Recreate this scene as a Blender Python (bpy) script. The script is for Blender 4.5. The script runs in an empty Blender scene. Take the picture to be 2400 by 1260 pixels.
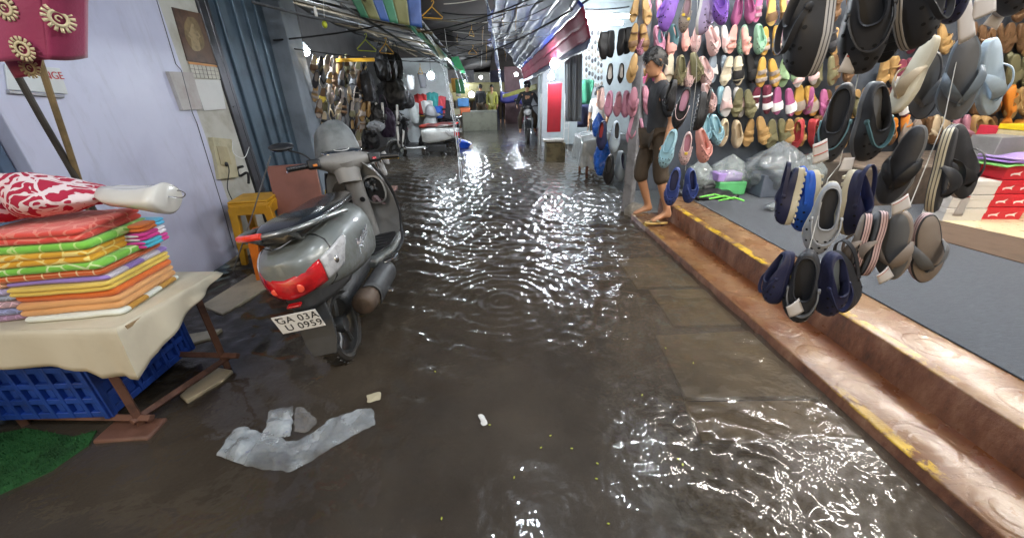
import bpy, bmesh, math, random
import numpy as np
from mathutils import Vector, Matrix, Euler, noise
R = math.radians
rnd = random.Random(7)
SC = bpy.context.scene
COL = SC.collection
# ---------------------------------------------------------------- camera
EYE, FPX = 1.5, 890.0
CAMROT = Matrix.Rotation(R(-3.0), 3, 'Z') @ Matrix.Rotation(R(90 - 25.6), 3, 'X') @ Matrix.Rotation(R(-1.3), 3, 'Z')
cd = bpy.data.cameras.new('camera'); cam = bpy.data.objects.new('camera', cd); COL.objects.link(cam)
cam.matrix_world = Matrix.Translation((0, 0, EYE)) @ CAMROT.to_4x4()
cd.sensor_width = 36.0; cd.lens = FPX / 2400 * 36.0; cd.clip_start = 0.02; cd.clip_end = 500
SC.camera = cam
# ---------------------------------------------------------------- world, sun, exposure (night, overcast)
w = bpy.data.worlds.new('World'); SC.world = w; w.use_nodes = True
nt = w.node_tree; bg = nt.nodes['Background']
sky = nt.nodes.new('ShaderNodeTexSky'); sky.sky_type = 'NISHITA'; sky.sun_disc = False
sky.sun_elevation = R(28); sky.sun_rotation = R(200); sky.air_density = 1.5; sky.dust_density = 3
nt.links.new(sky.outputs[0], bg.inputs[0]); bg.inputs[1].default_value = 0.05
sl = bpy.data.lights.new('sun', 'SUN'); sl.energy = 0.12; sl.angle = R(40); sl.color = (1, .95, .9)
so = bpy.data.objects.new('sun', sl); COL.objects.link(so); so.rotation_euler = (R(35), 0, R(-20))
SC.view_settings.view_transform = 'Standard'; SC.view_settings.look = 'None'
SC.view_settings.exposure = 0.75; SC.view_settings.gamma = 1.0
SC.cycles.use_denoising = True; SC.cycles.max_bounces = 6; SC.cycles.transparent_max_bounces = 12
SC.cycles.diffuse_bounces = 3; SC.cycles.glossy_bounces = 3; SC.cycles.sample_clamp_indirect = 25.0
SC.cycles.caustics_reflective = False; SC.cycles.caustics_refractive = False

def ray(px, py): return CAMROT @ Vector(((px - 1200) / FPX, -(py - 630) / FPX, -1))
def at(px, py, Y):
    d = ray(px, py); return Vector((0, 0, EYE)) + d * (Y / d.y)
def gz(px, py, z=0.0):
    d = ray(px, py); return Vector((0, 0, EYE)) + d * ((z - EYE) / d.z)
def V(*a): return Vector(a)
# ---------------------------------------------------------------- materials
def newmat(name):
    m = bpy.data.materials.new(name); m.use_nodes = True
    return m, m.node_tree, m.node_tree.nodes['Principled BSDF']
class N:
    """tiny node helper"""
    def __init__(s, nt): s.nt = nt
    def node(s, t, **k):
        n = s.nt.nodes.new(t)
        for a, b in k.items(): setattr(n, a, b)
        return n
    def put(s, sock, v):
        if hasattr(v, 'is_output'): s.nt.links.new(v, sock)
        elif v is not None:
            if hasattr(sock.default_value, '__len__') and not hasattr(v, '__len__'): v = (v,) * len(sock.default_value)
            if hasattr(sock.default_value, '__len__') and len(sock.default_value) == 4 and len(v) == 3: v = (*v, 1)
            sock.default_value = v
    def math(s, op, a, b=None, c=None, clamp=False):
        n = s.node('ShaderNodeMath', operation=op, use_clamp=clamp)
        for i, x in enumerate((a, b, c)):
            if x is not None: s.put(n.inputs[i], x)
        return n.outputs[0]
    def coord(s, which='Object'): return s.node('ShaderNodeTexCoord').outputs[which]
    def noise(s, vec, scale, detail=4, rough=.55, dist=0):
        n = s.node('ShaderNodeTexNoise'); s.put(n.inputs['Vector'], vec)
        n.inputs['Scale'].default_value = scale; n.inputs['Detail'].default_value = detail
        n.inputs['Roughness'].default_value = rough; n.inputs['Distortion'].default_value = dist
        return n.outputs[0]
    def ramp(s, f, stops):
        n = s.node('ShaderNodeValToRGB'); s.put(n.inputs[0], f); e = n.color_ramp.elements
        while len(e) < len(stops): e.new(.5)
        for q, (p, c) in zip(e, stops):
            q.position = p; q.color = (*c, 1) if hasattr(c, '__len__') else (c, c, c, 1)
        return n.outputs[0]
    def mix(s, f, a, b):
        n = s.node('ShaderNodeMix', data_type='RGBA'); s.put(n.inputs[0], f); s.put(n.inputs[6], a); s.put(n.inputs[7], b)
        return n.outputs[2]
    def bump(s, h, strength=.3, dist=.01, normal=None):
        n = s.node('ShaderNodeBump'); s.put(n.inputs['Height'], h)
        n.inputs['Strength'].default_value = strength; n.inputs['Distance'].default_value = dist
        if normal is not None: s.put(n.inputs['Normal'], normal)
        return n.outputs[0]
    def xyz(s, vec):
        n = s.node('ShaderNodeSeparateXYZ'); s.put(n.inputs[0], vec); return n.outputs
    def step(s, v, lo, hi):
        n = s.node('ShaderNodeMapRange'); s.put(n.inputs[0], v)
        n.inputs[1].default_value = lo; n.inputs[2].default_value = hi
        return n.outputs[0]
MC = {}
def M(name, col, rough=.5, metal=0, var=.25, scale=6, bump=.15, bscale=60, coat=0, sheen=0, alt=None, alpha=1, trans=0):
    """principled material: colour wanders towards a second tone with noise; fine grain in the bump"""
    if name in MC: return MC[name]
    m, nt, b = newmat(name); n = N(nt); c = n.coord()
    f = n.noise(c, scale, 5, .6)
    alt = alt or tuple(x * (1 - var) for x in col)
    hi = tuple(min(1, x * (1 + var * .3)) for x in col)
    n.put(b.inputs['Base Color'], n.ramp(f, [(.3, alt), (.52, col), (.75, hi)]))
    n.put(b.inputs['Roughness'], n.math('MULTIPLY_ADD', n.noise(c, scale * 2.3, 3), .25, max(0.02, rough - .12)))
    b.inputs['Metallic'].default_value = metal
    if bump: n.put(b.inputs['Normal'], n.bump(n.noise(c, bscale, 4), bump, .004))
    if coat: b.inputs['Coat Weight'].default_value = coat; b.inputs['Coat Roughness'].default_value = .06
    if sheen: b.inputs['Sheen Weight'].default_value = sheen
    if alpha < 1: b.inputs['Alpha'].default_value = alpha
    if trans: b.inputs['Transmission Weight'].default_value = trans
    MC[name] = m; return m
def EM(name, col, power):
    if name in MC: return MC[name]
    m, nt, b = newmat(name); b.inputs['Base Color'].default_value = (*col, 1)
    b.inputs['Emission Color'].default_value = (*col, 1); b.inputs['Emission Strength'].default_value = power
    MC[name] = m; return m
def hexc(r, g, b):
    """sRGB bytes to linear"""
    f = lambda u: (u / 255 / 12.92) if u / 255 < .04045 else ((u / 255 + .055) / 1.055) ** 2.4
    return (f(r), f(g), f(b))
# ---------------------------------------------------------------- mesh builder
class MB:
    def __init__(s): s.v = []; s.f = []; s.m = []; s.uv = None
    def add(s, vs, fs, m=0, X=None):
        o = len(s.v)
        for p in vs: s.v.append(X @ Vector(p) if X is not None else Vector(p))
        for q in fs: s.f.append(tuple(i + o for i in q)); s.m.append(m)
        return s
    def box(s, c, d, m=0, X=None, rot=None):
        x, y, z = d[0] / 2, d[1] / 2, d[2] / 2
        T = Matrix.Translation(c)
        if rot is not None: T = T @ Euler(rot).to_matrix().to_4x4()
        if X is not None: T = X @ T
        vs = [(a * x, b * y, e * z) for a in (-1, 1) for b in (-1, 1) for e in (-1, 1)]
        return s.add(vs, [(0, 1, 3, 2), (4, 6, 7, 5), (0, 4, 5, 1), (2, 3, 7, 6), (0, 2, 6, 4), (1, 5, 7, 3)], m, T)
    def loft(s, rings, closed=True, caps=True, m=0, X=None, cyc=False):
        n = len(rings[0]); fs = []; k = len(rings)
        for i in range(k if cyc else k - 1):
            i2 = (i + 1) % k
            for j in range(n if closed else n - 1):
                a, b = j, (j + 1) % n
                fs.append((i * n + a, i * n + b, i2 * n + b, i2 * n + a))
        if caps and closed and not cyc:
            fs.append(tuple(range(n))[::-1]); fs.append(tuple((k - 1) * n + j for j in range(n)))
        return s.add([p for r in rings for p in r], fs, m, X)
    def tube(s, path, r, n=8, m=0, X=None, caps=True, cyc=False, flat=1.0):
        P = [Vector(p) for p in path]; k = len(P); rings = []; up = None
        for i, p in enumerate(P):
            a = P[(i - 1) % k] if (cyc or i) else p; b = P[(i + 1) % k] if (cyc or i < k - 1) else p
            t = (b - a).normalized()
            if up is None:
                up = Vector((0, 0, 1)) if abs(t.z) < .9 else Vector((1, 0, 0))
            x = t.cross(up).normalized(); y = x.cross(t).normalized(); up = y
            rr = r[i] if hasattr(r, '__len__') else r
            rings.append([p + x * (rr * math.cos(q)) + y * (rr * flat * math.sin(q)) for q in [2 * math.pi * j / n for j in range(n)]])
        return s.loft(rings, True, caps, m, X, cyc)
    def sphere(s, c, r, nu=16, nv=10, m=0, X=None):
        r = r if hasattr(r, '__len__') else (r, r, r); rings = []
        for i in range(nv + 1):
            a = math.pi * (i / nv) ; a = min(max(a, .02), math.pi - .02)
            rings.append([(c[0] + r[0] * math.sin(a) * math.cos(2 * math.pi * j / nu), c[1] + r[1] * math.sin(a) * math.sin(2 * math.pi * j / nu), c[2] - r[2] * math.cos(a)) for j in range(nu)])
        return s.loft(rings, True, True, m, X)
    def lathe(s, prof, n=24, m=0, X=None, axis='z', caps=True):
        rings = []
        for (r, h) in prof:
            rg = []
            for j in range(n):
                a = 2 * math.pi * j / n; p = (r * math.cos(a), r * math.sin(a), h)
                if axis == 'x': p = (p[2], p[0], p[1])
                elif axis == 'y': p = (p[1], p[2], p[0])
                rg.append(p)
            rings.append(rg)
        return s.loft(rings, True, caps, m, X)
    def prism(s, poly, z0, z1, m=0, X=None):
        n = len(poly)
        vs = [(p[0], p[1], z0) for p in poly] + [(p[0], p[1], z1) for p in poly]
        fs = [tuple(range(n))[::-1], tuple(range(n, 2 * n))] + [(i, (i + 1) % n, n + (i + 1) % n, n + i) for i in range(n)]
        return s.add(vs, fs, m, X)
    def grid(s, fn, nu, nv, m=0, X=None, wrapu=False):
        vs = [fn(i / nu, j / nv) for j in range(nv + 1) for i in range(nu + 1)]
        fs = [(j * (nu + 1) + i, j * (nu + 1) + i + 1, (j + 1) * (nu + 1) + i + 1, (j + 1) * (nu + 1) + i) for j in range(nv) for i in range(nu)]
        return s.add(vs, fs, m, X)
    def mesh(s, name, mats, sharp=35, recalc=True):
        me = bpy.data.meshes.new(name)
        me.from_pydata([tuple(p) for p in s.v], [], s.f)
        for mm in mats: me.materials.append(mm)
        me.polygons.foreach_set('material_index', s.m)
        if recalc:
            b = bmesh.new(); b.from_mesh(me); bmesh.ops.recalc_face_normals(b, faces=b.faces); b.to_mesh(me); b.free()
        me.polygons.foreach_set('use_smooth', [True] * len(me.polygons))
        me.set_sharp_from_angle(angle=R(sharp)); me.update()
        return me
    def build(s, name, mats, parent=None, sharp=35, bevel=0, solid=0, sub=0, loc=None, mtx=None, off=-1, recalc=True):
        mats = mats if isinstance(mats, (list, tuple)) else [mats]
        o = bpy.data.objects.new(name, s.mesh(name, mats, sharp, recalc)); COL.objects.link(o)
        if parent: o.parent = parent
        if mtx is not None: o.matrix_local = mtx
        if loc is not None: o.location = loc
        if solid:
            d = o.modifiers.new('solid', 'SOLIDIFY'); d.thickness = solid; d.offset = off
        if bevel:
            d = o.modifiers.new('bevel', 'BEVEL'); d.width = bevel; d.segments = 2; d.limit_method = 'ANGLE'; d.angle_limit = R(40); d.harden_normals = False
        if sub:
            d = o.modifiers.new('sub', 'SUBSURF'); d.levels = sub; d.render_levels = sub
        return o
def tag(o, label, cat, group=None, kind=None):
    if label: o['label'] = label
    if cat: o['category'] = cat
    if group: o['group'] = group
    if kind: o['kind'] = kind
    return o
def struct(o, label=None):
    o['kind'] = 'structure'
    if label: o['label'] = label
    return o
def thing(name, label, cat, loc=(0, 0, 0), rot=(0, 0, 0), group=None, mtx=None, scale=None):
    o = bpy.data.objects.new(name, None); COL.objects.link(o); o.empty_display_size = .1
    if mtx is not None: o.matrix_world = mtx
    else: o.location = loc; o.rotation_euler = rot
    if scale: o.scale = (scale,) * 3
    return tag(o, label, cat, group)
FONT = None
def text_mesh(name, txt, size, mat, parent=None, mtx=None, depth=.001, spacing=1.0, shear=0):
    cu = bpy.data.curves.new(name, 'FONT'); cu.body = txt; cu.size = size; cu.extrude = depth; cu.align_x = 'CENTER'; cu.align_y = 'CENTER'
    cu.space_character = spacing; cu.shear = shear
    to = bpy.data.objects.new(name + '_tmp', cu); COL.objects.link(to)
    dg = bpy.context.evaluated_depsgraph_get(); me = bpy.data.meshes.new_from_object(to.evaluated_get(dg))
    bpy.data.objects.remove(to); bpy.data.curves.remove(cu)
    me.materials.clear(); me.materials.append(mat)
    o = bpy.data.objects.new(name, me); COL.objects.link(o)
    if parent: o.parent = parent
    if mtx is not None: o.matrix_local = mtx
    return o
def frame(o, x, y, z=None):
    """matrix with origin o, x axis along x, y axis near y"""
    x = Vector(x).normalized(); z = x.cross(Vector(y)).normalized(); y = z.cross(x)
    return Matrix(((x.x, y.x, z.x, o[0]), (x.y, y.y, z.y, o[1]), (x.z, y.z, z.z, o[2]), (0, 0, 0, 1)))
def spline(pts, n=8):
    """Catmull-Rom through points"""
    P = [Vector(p) for p in pts]; out = []
    for i in range(len(P) - 1):
        a = P[max(i - 1, 0)]; b = P[i]; c = P[i + 1]; d = P[min(i + 2, len(P) - 1)]
        for k in range(n):
            t = k / n
            out.append(.5 * ((2 * b) + (c - a) * t + (2 * a - 5 * b + 4 * c - d) * t * t + (3 * b - a - 3 * c + d) * t ** 3))
    out.append(P[-1]); return out
def lerp(a, b, t): return a + (b - a) * t
def interp(t, xs, ys):
    return float(np.interp(t, xs, ys))
# ================================================================ SETTING
nrg = np.random.RandomState(3)
def sheet_height(x, y):
    """ground under the flood: the lane is low, the pavement on the left rises out of the water"""
    z = -.055 + .008 * noise.noise((x * 1.3, y * 1.3, 0)) + .003 * noise.noise((x * 6, y * 6, 2))
    d = (-1.62 - x) * .8 + (y - 2.45) * .6 if y < 2.7 else (-1.62 - x) * .8 + .15
    d += .10 * noise.noise((x * 2.2, y * 2.2, 5))
    t = min(max((d + .10) / .22, 0), 1); t = t * t * (3 - 2 * t)
    return z + .068 * t
def axis(a, b, fine0, fine1, hf, hc):
    out = [a]
    while out[-1] < b:
        q = out[-1]; out.append(q + (hf if fine0 <= q < fine1 else hc))
    return out
gx = axis(-60, 60, -3.2, 2.2, .06, 4); gy = axis(-30, 120, .3, 5, .06, 3)
mb = MB(); nx = len(gx)
mb.add([(x, y, sheet_height(x, y) if abs(x) < 5 and y < 12 else -.055) for y in gy for x in gx],
       [(j * nx + i, j * nx + i + 1, (j + 1) * nx + i + 1, (j + 1) * nx + i) for j in range(len(gy) - 1) for i in range(nx - 1)])
m, nt, b = newmat('wet lane ground'); n = N(nt); c = n.coord()
f1 = n.noise(c, 1.6, 6, .62); f2 = n.noise(c, 38, 4, .7)
base = n.ramp(f1, [(.3, (.018, .013, .011)), (.5, (.040, .029, .022)), (.72, (.062, .046, .033))])
grit = n.ramp(f2, [(.56, 0.0), (.68, 1.0)])
n.put(b.inputs['Base Color'], n.mix(n.math('MULTIPLY', grit, .35), base, (.10, .082, .066)))
n.put(b.inputs['Roughness'], n.math('MULTIPLY_ADD', f1, .5, .12))
n.put(b.inputs['Normal'], n.bump(n.math('ADD', n.noise(c, 24, 6, .7), n.math('MULTIPLY', f2, .5)), .5, .012))
struct(mb.build('ground', m, recalc=False))
# ---------------------------------------------------------------- flood water: real ripples in the mesh, fine chop in the bump
def waves(X, Y):
    Z = np.zeros_like(X)
    for k in range(46):
        lam = nrg.uniform(.06, .30); a = nrg.uniform(0, 2 * np.pi); ph = nrg.uniform(0, 2 * np.pi)
        amp = lam * .0095 * nrg.uniform(.5, 1.3)
        mask = .5 + .5 * np.sin(X * nrg.uniform(.6, 2.5) + Y * nrg.uniform(.4, 1.6) + nrg.uniform(0, 6))
        Z += amp * mask * np.sin(2 * np.pi * (X * np.cos(a) + Y * np.sin(a)) / lam + ph)
    for (cx, cy, lam, amp, reach) in [(-.05, 4.25, .105, .0030, 1.0), (.05, 2.55, .085, .0026, .8), (.55, 5.4, .12, .003, 1.2), (-.1, 1.45, .06, .0014, .35),
                                      (1.1, 1.0, .075, .0016, .5), (.75, 3.3, .07, .0016, .5), (1.45, .62, .05, .0016, .35), (.3, 7.2, .16, .003, 1.5), (-.35, 3.5, .08, .0018, .5)]:
        d = np.hypot(X - cx, Y - cy); amp *= 1.5
        Z += amp * np.sin(2 * np.pi * d / lam) * np.exp(-(d / reach) ** 2) * np.clip(d / .06, 0, 1)
    calm = np.zeros_like(X)
    for k in range(7):
        calm += np.sin(X * nrg.uniform(1.2, 4.5) + Y * nrg.uniform(-3.5, 3.5) + nrg.uniform(0, 6))
    near = np.clip((2.0 - Y) / .5, 0, 1)
    return Z * (1 - near * (.80 - .75 * np.clip((calm + .2) / 2.6, 0, 1)))
wx = np.arange(-2.9, 2.05, .022); wy = np.concatenate([np.arange(.25, 4.6, .022), np.arange(4.6, 10, .04), np.arange(10, 60, .25)])
GX, GY = np.meshgrid(wx, wy); GZ = waves(GX, GY) * np.where(GY > 9.9, .35, 1.0)
mb = MB(); nx = len(wx)
me = bpy.data.meshes.new('water')
idx = np.arange(GX.size).reshape(GX.shape)
quads = np.stack([idx[:-1, :-1], idx[:-1, 1:], idx[1:, 1:], idx[1:, :-1]], -1).reshape(-1, 4)
me.from_pydata(np.stack([GX.ravel(), GY.ravel(), GZ.ravel()], 1).tolist(), [], quads.tolist())
me.polygons.foreach_set('use_smooth', [True] * len(me.polygons))
wat = bpy.data.materials.new('flood water'); wat.use_nodes = True; nt = wat.node_tree; n = N(nt); nt.nodes.remove(nt.nodes['Principled BSDF'])
out = nt.nodes['Material Output']; c = n.coord()
chop = n.math('ADD', n.noise(c, 17, 1, .5), n.math('MULTIPLY', n.noise(c, 44, 1, .5), .30))
nor = n.bump(n.math('MULTIPLY', chop, n.ramp(n.noise(c, 2.2, 2), [(.38, .15), (.62, 1.)])), .5, .012)
fr = n.node('ShaderNodeFresnel'); fr.inputs[0].default_value = 1.36; n.put(fr.inputs['Normal'], nor)
gl = n.node('ShaderNodeBsdfGlossy'); gl.inputs['Roughness'].default_value = .012; n.put(gl.inputs['Normal'], nor); gl.inputs[0].default_value = (.95, .97, 1, 1)
tr = n.node('ShaderNodeBsdfTransparent'); tr.inputs[0].default_value = (.80, .72, .58, 1)
df = n.node('ShaderNodeBsdfDiffuse'); n.put(df.inputs[0], n.ramp(n.noise(c, 1.1, 4), [(.3, (.055, .043, .032)), (.7, (.115, .092, .068))]))
silt = n.node('ShaderNodeMixShader'); n.put(silt.inputs[0], n.math('MULTIPLY_ADD', n.noise(c, 1.4, 4), .7, .20)); nt.links.new(tr.outputs[0], silt.inputs[1]); nt.links.new(df.outputs[0], silt.inputs[2])
mx = n.node('ShaderNodeMixShader'); n.put(mx.inputs[0], n.math('MULTIPLY', fr.outputs[0], 1.15, clamp=True)); nt.links.new(silt.outputs[0], mx.inputs[1]); nt.links.new(gl.outputs[0], mx.inputs[2])
g2 = n.node('ShaderNodeBsdfGlossy'); g2.inputs['Roughness'].default_value = .24; g2.inputs[0].default_value = (.95, .97, 1, 1); n.put(g2.inputs['Normal'], nor)
gm = n.node('ShaderNodeMixShader'); gm.inputs[0].default_value = .32; nt.links.new(gl.outputs[0], gm.inputs[1]); nt.links.new(g2.outputs[0], gm.inputs[2]); nt.links.new(gm.outputs[0], mx.inputs[2])
nt.links.new(mx.outputs[0], out.inputs[0]); me.materials.append(wat)
wo = bpy.data.objects.new('water', me); COL.objects.link(wo); struct(wo)
# ---------------------------------------------------------------- paving slabs
slabm = M('drowned slab', (.27, .22, .125), .5, scale=5, var=.35, bump=.3, bscale=45)
creamm = M('cream paving', (.44, .37, .25), .35, scale=7, var=.35, bump=.25, bscale=50)
def slab(px, z, th, mat, name='paving_slab'):
    P = [gz(x, y, z) for x, y in px]
    struct(MB().prism([(p.x, p.y) for p in P], z - th, z).build(name, mat, bevel=.006))
for px in ([(1446, 606), (1560, 600), (1700, 668), (1492, 672)], [(1520, 678), (1690, 676), (1800, 757), (1580, 763)],
           [(1537, 785), (1770, 773), (1930, 926), (1607, 931)], [(1604, 940), (1900, 936), (2060, 1022), (1645, 1032)]):
    slab(px, -.036, .03, slabm)
for px in ([(470, 715), (592, 640), (640, 664), (520, 735)], [(440, 782), (520, 768), (490, 792), (440, 806)], [(420, 925), (500, 858), (545, 866), (520, 890), (436, 938)]):
    slab(px, .018, .03, creamm)
# ---------------------------------------------------------------- two tiled steps along the right-hand shops
def stepmat(name, tan, rust, xedge, xc, period, yw, rustx, ztop, paint):
    m, nt, b = newmat(name); n = N(nt); c = n.coord(); s = n.xyz(c)
    fy = n.math('SUBTRACT', n.math('FRACT', n.math('DIVIDE', s[1], period)), .5)
    dy = n.math('MULTIPLY', fy, period); dx = n.math('SUBTRACT', s[0], xc)
    r = n.math('SQRT', n.math('ADD', n.math('MULTIPLY', dx, dx), n.math('MULTIPLY', dy, dy)))
    wob = n.math('MULTIPLY_ADD', n.noise(c, 16, 3), .004, r)
    ring = n.math('MULTIPLY', n.math('ADD', n.math('MULTIPLY', n.step(wob, .112, .098), .8), n.math('MULTIPLY', n.step(wob, .060, .050), .5)), n.ramp(n.noise(c, 4, 4), [(.35, .1), (.6, .8)]))
    rgro = n.math('MAXIMUM', n.math('LESS_THAN', n.math('ABSOLUTE', n.math('SUBTRACT', wob, .112)), .0045), n.math('MULTIPLY', n.math('LESS_THAN', n.math('ABSOLUTE', n.math('SUBTRACT', wob, .062)), .003), .6))
    gro = n.math('GREATER_THAN', n.math('ABSOLUTE', fy), .470)
    gr2 = n.math('MULTIPLY', n.math('LESS_THAN', n.math('ABSOLUTE', n.math('SUBTRACT', n.math('ABSOLUTE', fy), .40)), .012), n.math('GREATER_THAN', r, .1))
    gr3 = n.math('LESS_THAN', n.math('ABSOLUTE', n.math('SUBTRACT', n.math('ABSOLUTE', dx), .118)), .0035)
    groove = n.math('MULTIPLY', n.math('MAXIMUM', n.math('MAXIMUM', n.math('MAXIMUM', gro, gr3), gr2), rgro), n.ramp(n.noise(c, 7, 5, .7), [(.45, .02), (.68, .5)]))
    f = n.noise(c, 5.5, 6, .65); f2 = n.noise(c, 19, 4, .6)
    dirt = n.math('ADD', n.math('MULTIPLY_ADD', f, 2.6, -.92), n.math('MULTIPLY', n.step(s[0], rustx - .05, rustx + .05), .75), clamp=True)
    colr = n.mix(n.math('MULTIPLY', f2, .6), tan, tuple(x * .55 for x in tan))
    colr = n.mix(dirt, colr, n.mix(f2, rust, tuple(x * .55 for x in rust)))
    colr = n.mix(n.math('MULTIPLY', groove, .55), colr, tuple(x * .35 for x in rust))
    worn = n.ramp(n.noise(c, 9, 6, .75), [(.47, 0.), (.53, 1.)])
    patch = n.ramp(n.noise(c, 1.35, 2), [(paint - .06, 0.), (paint + .06, 1.)])
    band = n.math('MULTIPLY', n.math('LESS_THAN', s[0], xedge + yw), n.math('GREATER_THAN', s[0], xedge - .012))
    band = n.math('MULTIPLY', band, n.math('GREATER_THAN', s[2], ztop))
    colr = n.mix(n.math('MULTIPLY', n.math('MULTIPLY', band, worn), patch), colr, (.62, .40, .03))
    n.put(b.inputs['Base Color'], colr)
    n.put(b.inputs['Roughness'], n.math('MULTIPLY_ADD', n.noise(c, 7, 4), .55, .02))
    h = n.math('SUBTRACT', n.math('MULTIPLY_ADD', ring, .6, n.math('MULTIPLY', n.noise(c, 60, 4), .25)), groove)
    n.put(b.inputs['Normal'], n.bump(h, .45, .008))
    b.inputs['Coat Weight'].default_value = .35; b.inputs['Coat Roughness'].default_value = .2; n.put(b.inputs['Coat Normal'], n.bump(h, .5, .008))
    return m
lowm = stepmat('low step tile', (.25, .135, .060), (.155, .047, .012), 1.72, 1.845, .30, .055, 1.965, .045, .60)
higm = stepmat('high step tile', (.30, .18, .092), (.18, .062, .018), 2.05, 2.24, .42, .06, 2.62, .238, .385)
m, nt, b = newmat('stained riser'); riserm = m; n = N(nt); c = n.coord(); mp = n.node('ShaderNodeMapping'); mp.inputs['Scale'].default_value = (1, 1, .35); n.put(mp.inputs[0], c)
n.put(b.inputs['Base Color'], n.ramp(n.noise(mp.outputs[0], 9, 6, .7), [(.3, (.05, .02, .012)), (.48, (.15, .058, .03)), (.62, (.22, .105, .06)), (.75, (.30, .19, .12))])); n.put(b.inputs['Roughness'], n.noise(c, 12, 3)); n.put(b.inputs['Normal'], n.bump(n.noise(c, 35, 5, .7), .6, .01)); b.inputs['Coat Weight'].default_value = .4
def kerb(x0, x1, z0, z1, mat, name, y0=-1.5, y1=4.42, wob=.006):
    mb = MB(); ys = [y0 + (y1 - y0) * i / 120 for i in range(121)]
    rings = []
    for y in ys:
        w = wob * noise.noise((y * 2.1, x0, 0)); k = .008 + .006 * abs(noise.noise((y * 7, x0, 3)))
        rings.append([(x0 + w, y, z0), (x0 + w, y, z1 - k), (x0 + w + k, y, z1), (x1, y, z1), (x1, y, z0)])
    mb.loft(rings, True, True); mb.m = [1 if (q < 600 and q % 5 == 0) else 0 for q in range(len(mb.f))]; struct(mb.build(name, [mat, riserm], sharp=50))
kerb(1.72, 2.06, -.12, .062, lowm, 'lower_step'); kerb(2.05, 2.44, -.1, .25, higm, 'upper_step')
# shop floor and its coverings
floorm = M('shop floor cement', (.32, .27, .22), .6)
struct(MB().box((5.7, 1.4, .115), (6.54, 6.9, .26)).build('shop_floor', floorm))
m, nt, b = newmat('blue grey carpet'); n = N(nt); c = n.coord()
mp = n.node('ShaderNodeMapping'); mp.inputs['Scale'].default_value = (1, 9, 1); n.put(mp.inputs[0], c)
n.put(b.inputs['Base Color'], n.ramp(n.noise(mp.outputs[0], 16, 6, .7), [(.3, (.022, .029, .041)), (.5, (.042, .053, .070)), (.72, (.07, .085, .108))]))
b.inputs['Roughness'].default_value = .92; n.put(b.inputs['Normal'], n.bump(n.noise(c, 260, 3), .6, .004)); b.inputs['Sheen Weight'].default_value = .2
cq = MB(); cq.box((3.55, 1.52, .256), (2.36, 6.4, .008))
o = cq.build('floor_carpet', m, bevel=.003); tag(o, 'blue grey carpet laid over the shop floor behind the upper step', 'carpet')
bm_ = M('brown mat', (.10, .066, .045), .95, bump=.5, bscale=200)
pb = [gz(2186, 559, .262), gz(2480, 640, .262), gz(2480, 578, .262), gz(2193, 516, .262)]
o = MB().prism([(p.x, p.y) for p in pb], .261, .268).build('floor_mat', bm_); tag(o, 'dark brown mat between the blue carpet and the cream flooring', 'mat')
pc = [gz(2193, 514, .262), gz(2480, 576, .262), gz(2600, 500, .262), gz(2230, 455, .262)]
o = MB().prism([(p.x, p.y) for p in pc], .261, .266).build('vinyl_sheet', M('cream vinyl', (.72, .62, .40), .3, var=.12)); tag(o, 'cream yellow vinyl sheet on the floor under the red shoe boxes', 'floor sheet')
# ---------------------------------------------------------------- right shop: display wall, ceiling, far side wall, back wall
dispm = M('display wall cloth', (.050, .062, .082), .75, var=.35, scale=2, bump=.2)
o = MB().box((5.2, 4.83, 1.75), (6.9, .10, 3.0)).build('display_wall', dispm); tag(o, 'dark blue grey wall of the shoe shop hung all over with sandals', 'wall')
o = MB().box((8.6, 1.6, 1.75), (.1, 6.6, 3.0)).build('shop_side_wall', M('shop side paint', (.35, .33, .31), .7)); tag(o, 'far side wall of the shoe shop beyond the boxes', 'wall')
o = MB().box((5.3, 1.7, 3.27), (6.8, 6.6, .06)).build('shop_ceiling', M('shop ceiling board', (.55, .55, .55), .8)); tag(o, 'pale ceiling over the shoe shop', 'ceiling')
# ---------------------------------------------------------------- left side: white panel wall, column, shutter bay
whitem = M('white wall paint', (.55, .56, .70), .38, var=.09, scale=1.5, bump=.12, bscale=9, alt=(.47, .48, .62))
n = N(whitem.node_tree); b = whitem.node_tree.nodes['Principled BSDF']; c = n.coord(); mp = n.node('ShaderNodeMapping'); mp.inputs['Scale'].default_value = (1, 2.2, .5); n.put(mp.inputs[0], c)
st = n.math('MULTIPLY', n.ramp(n.noise(mp.outputs[0], 3.2, 8, .72, .6), [(.52, 0.), (.74, 1.)]), .42); s_ = n.xyz(c); low = n.math('MULTIPLY', n.step(s_[2], .55, .0), n.noise(c, 6, 5, .7))
n.put(b.inputs['Base Color'], n.mix(n.math('MAXIMUM', st, n.math('MULTIPLY', low, .7)), b.inputs['Base Color'].links[0].from_socket, (.30, .29, .34)))
XW = -2.5
o = MB().box((XW - .06, 2.99, 1.72), (.12, 1.44, 3.3)).build('white_wall', whitem, bevel=.004); tag(o, 'smooth lavender white wall panel behind the towel stall', 'wall')
bl = M('blue shutter paint', (.105, .155, .235), .45, var=.4, scale=3, bump=.2)
mb = MB()
mb.box((XW - .14, 1.55, 1.72), (.08, 1.43, 3.3))
for k in range(9): mb.box((XW - .085, .95 + k * .16, 1.72), (.03, .06, 3.3))
o = mb.build('blue_shutter', bl, bevel=.006); tag(o, 'dull blue metal shutter at the edge of the white wall', 'shutter')
colm = M('stained cream column', (.50, .49, .44), .7, var=.4, scale=4, bump=.3, alt=(.36, .33, .26))
o = MB().box((XW - .11, 3.945, 1.6), (.2, .47, 3.3)).build('wall_column', colm, bevel=.004); tag(o, 'stained cream wall column carrying the calendar and the switch boards', 'column')
steelm = M('dark door steel', (.085, .085, .095), .32, metal=.7, var=.5, scale=5)
mb = MB()
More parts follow.
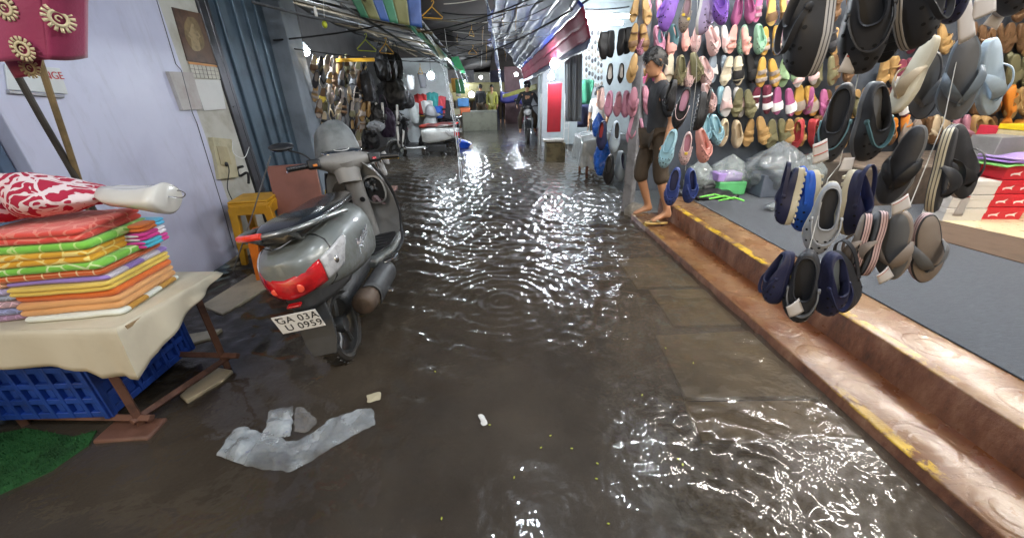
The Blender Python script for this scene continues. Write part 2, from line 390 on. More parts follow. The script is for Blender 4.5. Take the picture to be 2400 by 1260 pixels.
mb.box((XW - .04, 4.235, 1.6), (.10, .10, 3.3)); mb.box((XW - .02, 4.31, 1.6), (.06, .05, 3.3)); mb.box((XW - .05, 4.37, 1.6), (.05, .06, 3.3))
o = mb.build('door_frame', steelm, bevel=.006); tag(o, 'dark steel door frame between the cream column and the blue shutter bay', 'door frame')
sh = M('shutter blue grey', (.085, .125, .165), .38, metal=.35, var=.55, scale=2.2, bump=.25, bscale=14, alt=(.035, .045, .058))
mb = MB(); mb.box((XW - .12, 4.98, 1.6), (.06, 1.12, 3.3))
for y in (4.62, 4.90, 5.12, 5.34): mb.box((XW - .08, y, 1.6), (.04, .05, 3.3))
root = mb.build('shutter_door', sh, bevel=.008); tag(root, 'tall blue grey metal shutter door with vertical ribs behind the grey scooter', 'shutter')
o = MB().box((XW - .02, 5.79, 1.6), (.24, .44, 3.3)).build('stall_pillar', M('pillar grey blue', (.20, .235, .28), .55, var=.35, scale=3), bevel=.01); tag(o, 'grey blue pillar between the shutter door and the hanging shoes', 'pillar')
o = MB().box((XW - .65, 9.8, 1.6), (.1, 8.4, 3.4)).build('stall_back_wall', M('left stall back', (.055, .05, .05), .8, var=.4, scale=2)); tag(o, 'dark back wall of the left-hand shoe stalls', 'wall')
# ================================================================ LAMPS (fixtures that give off the light)
bulbm = EM('bulb glass lit', (.86, .93, 1.0), 520); tubem = EM('tube glass lit', (.88, .94, 1.0), 130)
bulbf = EM('far bulb glass lit', (.86, .94, 1.0), 330)
tubew = EM('tube glass warm', (1.0, .94, .86), 150)
whitepl = M('white plastic', (.75, .75, .73), .4, var=.08, bump=0)
cordm = M('black cord', (.012, .012, .014), .6, bump=0)
def bulb(p, label, r=.045, drop=.5, mat=None, group='bare LED bulbs hung over the stalls'):
    t = thing('hanging_bulb', label, 'lamp', p, group=group)
    MB().lathe([(r * .3, .095 + r * .2), (r * .55, r * 1.25), (r * .62, r * .95), (r * .62, r * .7)], 14).build('bulb_cap', whitepl, t)
    MB().lathe([(r * .62, r * .72), (r * .95, r * .35), (r, 0), (r * .9, -r * .45), (r * .55, -r * .85), (.004, -r)], 16).build('bulb_glass', mat or bulbm, t)
    MB().tube([(0, 0, .09), (.01, 0, .09 + drop * .5), (0, .01, .09 + drop)], .004, 6).build('cord', cordm, t)
    return t
def tube(p, ang, label, L=1.2, mat=None, group='tube lights under the ceilings', r=.016):
    t = thing('tube_light', label, 'lamp', p, (0, 0, ang), group=group)
    MB().box((0, 0, .035), (L + .06, .045, .03)).build('housing', whitepl, t, bevel=.005)
    MB().tube([(-L / 2, 0, 0), (L / 2, 0, 0)], r, 12).build('lit_tube', mat or tubem, t)
    for s in (-1, 1): MB().box((s * (L / 2 + .015), 0, .012), (.03, .034, .05)).build('end_cap', whitepl, t, bevel=.004)
    return t
# right shop
tube((3.1, 3.55, 3.15), 0, 'white tube light under the shop ceiling, close to the sandal wall', mat=tubew)
tube((5.0, 3.5, 3.15), 0, 'white tube light under the shop ceiling, deep over the boxes', mat=tubew)
tube((3.1, 1.7, 3.15), 0, 'white tube light under the shop ceiling, over the blue carpet', mat=tubew)
tube((5.0, 1.2, 3.15), 0, 'white tube light under the shop ceiling, over the cream flooring', mat=tubew)
tube((3.75, 2.65, 3.15), R(90), 'white tube light under the shop ceiling, running across the middle', mat=tubew)
bulb((1.85, 3.45, 3.1), 'bare bulb hung over the step edge near the man')
bulb((1.62, 1.9, 3.0), 'bare bulb hung over the step edge beside the hanging clogs')
bulb((1.35, .35, 3.1), 'bare bulb hung over the step edge nearest the viewer')
bulb((.35, 2.75, 3.35), 'bare bulb hung high over the middle of the flooded lane')
# left
bulb((-1.45, .15, 2.7), 'bare bulb hung over the towel stall')
# lamps in view
bulb(at(715, 120, 6.2), 'bare bulb glaring beside the grey blue pillar, above the brown sandals', .06, mat=bulbf)
bulb(at(930, 190, 7.6), 'bare bulb glaring in front of the black bags', .05, mat=bulbf)
bulb(at(1010, 178, 9.6), 'bare bulb glaring under the striped awning, beyond the black bags', .075, mat=bulbf)
bulb(at(1105, 222, 13.5), 'bare bulb glaring over the far counter with blue and orange boxes', .085, mat=bulbf)
bulb((-.95, 18.6, 1.75), 'bare bulb far down the lane beyond the counter', .07, mat=bulbf)
bulb((1.25, 17.2, 1.95), 'bare bulb far down the lane under the purple tarpaulin', .07, mat=bulbf)
bulb((-.25, 23.5, 2.0), 'bare bulb farthest down the lane', .08, mat=bulbf)
bulb(at(1300, 150, 8.35), 'bare bulb glaring just above the red sign board', .085, drop=.3, mat=bulbf)
bulb(at(1292, 180, 8.5), 'smaller bare bulb glaring at the top corner of the red sign board', .06, drop=.1, mat=bulbf)
tube(at(1412, 38, 8.8), R(4), 'tube light in the far right-hand shop, upper of the two', L=1.1, r=.03)
tube(at(1405, 55, 10.2), R(4), 'tube light in the far right-hand shop, lower of the two', L=1.1, r=.03)
# ================================================================ SCOOTER
def copy_tree(o, parent=None, mats=None):
    c = o.copy(); COL.objects.link(c); c.parent = parent
    if c.type == 'MESH' and mats:
        for sl in c.material_slots:
            k = sl.material.name
            if k in mats: sl.link = 'OBJECT'; sl.material = mats[k]
    for ch in list(o.children): copy_tree(ch, c, mats)
    return c
paint = M('scooter paint', (.185, .20, .19), .38, metal=.15, var=.18, scale=3, bump=.05, bscale=30, coat=.45)
for mt_ in (paint,):
    n = N(mt_.node_tree); b = mt_.node_tree.nodes['Principled BSDF']; c = n.coord(); s_ = n.xyz(c)
    mud = n.math('MULTIPLY', n.ramp(n.noise(c, 22, 7, .75), [(.47, 0.), (.66, 1.)]), n.math('MULTIPLY_ADD', n.step(s_[2], .66, .40), .75, .10))
    n.put(b.inputs['Base Color'], n.mix(mud, b.inputs['Base Color'].links[0].from_socket, (.10, .075, .05)))
    n.put(b.inputs['Roughness'], n.math('ADD', b.inputs['Roughness'].links[0].from_socket, n.math('MULTIPLY', mud, .4)))
panel = M('scooter inner panel', (.235, .23, .22), .42, var=.25, scale=4, bump=.1)
blackp = M('black plastic', (.014, .014, .015), .38, var=.3, bump=.12)
darkp = M('dark grey plastic', (.045, .046, .048), .5, var=.35, bump=.15)
seatm = M('wet black seat', (.012, .012, .013), .2, var=.3, bump=.25, bscale=170, coat=.5)
rubber = M('tyre rubber', (.016, .015, .014), .65, var=.4, bump=.3, alt=(.045, .035, .025))
alloy = M('dark alloy', (.10, .10, .10), .4, metal=.7, var=.4)
chrome = M('chrome', (.62, .62, .64), .14, metal=1, var=.12, bump=0)
redl = M('red lens', (.55, .008, .012), .1, var=.55, scale=14, bump=.3, bscale=70, coat=1)
clearl = M('clear lens', (.52, .52, .53), .08, metal=.0, var=.45, scale=26, bump=.4, bscale=50, coat=1)
orangel = M('orange plastic', (.75, .22, .02), .35, var=.2)
yellowp = M('yellow plastic', (.65, .42, .03), .35, var=.2)
coverm = M('wet grey cloth cover', (.165, .18, .185), .55, var=.35, scale=5, bump=.9, bscale=13, alt=(.07, .08, .08))
mudm = M('rusty muffler', (.12, .085, .062), .6, metal=.3, var=.5, scale=9)
glassm = M('dial glass', (.02, .024, .03), .06, var=.4, scale=18, bump=0, coat=1)
platem = M('number plate white', (.88, .87, .85), .3, var=.04, bump=0)
inkm = M('black ink', (.012, .012, .014), .5, bump=0)
def smooth(x): return x * x * (3 - 2 * x)
def wheel(parent, c, r, wd, name='wheel'):
    wm = MB()
    prof = [(r - .055, -wd * .36), (r - .03, -wd * .5), (r - .012, -wd * .42), (r, -wd * .18), (r + .002, 0), (r, wd * .18), (r - .012, wd * .42), (r - .03, wd * .5), (r - .055, wd * .36)]
    wm.lathe(prof, 44, axis='x', caps=False)
    for k in range(36):
        a = 2 * math.pi * k / 36
        for s in (-1, 1):
            X = Matrix.Rotation(a + s * .04, 4, 'X') @ Matrix.Translation((s * wd * .22, 0, r)) @ Matrix.Rotation(s * .6, 4, 'Z')
            wm.box((0, 0, .001), (wd * .34, .011, .007), X=X)
    t = wm.build('tyre', rubber, None); w0 = bpy.data.objects.new(name, None); COL.objects.link(w0); w0.parent = parent; w0.location = c
    t.parent = w0
    rm = MB(); rr = r - .05
    rm.lathe([(rr, -wd * .4), (rr - .012, -wd * .4), (rr - .018, -wd * .2), (rr - .018, wd * .2), (rr - .012, wd * .4), (rr, wd * .4)], 40, axis='x', caps=False)
    rm.lathe([(.002, -wd * .45), (.042, -wd * .45), (.05, -.02), (.05, .02), (.042, wd * .45), (.002, wd * .45)], 20, axis='x')
    for k in range(5):
        a = 2 * math.pi * k / 5
        rm.tube([(0, .04 * math.cos(a), .04 * math.sin(a)), (.012, .5 * rr * math.cos(a + .12), .5 * rr * math.sin(a + .12)), (.01, rr * .95 * math.cos(a), rr * .95 * math.sin(a))], .014, 8)
    rm.build('rim', alloy, w0)
    return w0
def body_pt(t, ph, off=0):
    y = lerp(-.37, .52, t); s = min(max((y + .37) / .36, 0), 1)
    hw = (.02 + .185 * math.sqrt(max(0, 1 - (1 - s) ** 2))) * interp(y, [-.37, 0, .2, .4, .52], [1, 1, 1.05, 1.0, .66])
    zt = interp(y, [-.37, -.25, -.05, .25, .52], [.675, .715, .74, .745, .70]); zb = interp(y, [-.37, -.28, -.1, .12, .4, .52], [.54, .475, .42, .375, .35, .38])
    if y < -.3: zb += 0
    zc, hh = (zt + zb) / 2, (zt - zb) / 2; e = 2 / 3.8
    cx, sx = math.cos(ph), math.sin(ph)
    x = (hw + off) * math.copysign(abs(cx) ** e, cx); z = zc + (hh + off) * math.copysign(abs(sx) ** e, sx)
    x *= 1 - .16 * max(0, (z - zc) / hh) ** 2 - .1 * max(0, (zc - z) / hh) ** 2
    return V(x, y - off * (1 - s), z)
def make_scooter(label, group=None, plate=True, cover=True):
    S = thing('scooter', label, 'scooter', group=group)
    wheel(S, (0, -.10, .175), .215, .095); wheel(S, (0, 1.20, .175), .215, .09)
    # body shell
    mb = MB(); T = [0, .01, .03, .06, .1, .16, .23, .32, .42, .52, .62, .72, .82, .9, .96, 1]
    mb.loft([[body_pt(t, 2 * math.pi * k / 36) for k in range(36)] for t in T]); body = mb.build('rear_body', paint, S, sharp=60)
    # seam between tail panel and side panels, tail emblem
    mb = MB()
    for s in (-1, 1):
        mb.tube([body_pt(t, math.radians(a) if s > 0 else math.pi - math.radians(a), .001) for t, a in ((.24, 84), (.235, 60), (.22, 35), (.20, 15), (.17, -20), (.155, -48))], .0042, 6)
    mb.build('panel_seam', blackp, body)
    mb = MB(); mb.tube([V(-.075, -.285, .735), V(-.03, -.30, .722), V(.012, -.295, .728), V(.055, -.27, .742)], [.002, .006, .006, .002], 8, flat=.4); mb.build('tail_emblem', chrome, body)
    for s, nm in ((1, 'badge'),):
        X = frame((.2275, .10, .585), (-.02, 1, .10), (0, -.1, 1)); text_mesh('side_badge', 'Jupiter', .085, chrome, body, X, .002, 1.05, .25)
    # tail lamp: wraps round the tail and sweeps upwards at both sides
    def lamp_pt(a, v, off):
        th = math.radians(a); k = abs(a) / 78
        zlo = .500 + .055 * k ** 1.5; zhi = .598 + .080 * k ** 1.3; z = lerp(zlo, zhi, v)
        if k > .86: z = lerp(z, .668, (k - .86) / .14 * .75)
        hwx, hy = .207 + off, .362 + off
        p = V(hwx * math.sin(th), -.008 - hy * math.cos(th), z); bul = .010 * math.sin(math.pi * v); p.y -= bul * math.cos(th); p.x += bul * math.sin(th)
        return p
    def lamp(a0, a1, name, mat):
        mb = MB(); mb.grid(lambda u, v: lamp_pt(lerp(a0, a1, u), v, .004), 24, 8); return mb.build(name, mat, S, solid=.014, sharp=60, recalc=False)
    tl = lamp(-42, 42, 'tail_lamp', redl); lamp(43, 78, 'indicator_lamp', clearl); lamp(-78, -43, 'indicator_lamp', clearl)
    for a, r_ in ((-16, .016), (14, .020)): q = lamp_pt(a, .42, .0045); MB().sphere(q, (r_, .0035, r_), 14, 8).build('lamp_bulb', M('red lens bright', (.95, .10, .05), .12, var=.3, coat=1), tl)
    q = lamp_pt(57, .5, .002); MB().sphere(q, (.014, .014, .020), 12, 8).build('indicator_reflector', chrome, tl)
    # lower tail skirt, reflector, mud flap, plate
    mb = MB(); mb.grid(lambda u, v: V((.165 - .03 * v) * math.sin(R(lerp(-80, 80, u))), .02 - (.345 + .0 * v) * math.cos(R(lerp(-80, 80, u))), lerp(.505, .415, v)), 20, 4)
    mb.build('tail_skirt', darkp, S, solid=.012, recalc=False)
    mb = MB(); prof = [(-.075, .46), (.075, .46), (.088, .33), (.082, .22), (.06, .15), (-.06, .15), (-.082, .22), (-.088, .33)]
    rings = [[(x, -.29 - (.46 - z) * .20 + d - .25 * abs(x) * (-1), z) for x, z in prof] for d in (0, .014)]
    mb.loft(rings); mb.build('mud_flap', darkp, S, bevel=.004)
    mb = MB(); mb.box((0, 0, 0), (.062, .012, .030)); mb.build('rear_reflector', redl, S, bevel=.004, mtx=frame((-.005, -.372, .470), (1, 0, 0), (0, -.15, 1)))
    if plate:
        PX = frame((-.012, -.388, .392), (1, 0, 0), (0, -.22, 1))
        P = MB().box((0, 0, 0), (.205, .108, .003)).build('number_plate', platem, S, bevel=.0015, mtx=PX)
        text_mesh('plate_lettering', 'GA 03A', .054, inkm, P, Matrix.Translation((.006, .024, .0022)), .0006, 1.08)
        text_mesh('plate_lettering', 'U 0959', .054, inkm, P, Matrix.Translation((.014, -.024, .0022)), .0006, 1.08)
        mb = MB()
        for x, z in ((-.085, .04), (.085, .04)): mb.lathe([(.0005, .0035), (.005, .0035), (.006, .0015)], 10, X=Matrix.Translation((x, z, 0)))
        mb.build('plate_screw', alloy, P)
    # seat
    mb = MB(); rings = []
    for y, hw, zt, zb in [(-.27, .07, .775, .735), (-.24, .115, .80, .73), (-.12, .150, .815, .735), (.05, .155, .805, .735), (.22, .150, .785, .73), (.42, .135, .785, .715), (.53, .10, .775, .70), (.575, .065, .755, .70)]:
        rings.append([(hw * math.copysign(abs(math.cos(a)) ** .6, math.cos(a)), y, (zt + zb) / 2 + (zt - zb) / 2 * math.copysign(abs(math.sin(a)) ** .7, math.sin(a))) for a in [2 * math.pi * k / 28 for k in range(28)]])
    mb.loft(rings); mb.build('seat', seatm, S, sharp=70)
    # grab rail
    rail = [(.175, .14, .735), (.178, .02, .757), (.175, -.14, .782), (.150, -.27, .797), (.085, -.345, .803), (0, -.362, .805), (-.085, -.345, .803), (-.150, -.27, .797), (-.175, -.14, .782), (-.178, .02, .757), (-.175, .14, .735)]
    g = MB(); g.tube(spline(rail, 5), .0155, 10, flat=.8)
    for s in (-1, 1): g.tube([(s * .09, -.33, .80), (s * .08, -.22, .73)], .012, 8)
    gr = g.build('grab_rail', M('rail grey', (.20, .205, .20), .3, metal=.6, var=.2), S)
    mb = MB(); mb.tube(spline([(-.120, -.327, .806), (-.06, -.363, .811), (.0, -.375, .812)], 4), .0145, 8); mb.build('rail_reflector', M('red reflector', (.9, .05, .02), .2, var=.25, coat=.6), gr)
    # engine, muffler, stand
    mb = MB(); mb.tube([(-.02, -.02, .25), (-.03, .25, .27), (0, .52, .30)], [.085, .10, .09], 14); mb.box((-.12, .2, .25), (.09, .5, .17)); mb.build('engine', darkp, S, bevel=.02)
    mu = MB(); mu.tube(spline([(.165, -.10, .26), (.168, -.06, .26), (.17, .12, .245), (.17, .34, .225), (.165, .40, .225)], 3), [.045, .056, .064, .067, .068, .068, .068, .068, .066, .064, .060, .045, .035][:13], 18); mo = mu.build('muffler', mudm, S)
    mb = MB(); mb.grid(lambda u, v: V(.17 + .074 * math.cos(R(lerp(-35, 95, u))), lerp(-.02, .38, v) + .03 * math.sin(3 * u), lerp(.328, .30, v) - .075 + .074 * math.sin(R(lerp(-35, 95, u)))), 12, 10); mb.build('heat_shield', darkp, mo, solid=.006, recalc=False)
    mb = MB(); mb.tube([(.20, .10, .20), (.24, .18, .20)], .012, 8); mb.lathe([(.002, 0), (.016, 0), (.016, .02), (.002, .02)], 10, X=Matrix.Translation((.24, .17, .195)) @ Matrix.Rotation(R(90), 4, 'Y')); mb.tube([(.1, .1, .12), (.2, .22, .17)], .012, 8); mb.build('kick_starter', chrome, S)
    mb = MB(); mb.tube([(-.14, .42, .22), (-.20, .38, .12), (-.265, .33, .01)], .011, 8); mb.box((-.27, .33, .008), (.05, .03, .01)); mb.build('side_stand', alloy, S)
    # floorboard and side trims
    mb = MB(); mb.prism([(-.13, .44), (.13, .44), (.215, .62), (.225, .85), (.20, 1.0), (-.20, 1.0), (-.225, .85), (-.215, .62)], .245, .30); fb = mb.build('floorboard', paint, S, bevel=.015)
    mb = MB(); mb.prism([(-.10, .54), (.10, .54), (.185, .66), (.195, .84), (.17, .97), (-.17, .97), (-.195, .84), (-.185, .66)], .301, .312)
    for k in range(5): mb.box((0, .64 + k * .07, .314), (.30, .02, .008))
    mb.build('floor_mat', blackp, fb, bevel=.004)
    mb = MB(); mb.loft([[(hw * math.cos(a), y, z + hz * math.sin(a)) for a in [2 * math.pi * k / 16 for k in range(16)]] for y, hw, z, hz in ((.50, .12, .50, .20), (.56, .10, .42, .14), (.63, .075, .34, .06))]); mb.build('seat_front', blackp, S)
    for s in (-1, 1):
        mb = MB(); mb.tube([(s * .20, .36, .30), (s * .245, .44, .29), (s * .25, .52, .29)], [.010, .014, .012], 8, flat=.7); mb.build('foot_peg', chrome, S)
        mb = MB(); mb.tube(spline([(s * .12, .46, .27), (s * .215, .62, .262), (s * .232, .85, .27), (s * .228, .96, .34), (s * .245, .985, .52), (s * .225, .975, .70), (s * .17, .945, .84)], 5), .012, 8); mb.build('edge_trim', blackp, S)
    # leg shield
    mb = MB(); rings = []
    for z, hw, yc, bulge, dep in [(.26, .17, .99, .05, .0), (.33, .215, 1.00, .09, .02), (.45, .240, 1.02, .12, .04), (.58, .238, 1.01, .135, .055), (.70, .215, .99, .13, .06), (.80, .175, .965, .115, .05), (.87, .12, .945, .10, .03), (.91, .07, .935, .08, .01)]:
        inner = [(hw * (2 * k / 14 - 1), yc - .03 + dep * (1 - (2 * k / 14 - 1) ** 2) - .02 * abs(2 * k / 14 - 1) ** 3, z) for k in range(15)]
        outer = [(hw * math.cos(math.pi * k / 14), yc + bulge * math.sin(math.pi * k / 14) ** .8 + .01, z) for k in range(1, 14)]
        rings.append(inner + outer)
    mb.loft(rings); mb.build('leg_shield', panel, S, sharp=50)
    # glove pocket on the right, black lidded pocket with sticker on the left
    mb = MB(); ring = lambda k, y, q: (.125 + .082 * q * math.copysign(abs(math.cos(k)) ** .8, math.cos(k)) , y, .66 + .105 * q * math.copysign(abs(math.sin(k)) ** .8, math.sin(k)))
    ks = [2 * math.pi * k / 24 for k in range(24)]
    mb.loft([[ring(k, .992 - .03 * (ring(k, 0, 1)[0] / .2) ** 2, 1.0) for k in ks], [ring(k, .955 - .02 * (ring(k, 0, 1)[0] / .2) ** 2, 1.02) for k in ks], [ring(k, .95 - .02 * (ring(k, 0, 1)[0] / .2) ** 2, .9) for k in ks]], True, False); gp = mb.build('glove_pocket', panel, S, sharp=60)
    mb = MB(); mb.loft([[ring(k, .975 - .02 * (ring(k, 0, 1)[0] / .2) ** 2, .93) for k in ks], [ring(k, .978 - .02 * (ring(k, 0, 1)[0] / .2) ** 2, .5) for k in ks]]); mb.build('pocket_hollow', M('pocket black', (.006, .006, .007), .7, bump=.1), gp)
    mb = MB(); mb.grid(lambda u, v: V(lerp(.065, .15, u) + .01 * math.sin(9 * v), .955 + .018 * math.sin(7 * u) * math.cos(8 * v), lerp(.655, .74, v) + .012 * math.sin(11 * u)), 10, 10); mb.build('pocket_bag', M('crumpled foil', (.05, .055, .06), .25, var=.6, scale=20, coat=.5), gp)
    mb = MB(); mb.grid(lambda u, v: V(lerp(.08, .17, u), .955 + .012 * math.sin(8 * u + 3 * v), lerp(.555, .60, v) + .02 * math.sin(5 * u)), 10, 6); mb.build('pocket_rag', M('pinkish rag', (.24, .17, .18), .8, var=.3, bump=.4), gp)
    mb = MB(); mb.box((0, 0, 0), (.115, .04, .20)); lp = mb.build('pocket_lid', blackp, S, bevel=.014, mtx=Matrix.Translation((-.13, .975, .665)) @ Matrix.Rotation(R(-4), 4, 'X'))
    mb = MB(); mb.box((.012, -.022, .005), (.048, .004, .046)); st = mb.build('sticker', platem, lp, bevel=.006)
    # neck
    mb = MB(); ns = 20
    mb.loft([[(hw * math.cos(2 * math.pi * k / ns), y + hd * math.sin(2 * math.pi * k / ns), z) for k in range(ns)] for z, hw, hd, y in ((.32, .05, .04, .955), (.50, .058, .05, .955), (.66, .06, .055, .945), (.80, .072, .062, .925), (.90, .082, .07, .90))]); nk = mb.build('steering_column', panel, S, sharp=60)
    mb = MB(); mb.lathe([(.002, 0), (.018, 0), (.02, .006), (.002, .008)], 14, X=Matrix.Translation((.035, .895, .62)) @ Matrix.Rotation(R(95), 4, 'X')); mb.build('ignition_lock', blackp, nk)
    # handlebar, turned to the left
    H = bpy.data.objects.new('handlebar', None); COL.objects.link(H); H.parent = S; H.matrix_local = Matrix.Translation((0, .90, .855)) @ Matrix.Rotation(R(-16), 4, 'X') @ Matrix.Rotation(R(24), 4, 'Z')
    mb = MB(); rings = []
    for x, zc, hz, hy, yc in [(-.235, .045, .022, .024, -.02), (-.19, .05, .032, .036, -.008), (-.14, .052, .048, .07, .02), (-.08, .045, .075, .105, .04), (0, .035, .095, .12, .05), (.08, .045, .075, .105, .04), (.14, .052, .048, .07, .02), (.19, .05, .032, .036, -.008), (.235, .045, .022, .024, -.02)]:
        rings.append([(x, yc + hy * math.cos(a), zc + hz * math.sin(a)) for a in [2 * math.pi * k / 24 for k in range(24)]])
    mb.loft(rings); mb.build('handlebar_cowl', panel, H, sharp=60)
    mb = MB(); mb.loft([[(hw * math.cos(2 * math.pi * k / 18), y + hd * math.sin(2 * math.pi * k / 18), z) for k in range(18)] for z, hw, hd, y in ((-.10, .078, .062, .0), (-.03, .088, .072, .01), (.04, .12, .08, .02))]); mb.build('cowl_neck', panel, H)
    mb = MB(); D = frame((0, .025, .118), (1, 0, 0), (0, .9, .5)); mb.sphere((0, 0, 0), (.130, .062, .024), 26, 10, X=D); dl = mb.build('dial', glassm, H)
    mb = MB(); mb.tube([D @ V(.133 * math.cos(a), .065 * math.sin(a), .006) for a in [2 * math.pi * k / 36 for k in range(36)]], .006, 8, cyc=True); mb.build('dial_rim', chrome, dl)
    mb = MB(); mb.tube([D @ V(.05 * math.cos(a) , .036 * math.sin(a) - .004, .0235) for a in [2 * math.pi * k / 26 for k in range(26)]], .0022, 6, cyc=True)
    for a in range(7): q = math.pi * (.15 + .7 * a / 6); mb.tube([D @ V(.040 * math.cos(q), .026 * math.sin(q) - .004, .024), D @ V(.047 * math.cos(q), .032 * math.sin(q) - .004, .024)], .0015, 4)
    mb.build('dial_marks', platem, dl)
    for s in (-1, 1):
        mb = MB(); mb.tube([(s * .225, -.028, .045), (s * .30, -.055, .036), (s * .365, -.08, .028)], [.017, .0165, .0175], 12)
        for k in range(7): x = .25 + k * .016; mb.lathe([(.0172, -.003), (.0186, 0), (.0172, .003)], 12, X=Matrix.Translation((s * x, -.03 - (x - .225) * .37, .045 - (x - .225) * .12)) @ Matrix.Rotation(R(90), 4, 'Y'), caps=False)
        mb.build('grip', blackp, H)
        mb = MB(); mb.box((s * .20, -.03, .048), (.085, .055, .065)); sw = mb.build('switch_box', blackp, H, bevel=.012)
        mb = MB(); mb.box((s * .195, -.06, .036), (.028, .012, .016)); mb.build('switch_button', orangel if s < 0 else redl, sw, bevel=.004)
        mb = MB(); mb.tube(spline([(s * .20, .02, .04), (s * .28, .025, .035), (s * .37, -.03, .02)], 5), [.008] * 10 + [.011], 8, flat=.6); mb.build('brake_lever', chrome if s < 0 else yellowp, H)
    mb = MB(); mb.tube(spline([(-.20, -.01, .07), (-.25, .01, .13), (-.33, .03, .17)], 5), .0055, 8); ms = mb.build('mirror_stem', blackp, H)
    MX = frame((-.365, .03, .19), (1, .05, .03), (0, .75, .55))
    mb = MB(); mb.sphere((0, 0, .010), (.078, .050, .016), 24, 8, X=MX); mi = mb.build('mirror', blackp, ms)
    mb = MB(); mb.lathe([(.001, 0), (1, 0), (1, .003), (.001, .003)], 24, X=MX @ Matrix.Diagonal((.068, .042, 1, 1)) @ Matrix.Translation((0, 0, -.008))); mb.build('mirror_glass', M('mirror glass', (.7, .72, .75), .08, metal=1, var=.4, scale=30, bump=.3), mi)
    mb = MB(); mb.sphere((0, .135, .04), (.10, .04, .075), 20, 10); mb.build('headlamp', clearl, H)
    if cover:
        def cv(u, v):
            a = 2 * math.pi * u; th = math.pi / 2 * v ** .85
            r = 1 + .05 * noise.noise((2.2 * math.cos(a) * (1 - v) + 3, 2.2 * math.sin(a) * (1 - v), v * 2)) + .018 * math.sin(9 * a) * (1 - v)
            return V(-.02 + .160 * r * math.cos(a) * math.cos(th) ** .72, .125 + .12 * r * math.sin(a) * math.cos(th) ** .72, .10 + .26 * math.sin(th) * r + .02 * math.cos(a) * (1 - v))
        mb = MB(); mb.grid(cv, 48, 16); mb.build('cloth_cover', coverm, H, solid=.004, sharp=80, recalc=False)
    # front fender and fork
    mb = MB(); mb.grid(lambda u, v: V(lerp(-.062, .062, v) , 1.24 + (.245 - .02 * (2 * v - 1) ** 2) * math.cos(R(lerp(15, 165, u))), .215 + (.245 - .02 * (2 * v - 1) ** 2) * math.sin(R(lerp(15, 165, u)))), 20, 8); mb.build('front_fender', paint, S, solid=.006, recalc=False)
    mb = MB()
    for s in (-1, 1): mb.tube([(s * .055, 1.24, .215), (s * .06, 1.08, .55), (s * .04, .98, .80)], .016, 8)
    mb.build('fork', alloy, S)
    return S
scooter = make_scooter('grey scooter parked in the flood seen from behind, with red tail lamp, white number plate and a cloth cover over its headlamp', 'scooters parked along the lane')
scooter['label'] = 'grey scooter seen from behind, white number plate and grey cloth over its headlamp'
scooter.matrix_world = Matrix.Translation((-.955, 2.16, -.005)) @ Matrix.Rotation(R(2), 4, 'Z') @ Matrix.Rotation(R(-9), 4, 'Y') @ Matrix.Scale(1.12, 4)
# ================================================================ TOWEL STALL AND LEFT WALL THINGS
def atx(px, py, X):
    d = ray(px, py); return Vector((0, 0, EYE)) + d * (X / d.x)
rust = M('rusty iron', (.16, .075, .05), .65, metal=.25, var=.5, scale=12, bump=.5, bscale=70, alt=(.055, .03, .025))
ZT = .625
LEGS = {'A': V(-1.80, 1.50, 0), 'B': V(-1.645, 1.93, 0), 'C': V(-2.42, 1.56, 0), 'D': V(-2.62, 2.05, 0)}
tb = thing('iron_table', 'low rusty iron table frame carrying the pile of folded towels', 'table', (-2.1, 1.75, 0))
tb.matrix_world = Matrix.Translation((-2.1, 1.75, 0)); off = V(2.1, -1.75, 0)
for k, p in LEGS.items():
    top = p + V(.0, .0, ZT - .03); mb = MB(); mb.tube([p + off + V(0, 0, -.04), top + off], .023, 4); mb.build('leg', rust, tb, bevel=.004)
def rail(a, b, z, e0=.0, e1=.0, r=.022):
    a, b = LEGS[a] + off, LEGS[b] + off; d = (b - a).normalized(); a = a + V(0, 0, z) - d * e0; b = b + V(0, 0, z) + d * e1
    MB().tube([a, b], r, 4).build('rail', rust, tb, bevel=.004)
rail('C', 'A', .055, .9, .07); rail('A', 'B', .055, .03, .03); rail('D', 'B', .09, .5, .10); rail('C', 'A', ZT - .045, .9); rail('A', 'B', ZT - .045); rail('D', 'B', ZT - .045, .5)
mb = MB(); mb.prism([(.53, -.30), (.565, .20), (-1.3, .35), (-1.3, -.22)], ZT - .022, ZT - .006); mb.build('table_top', M('plywood edge', (.30, .20, .10), .7, var=.4), tb)
# cloth
clothm = M('cream table cloth', (.60, .535, .40), .75, var=.14, scale=3, bump=.35, bscale=25)
mb = MB(); E0, E1, E2, E3 = V(-3.5, 1.52, ZT), V(-1.585, 1.425, ZT), V(-1.515, 1.955, ZT), V(-3.5, 2.12, ZT)
mb.prism([(p.x, p.y) for p in (E0, E1, E2, E3)], ZT - .004, ZT + .003)
path = [E0.lerp(E1, i / 60) for i in range(61)] + [E1.lerp(E2, i / 26) for i in range(1, 27)]
rings = []
for i, p in enumerate(path):
    f = i / 60; q = (i - 60) / 26
    if i <= 60: L = .18 + .008 * math.sin(i * .7) + .012 * math.sin(i * .23) + (.06 * smooth(min(max((i - 50) / 10, 0), 1))) ; nrm = V(-.05, -1, 0)
    else: L = lerp(.245, .012, q ** .75); nrm = V(1, -.1, 0)
    if abs(i - 60) < 4: nrm = V(.7 * (i - 56) / 8, -.8, 0).normalized()
    fold = .012 * math.sin(i * .75 + .4 * math.sin(i * .31)) + .018 * math.exp(-((i - 56) / 3.) ** 2) * math.sin(i * 1.6)
    rings.append([p + nrm * ((.006 + .05 * (j / 9) ** .8 * .5 + fold * (j / 9)) if j else 0) + V(0, 0, .002 - L * (j / 9)) for j in range(10)])
mb.loft(rings, False, False)
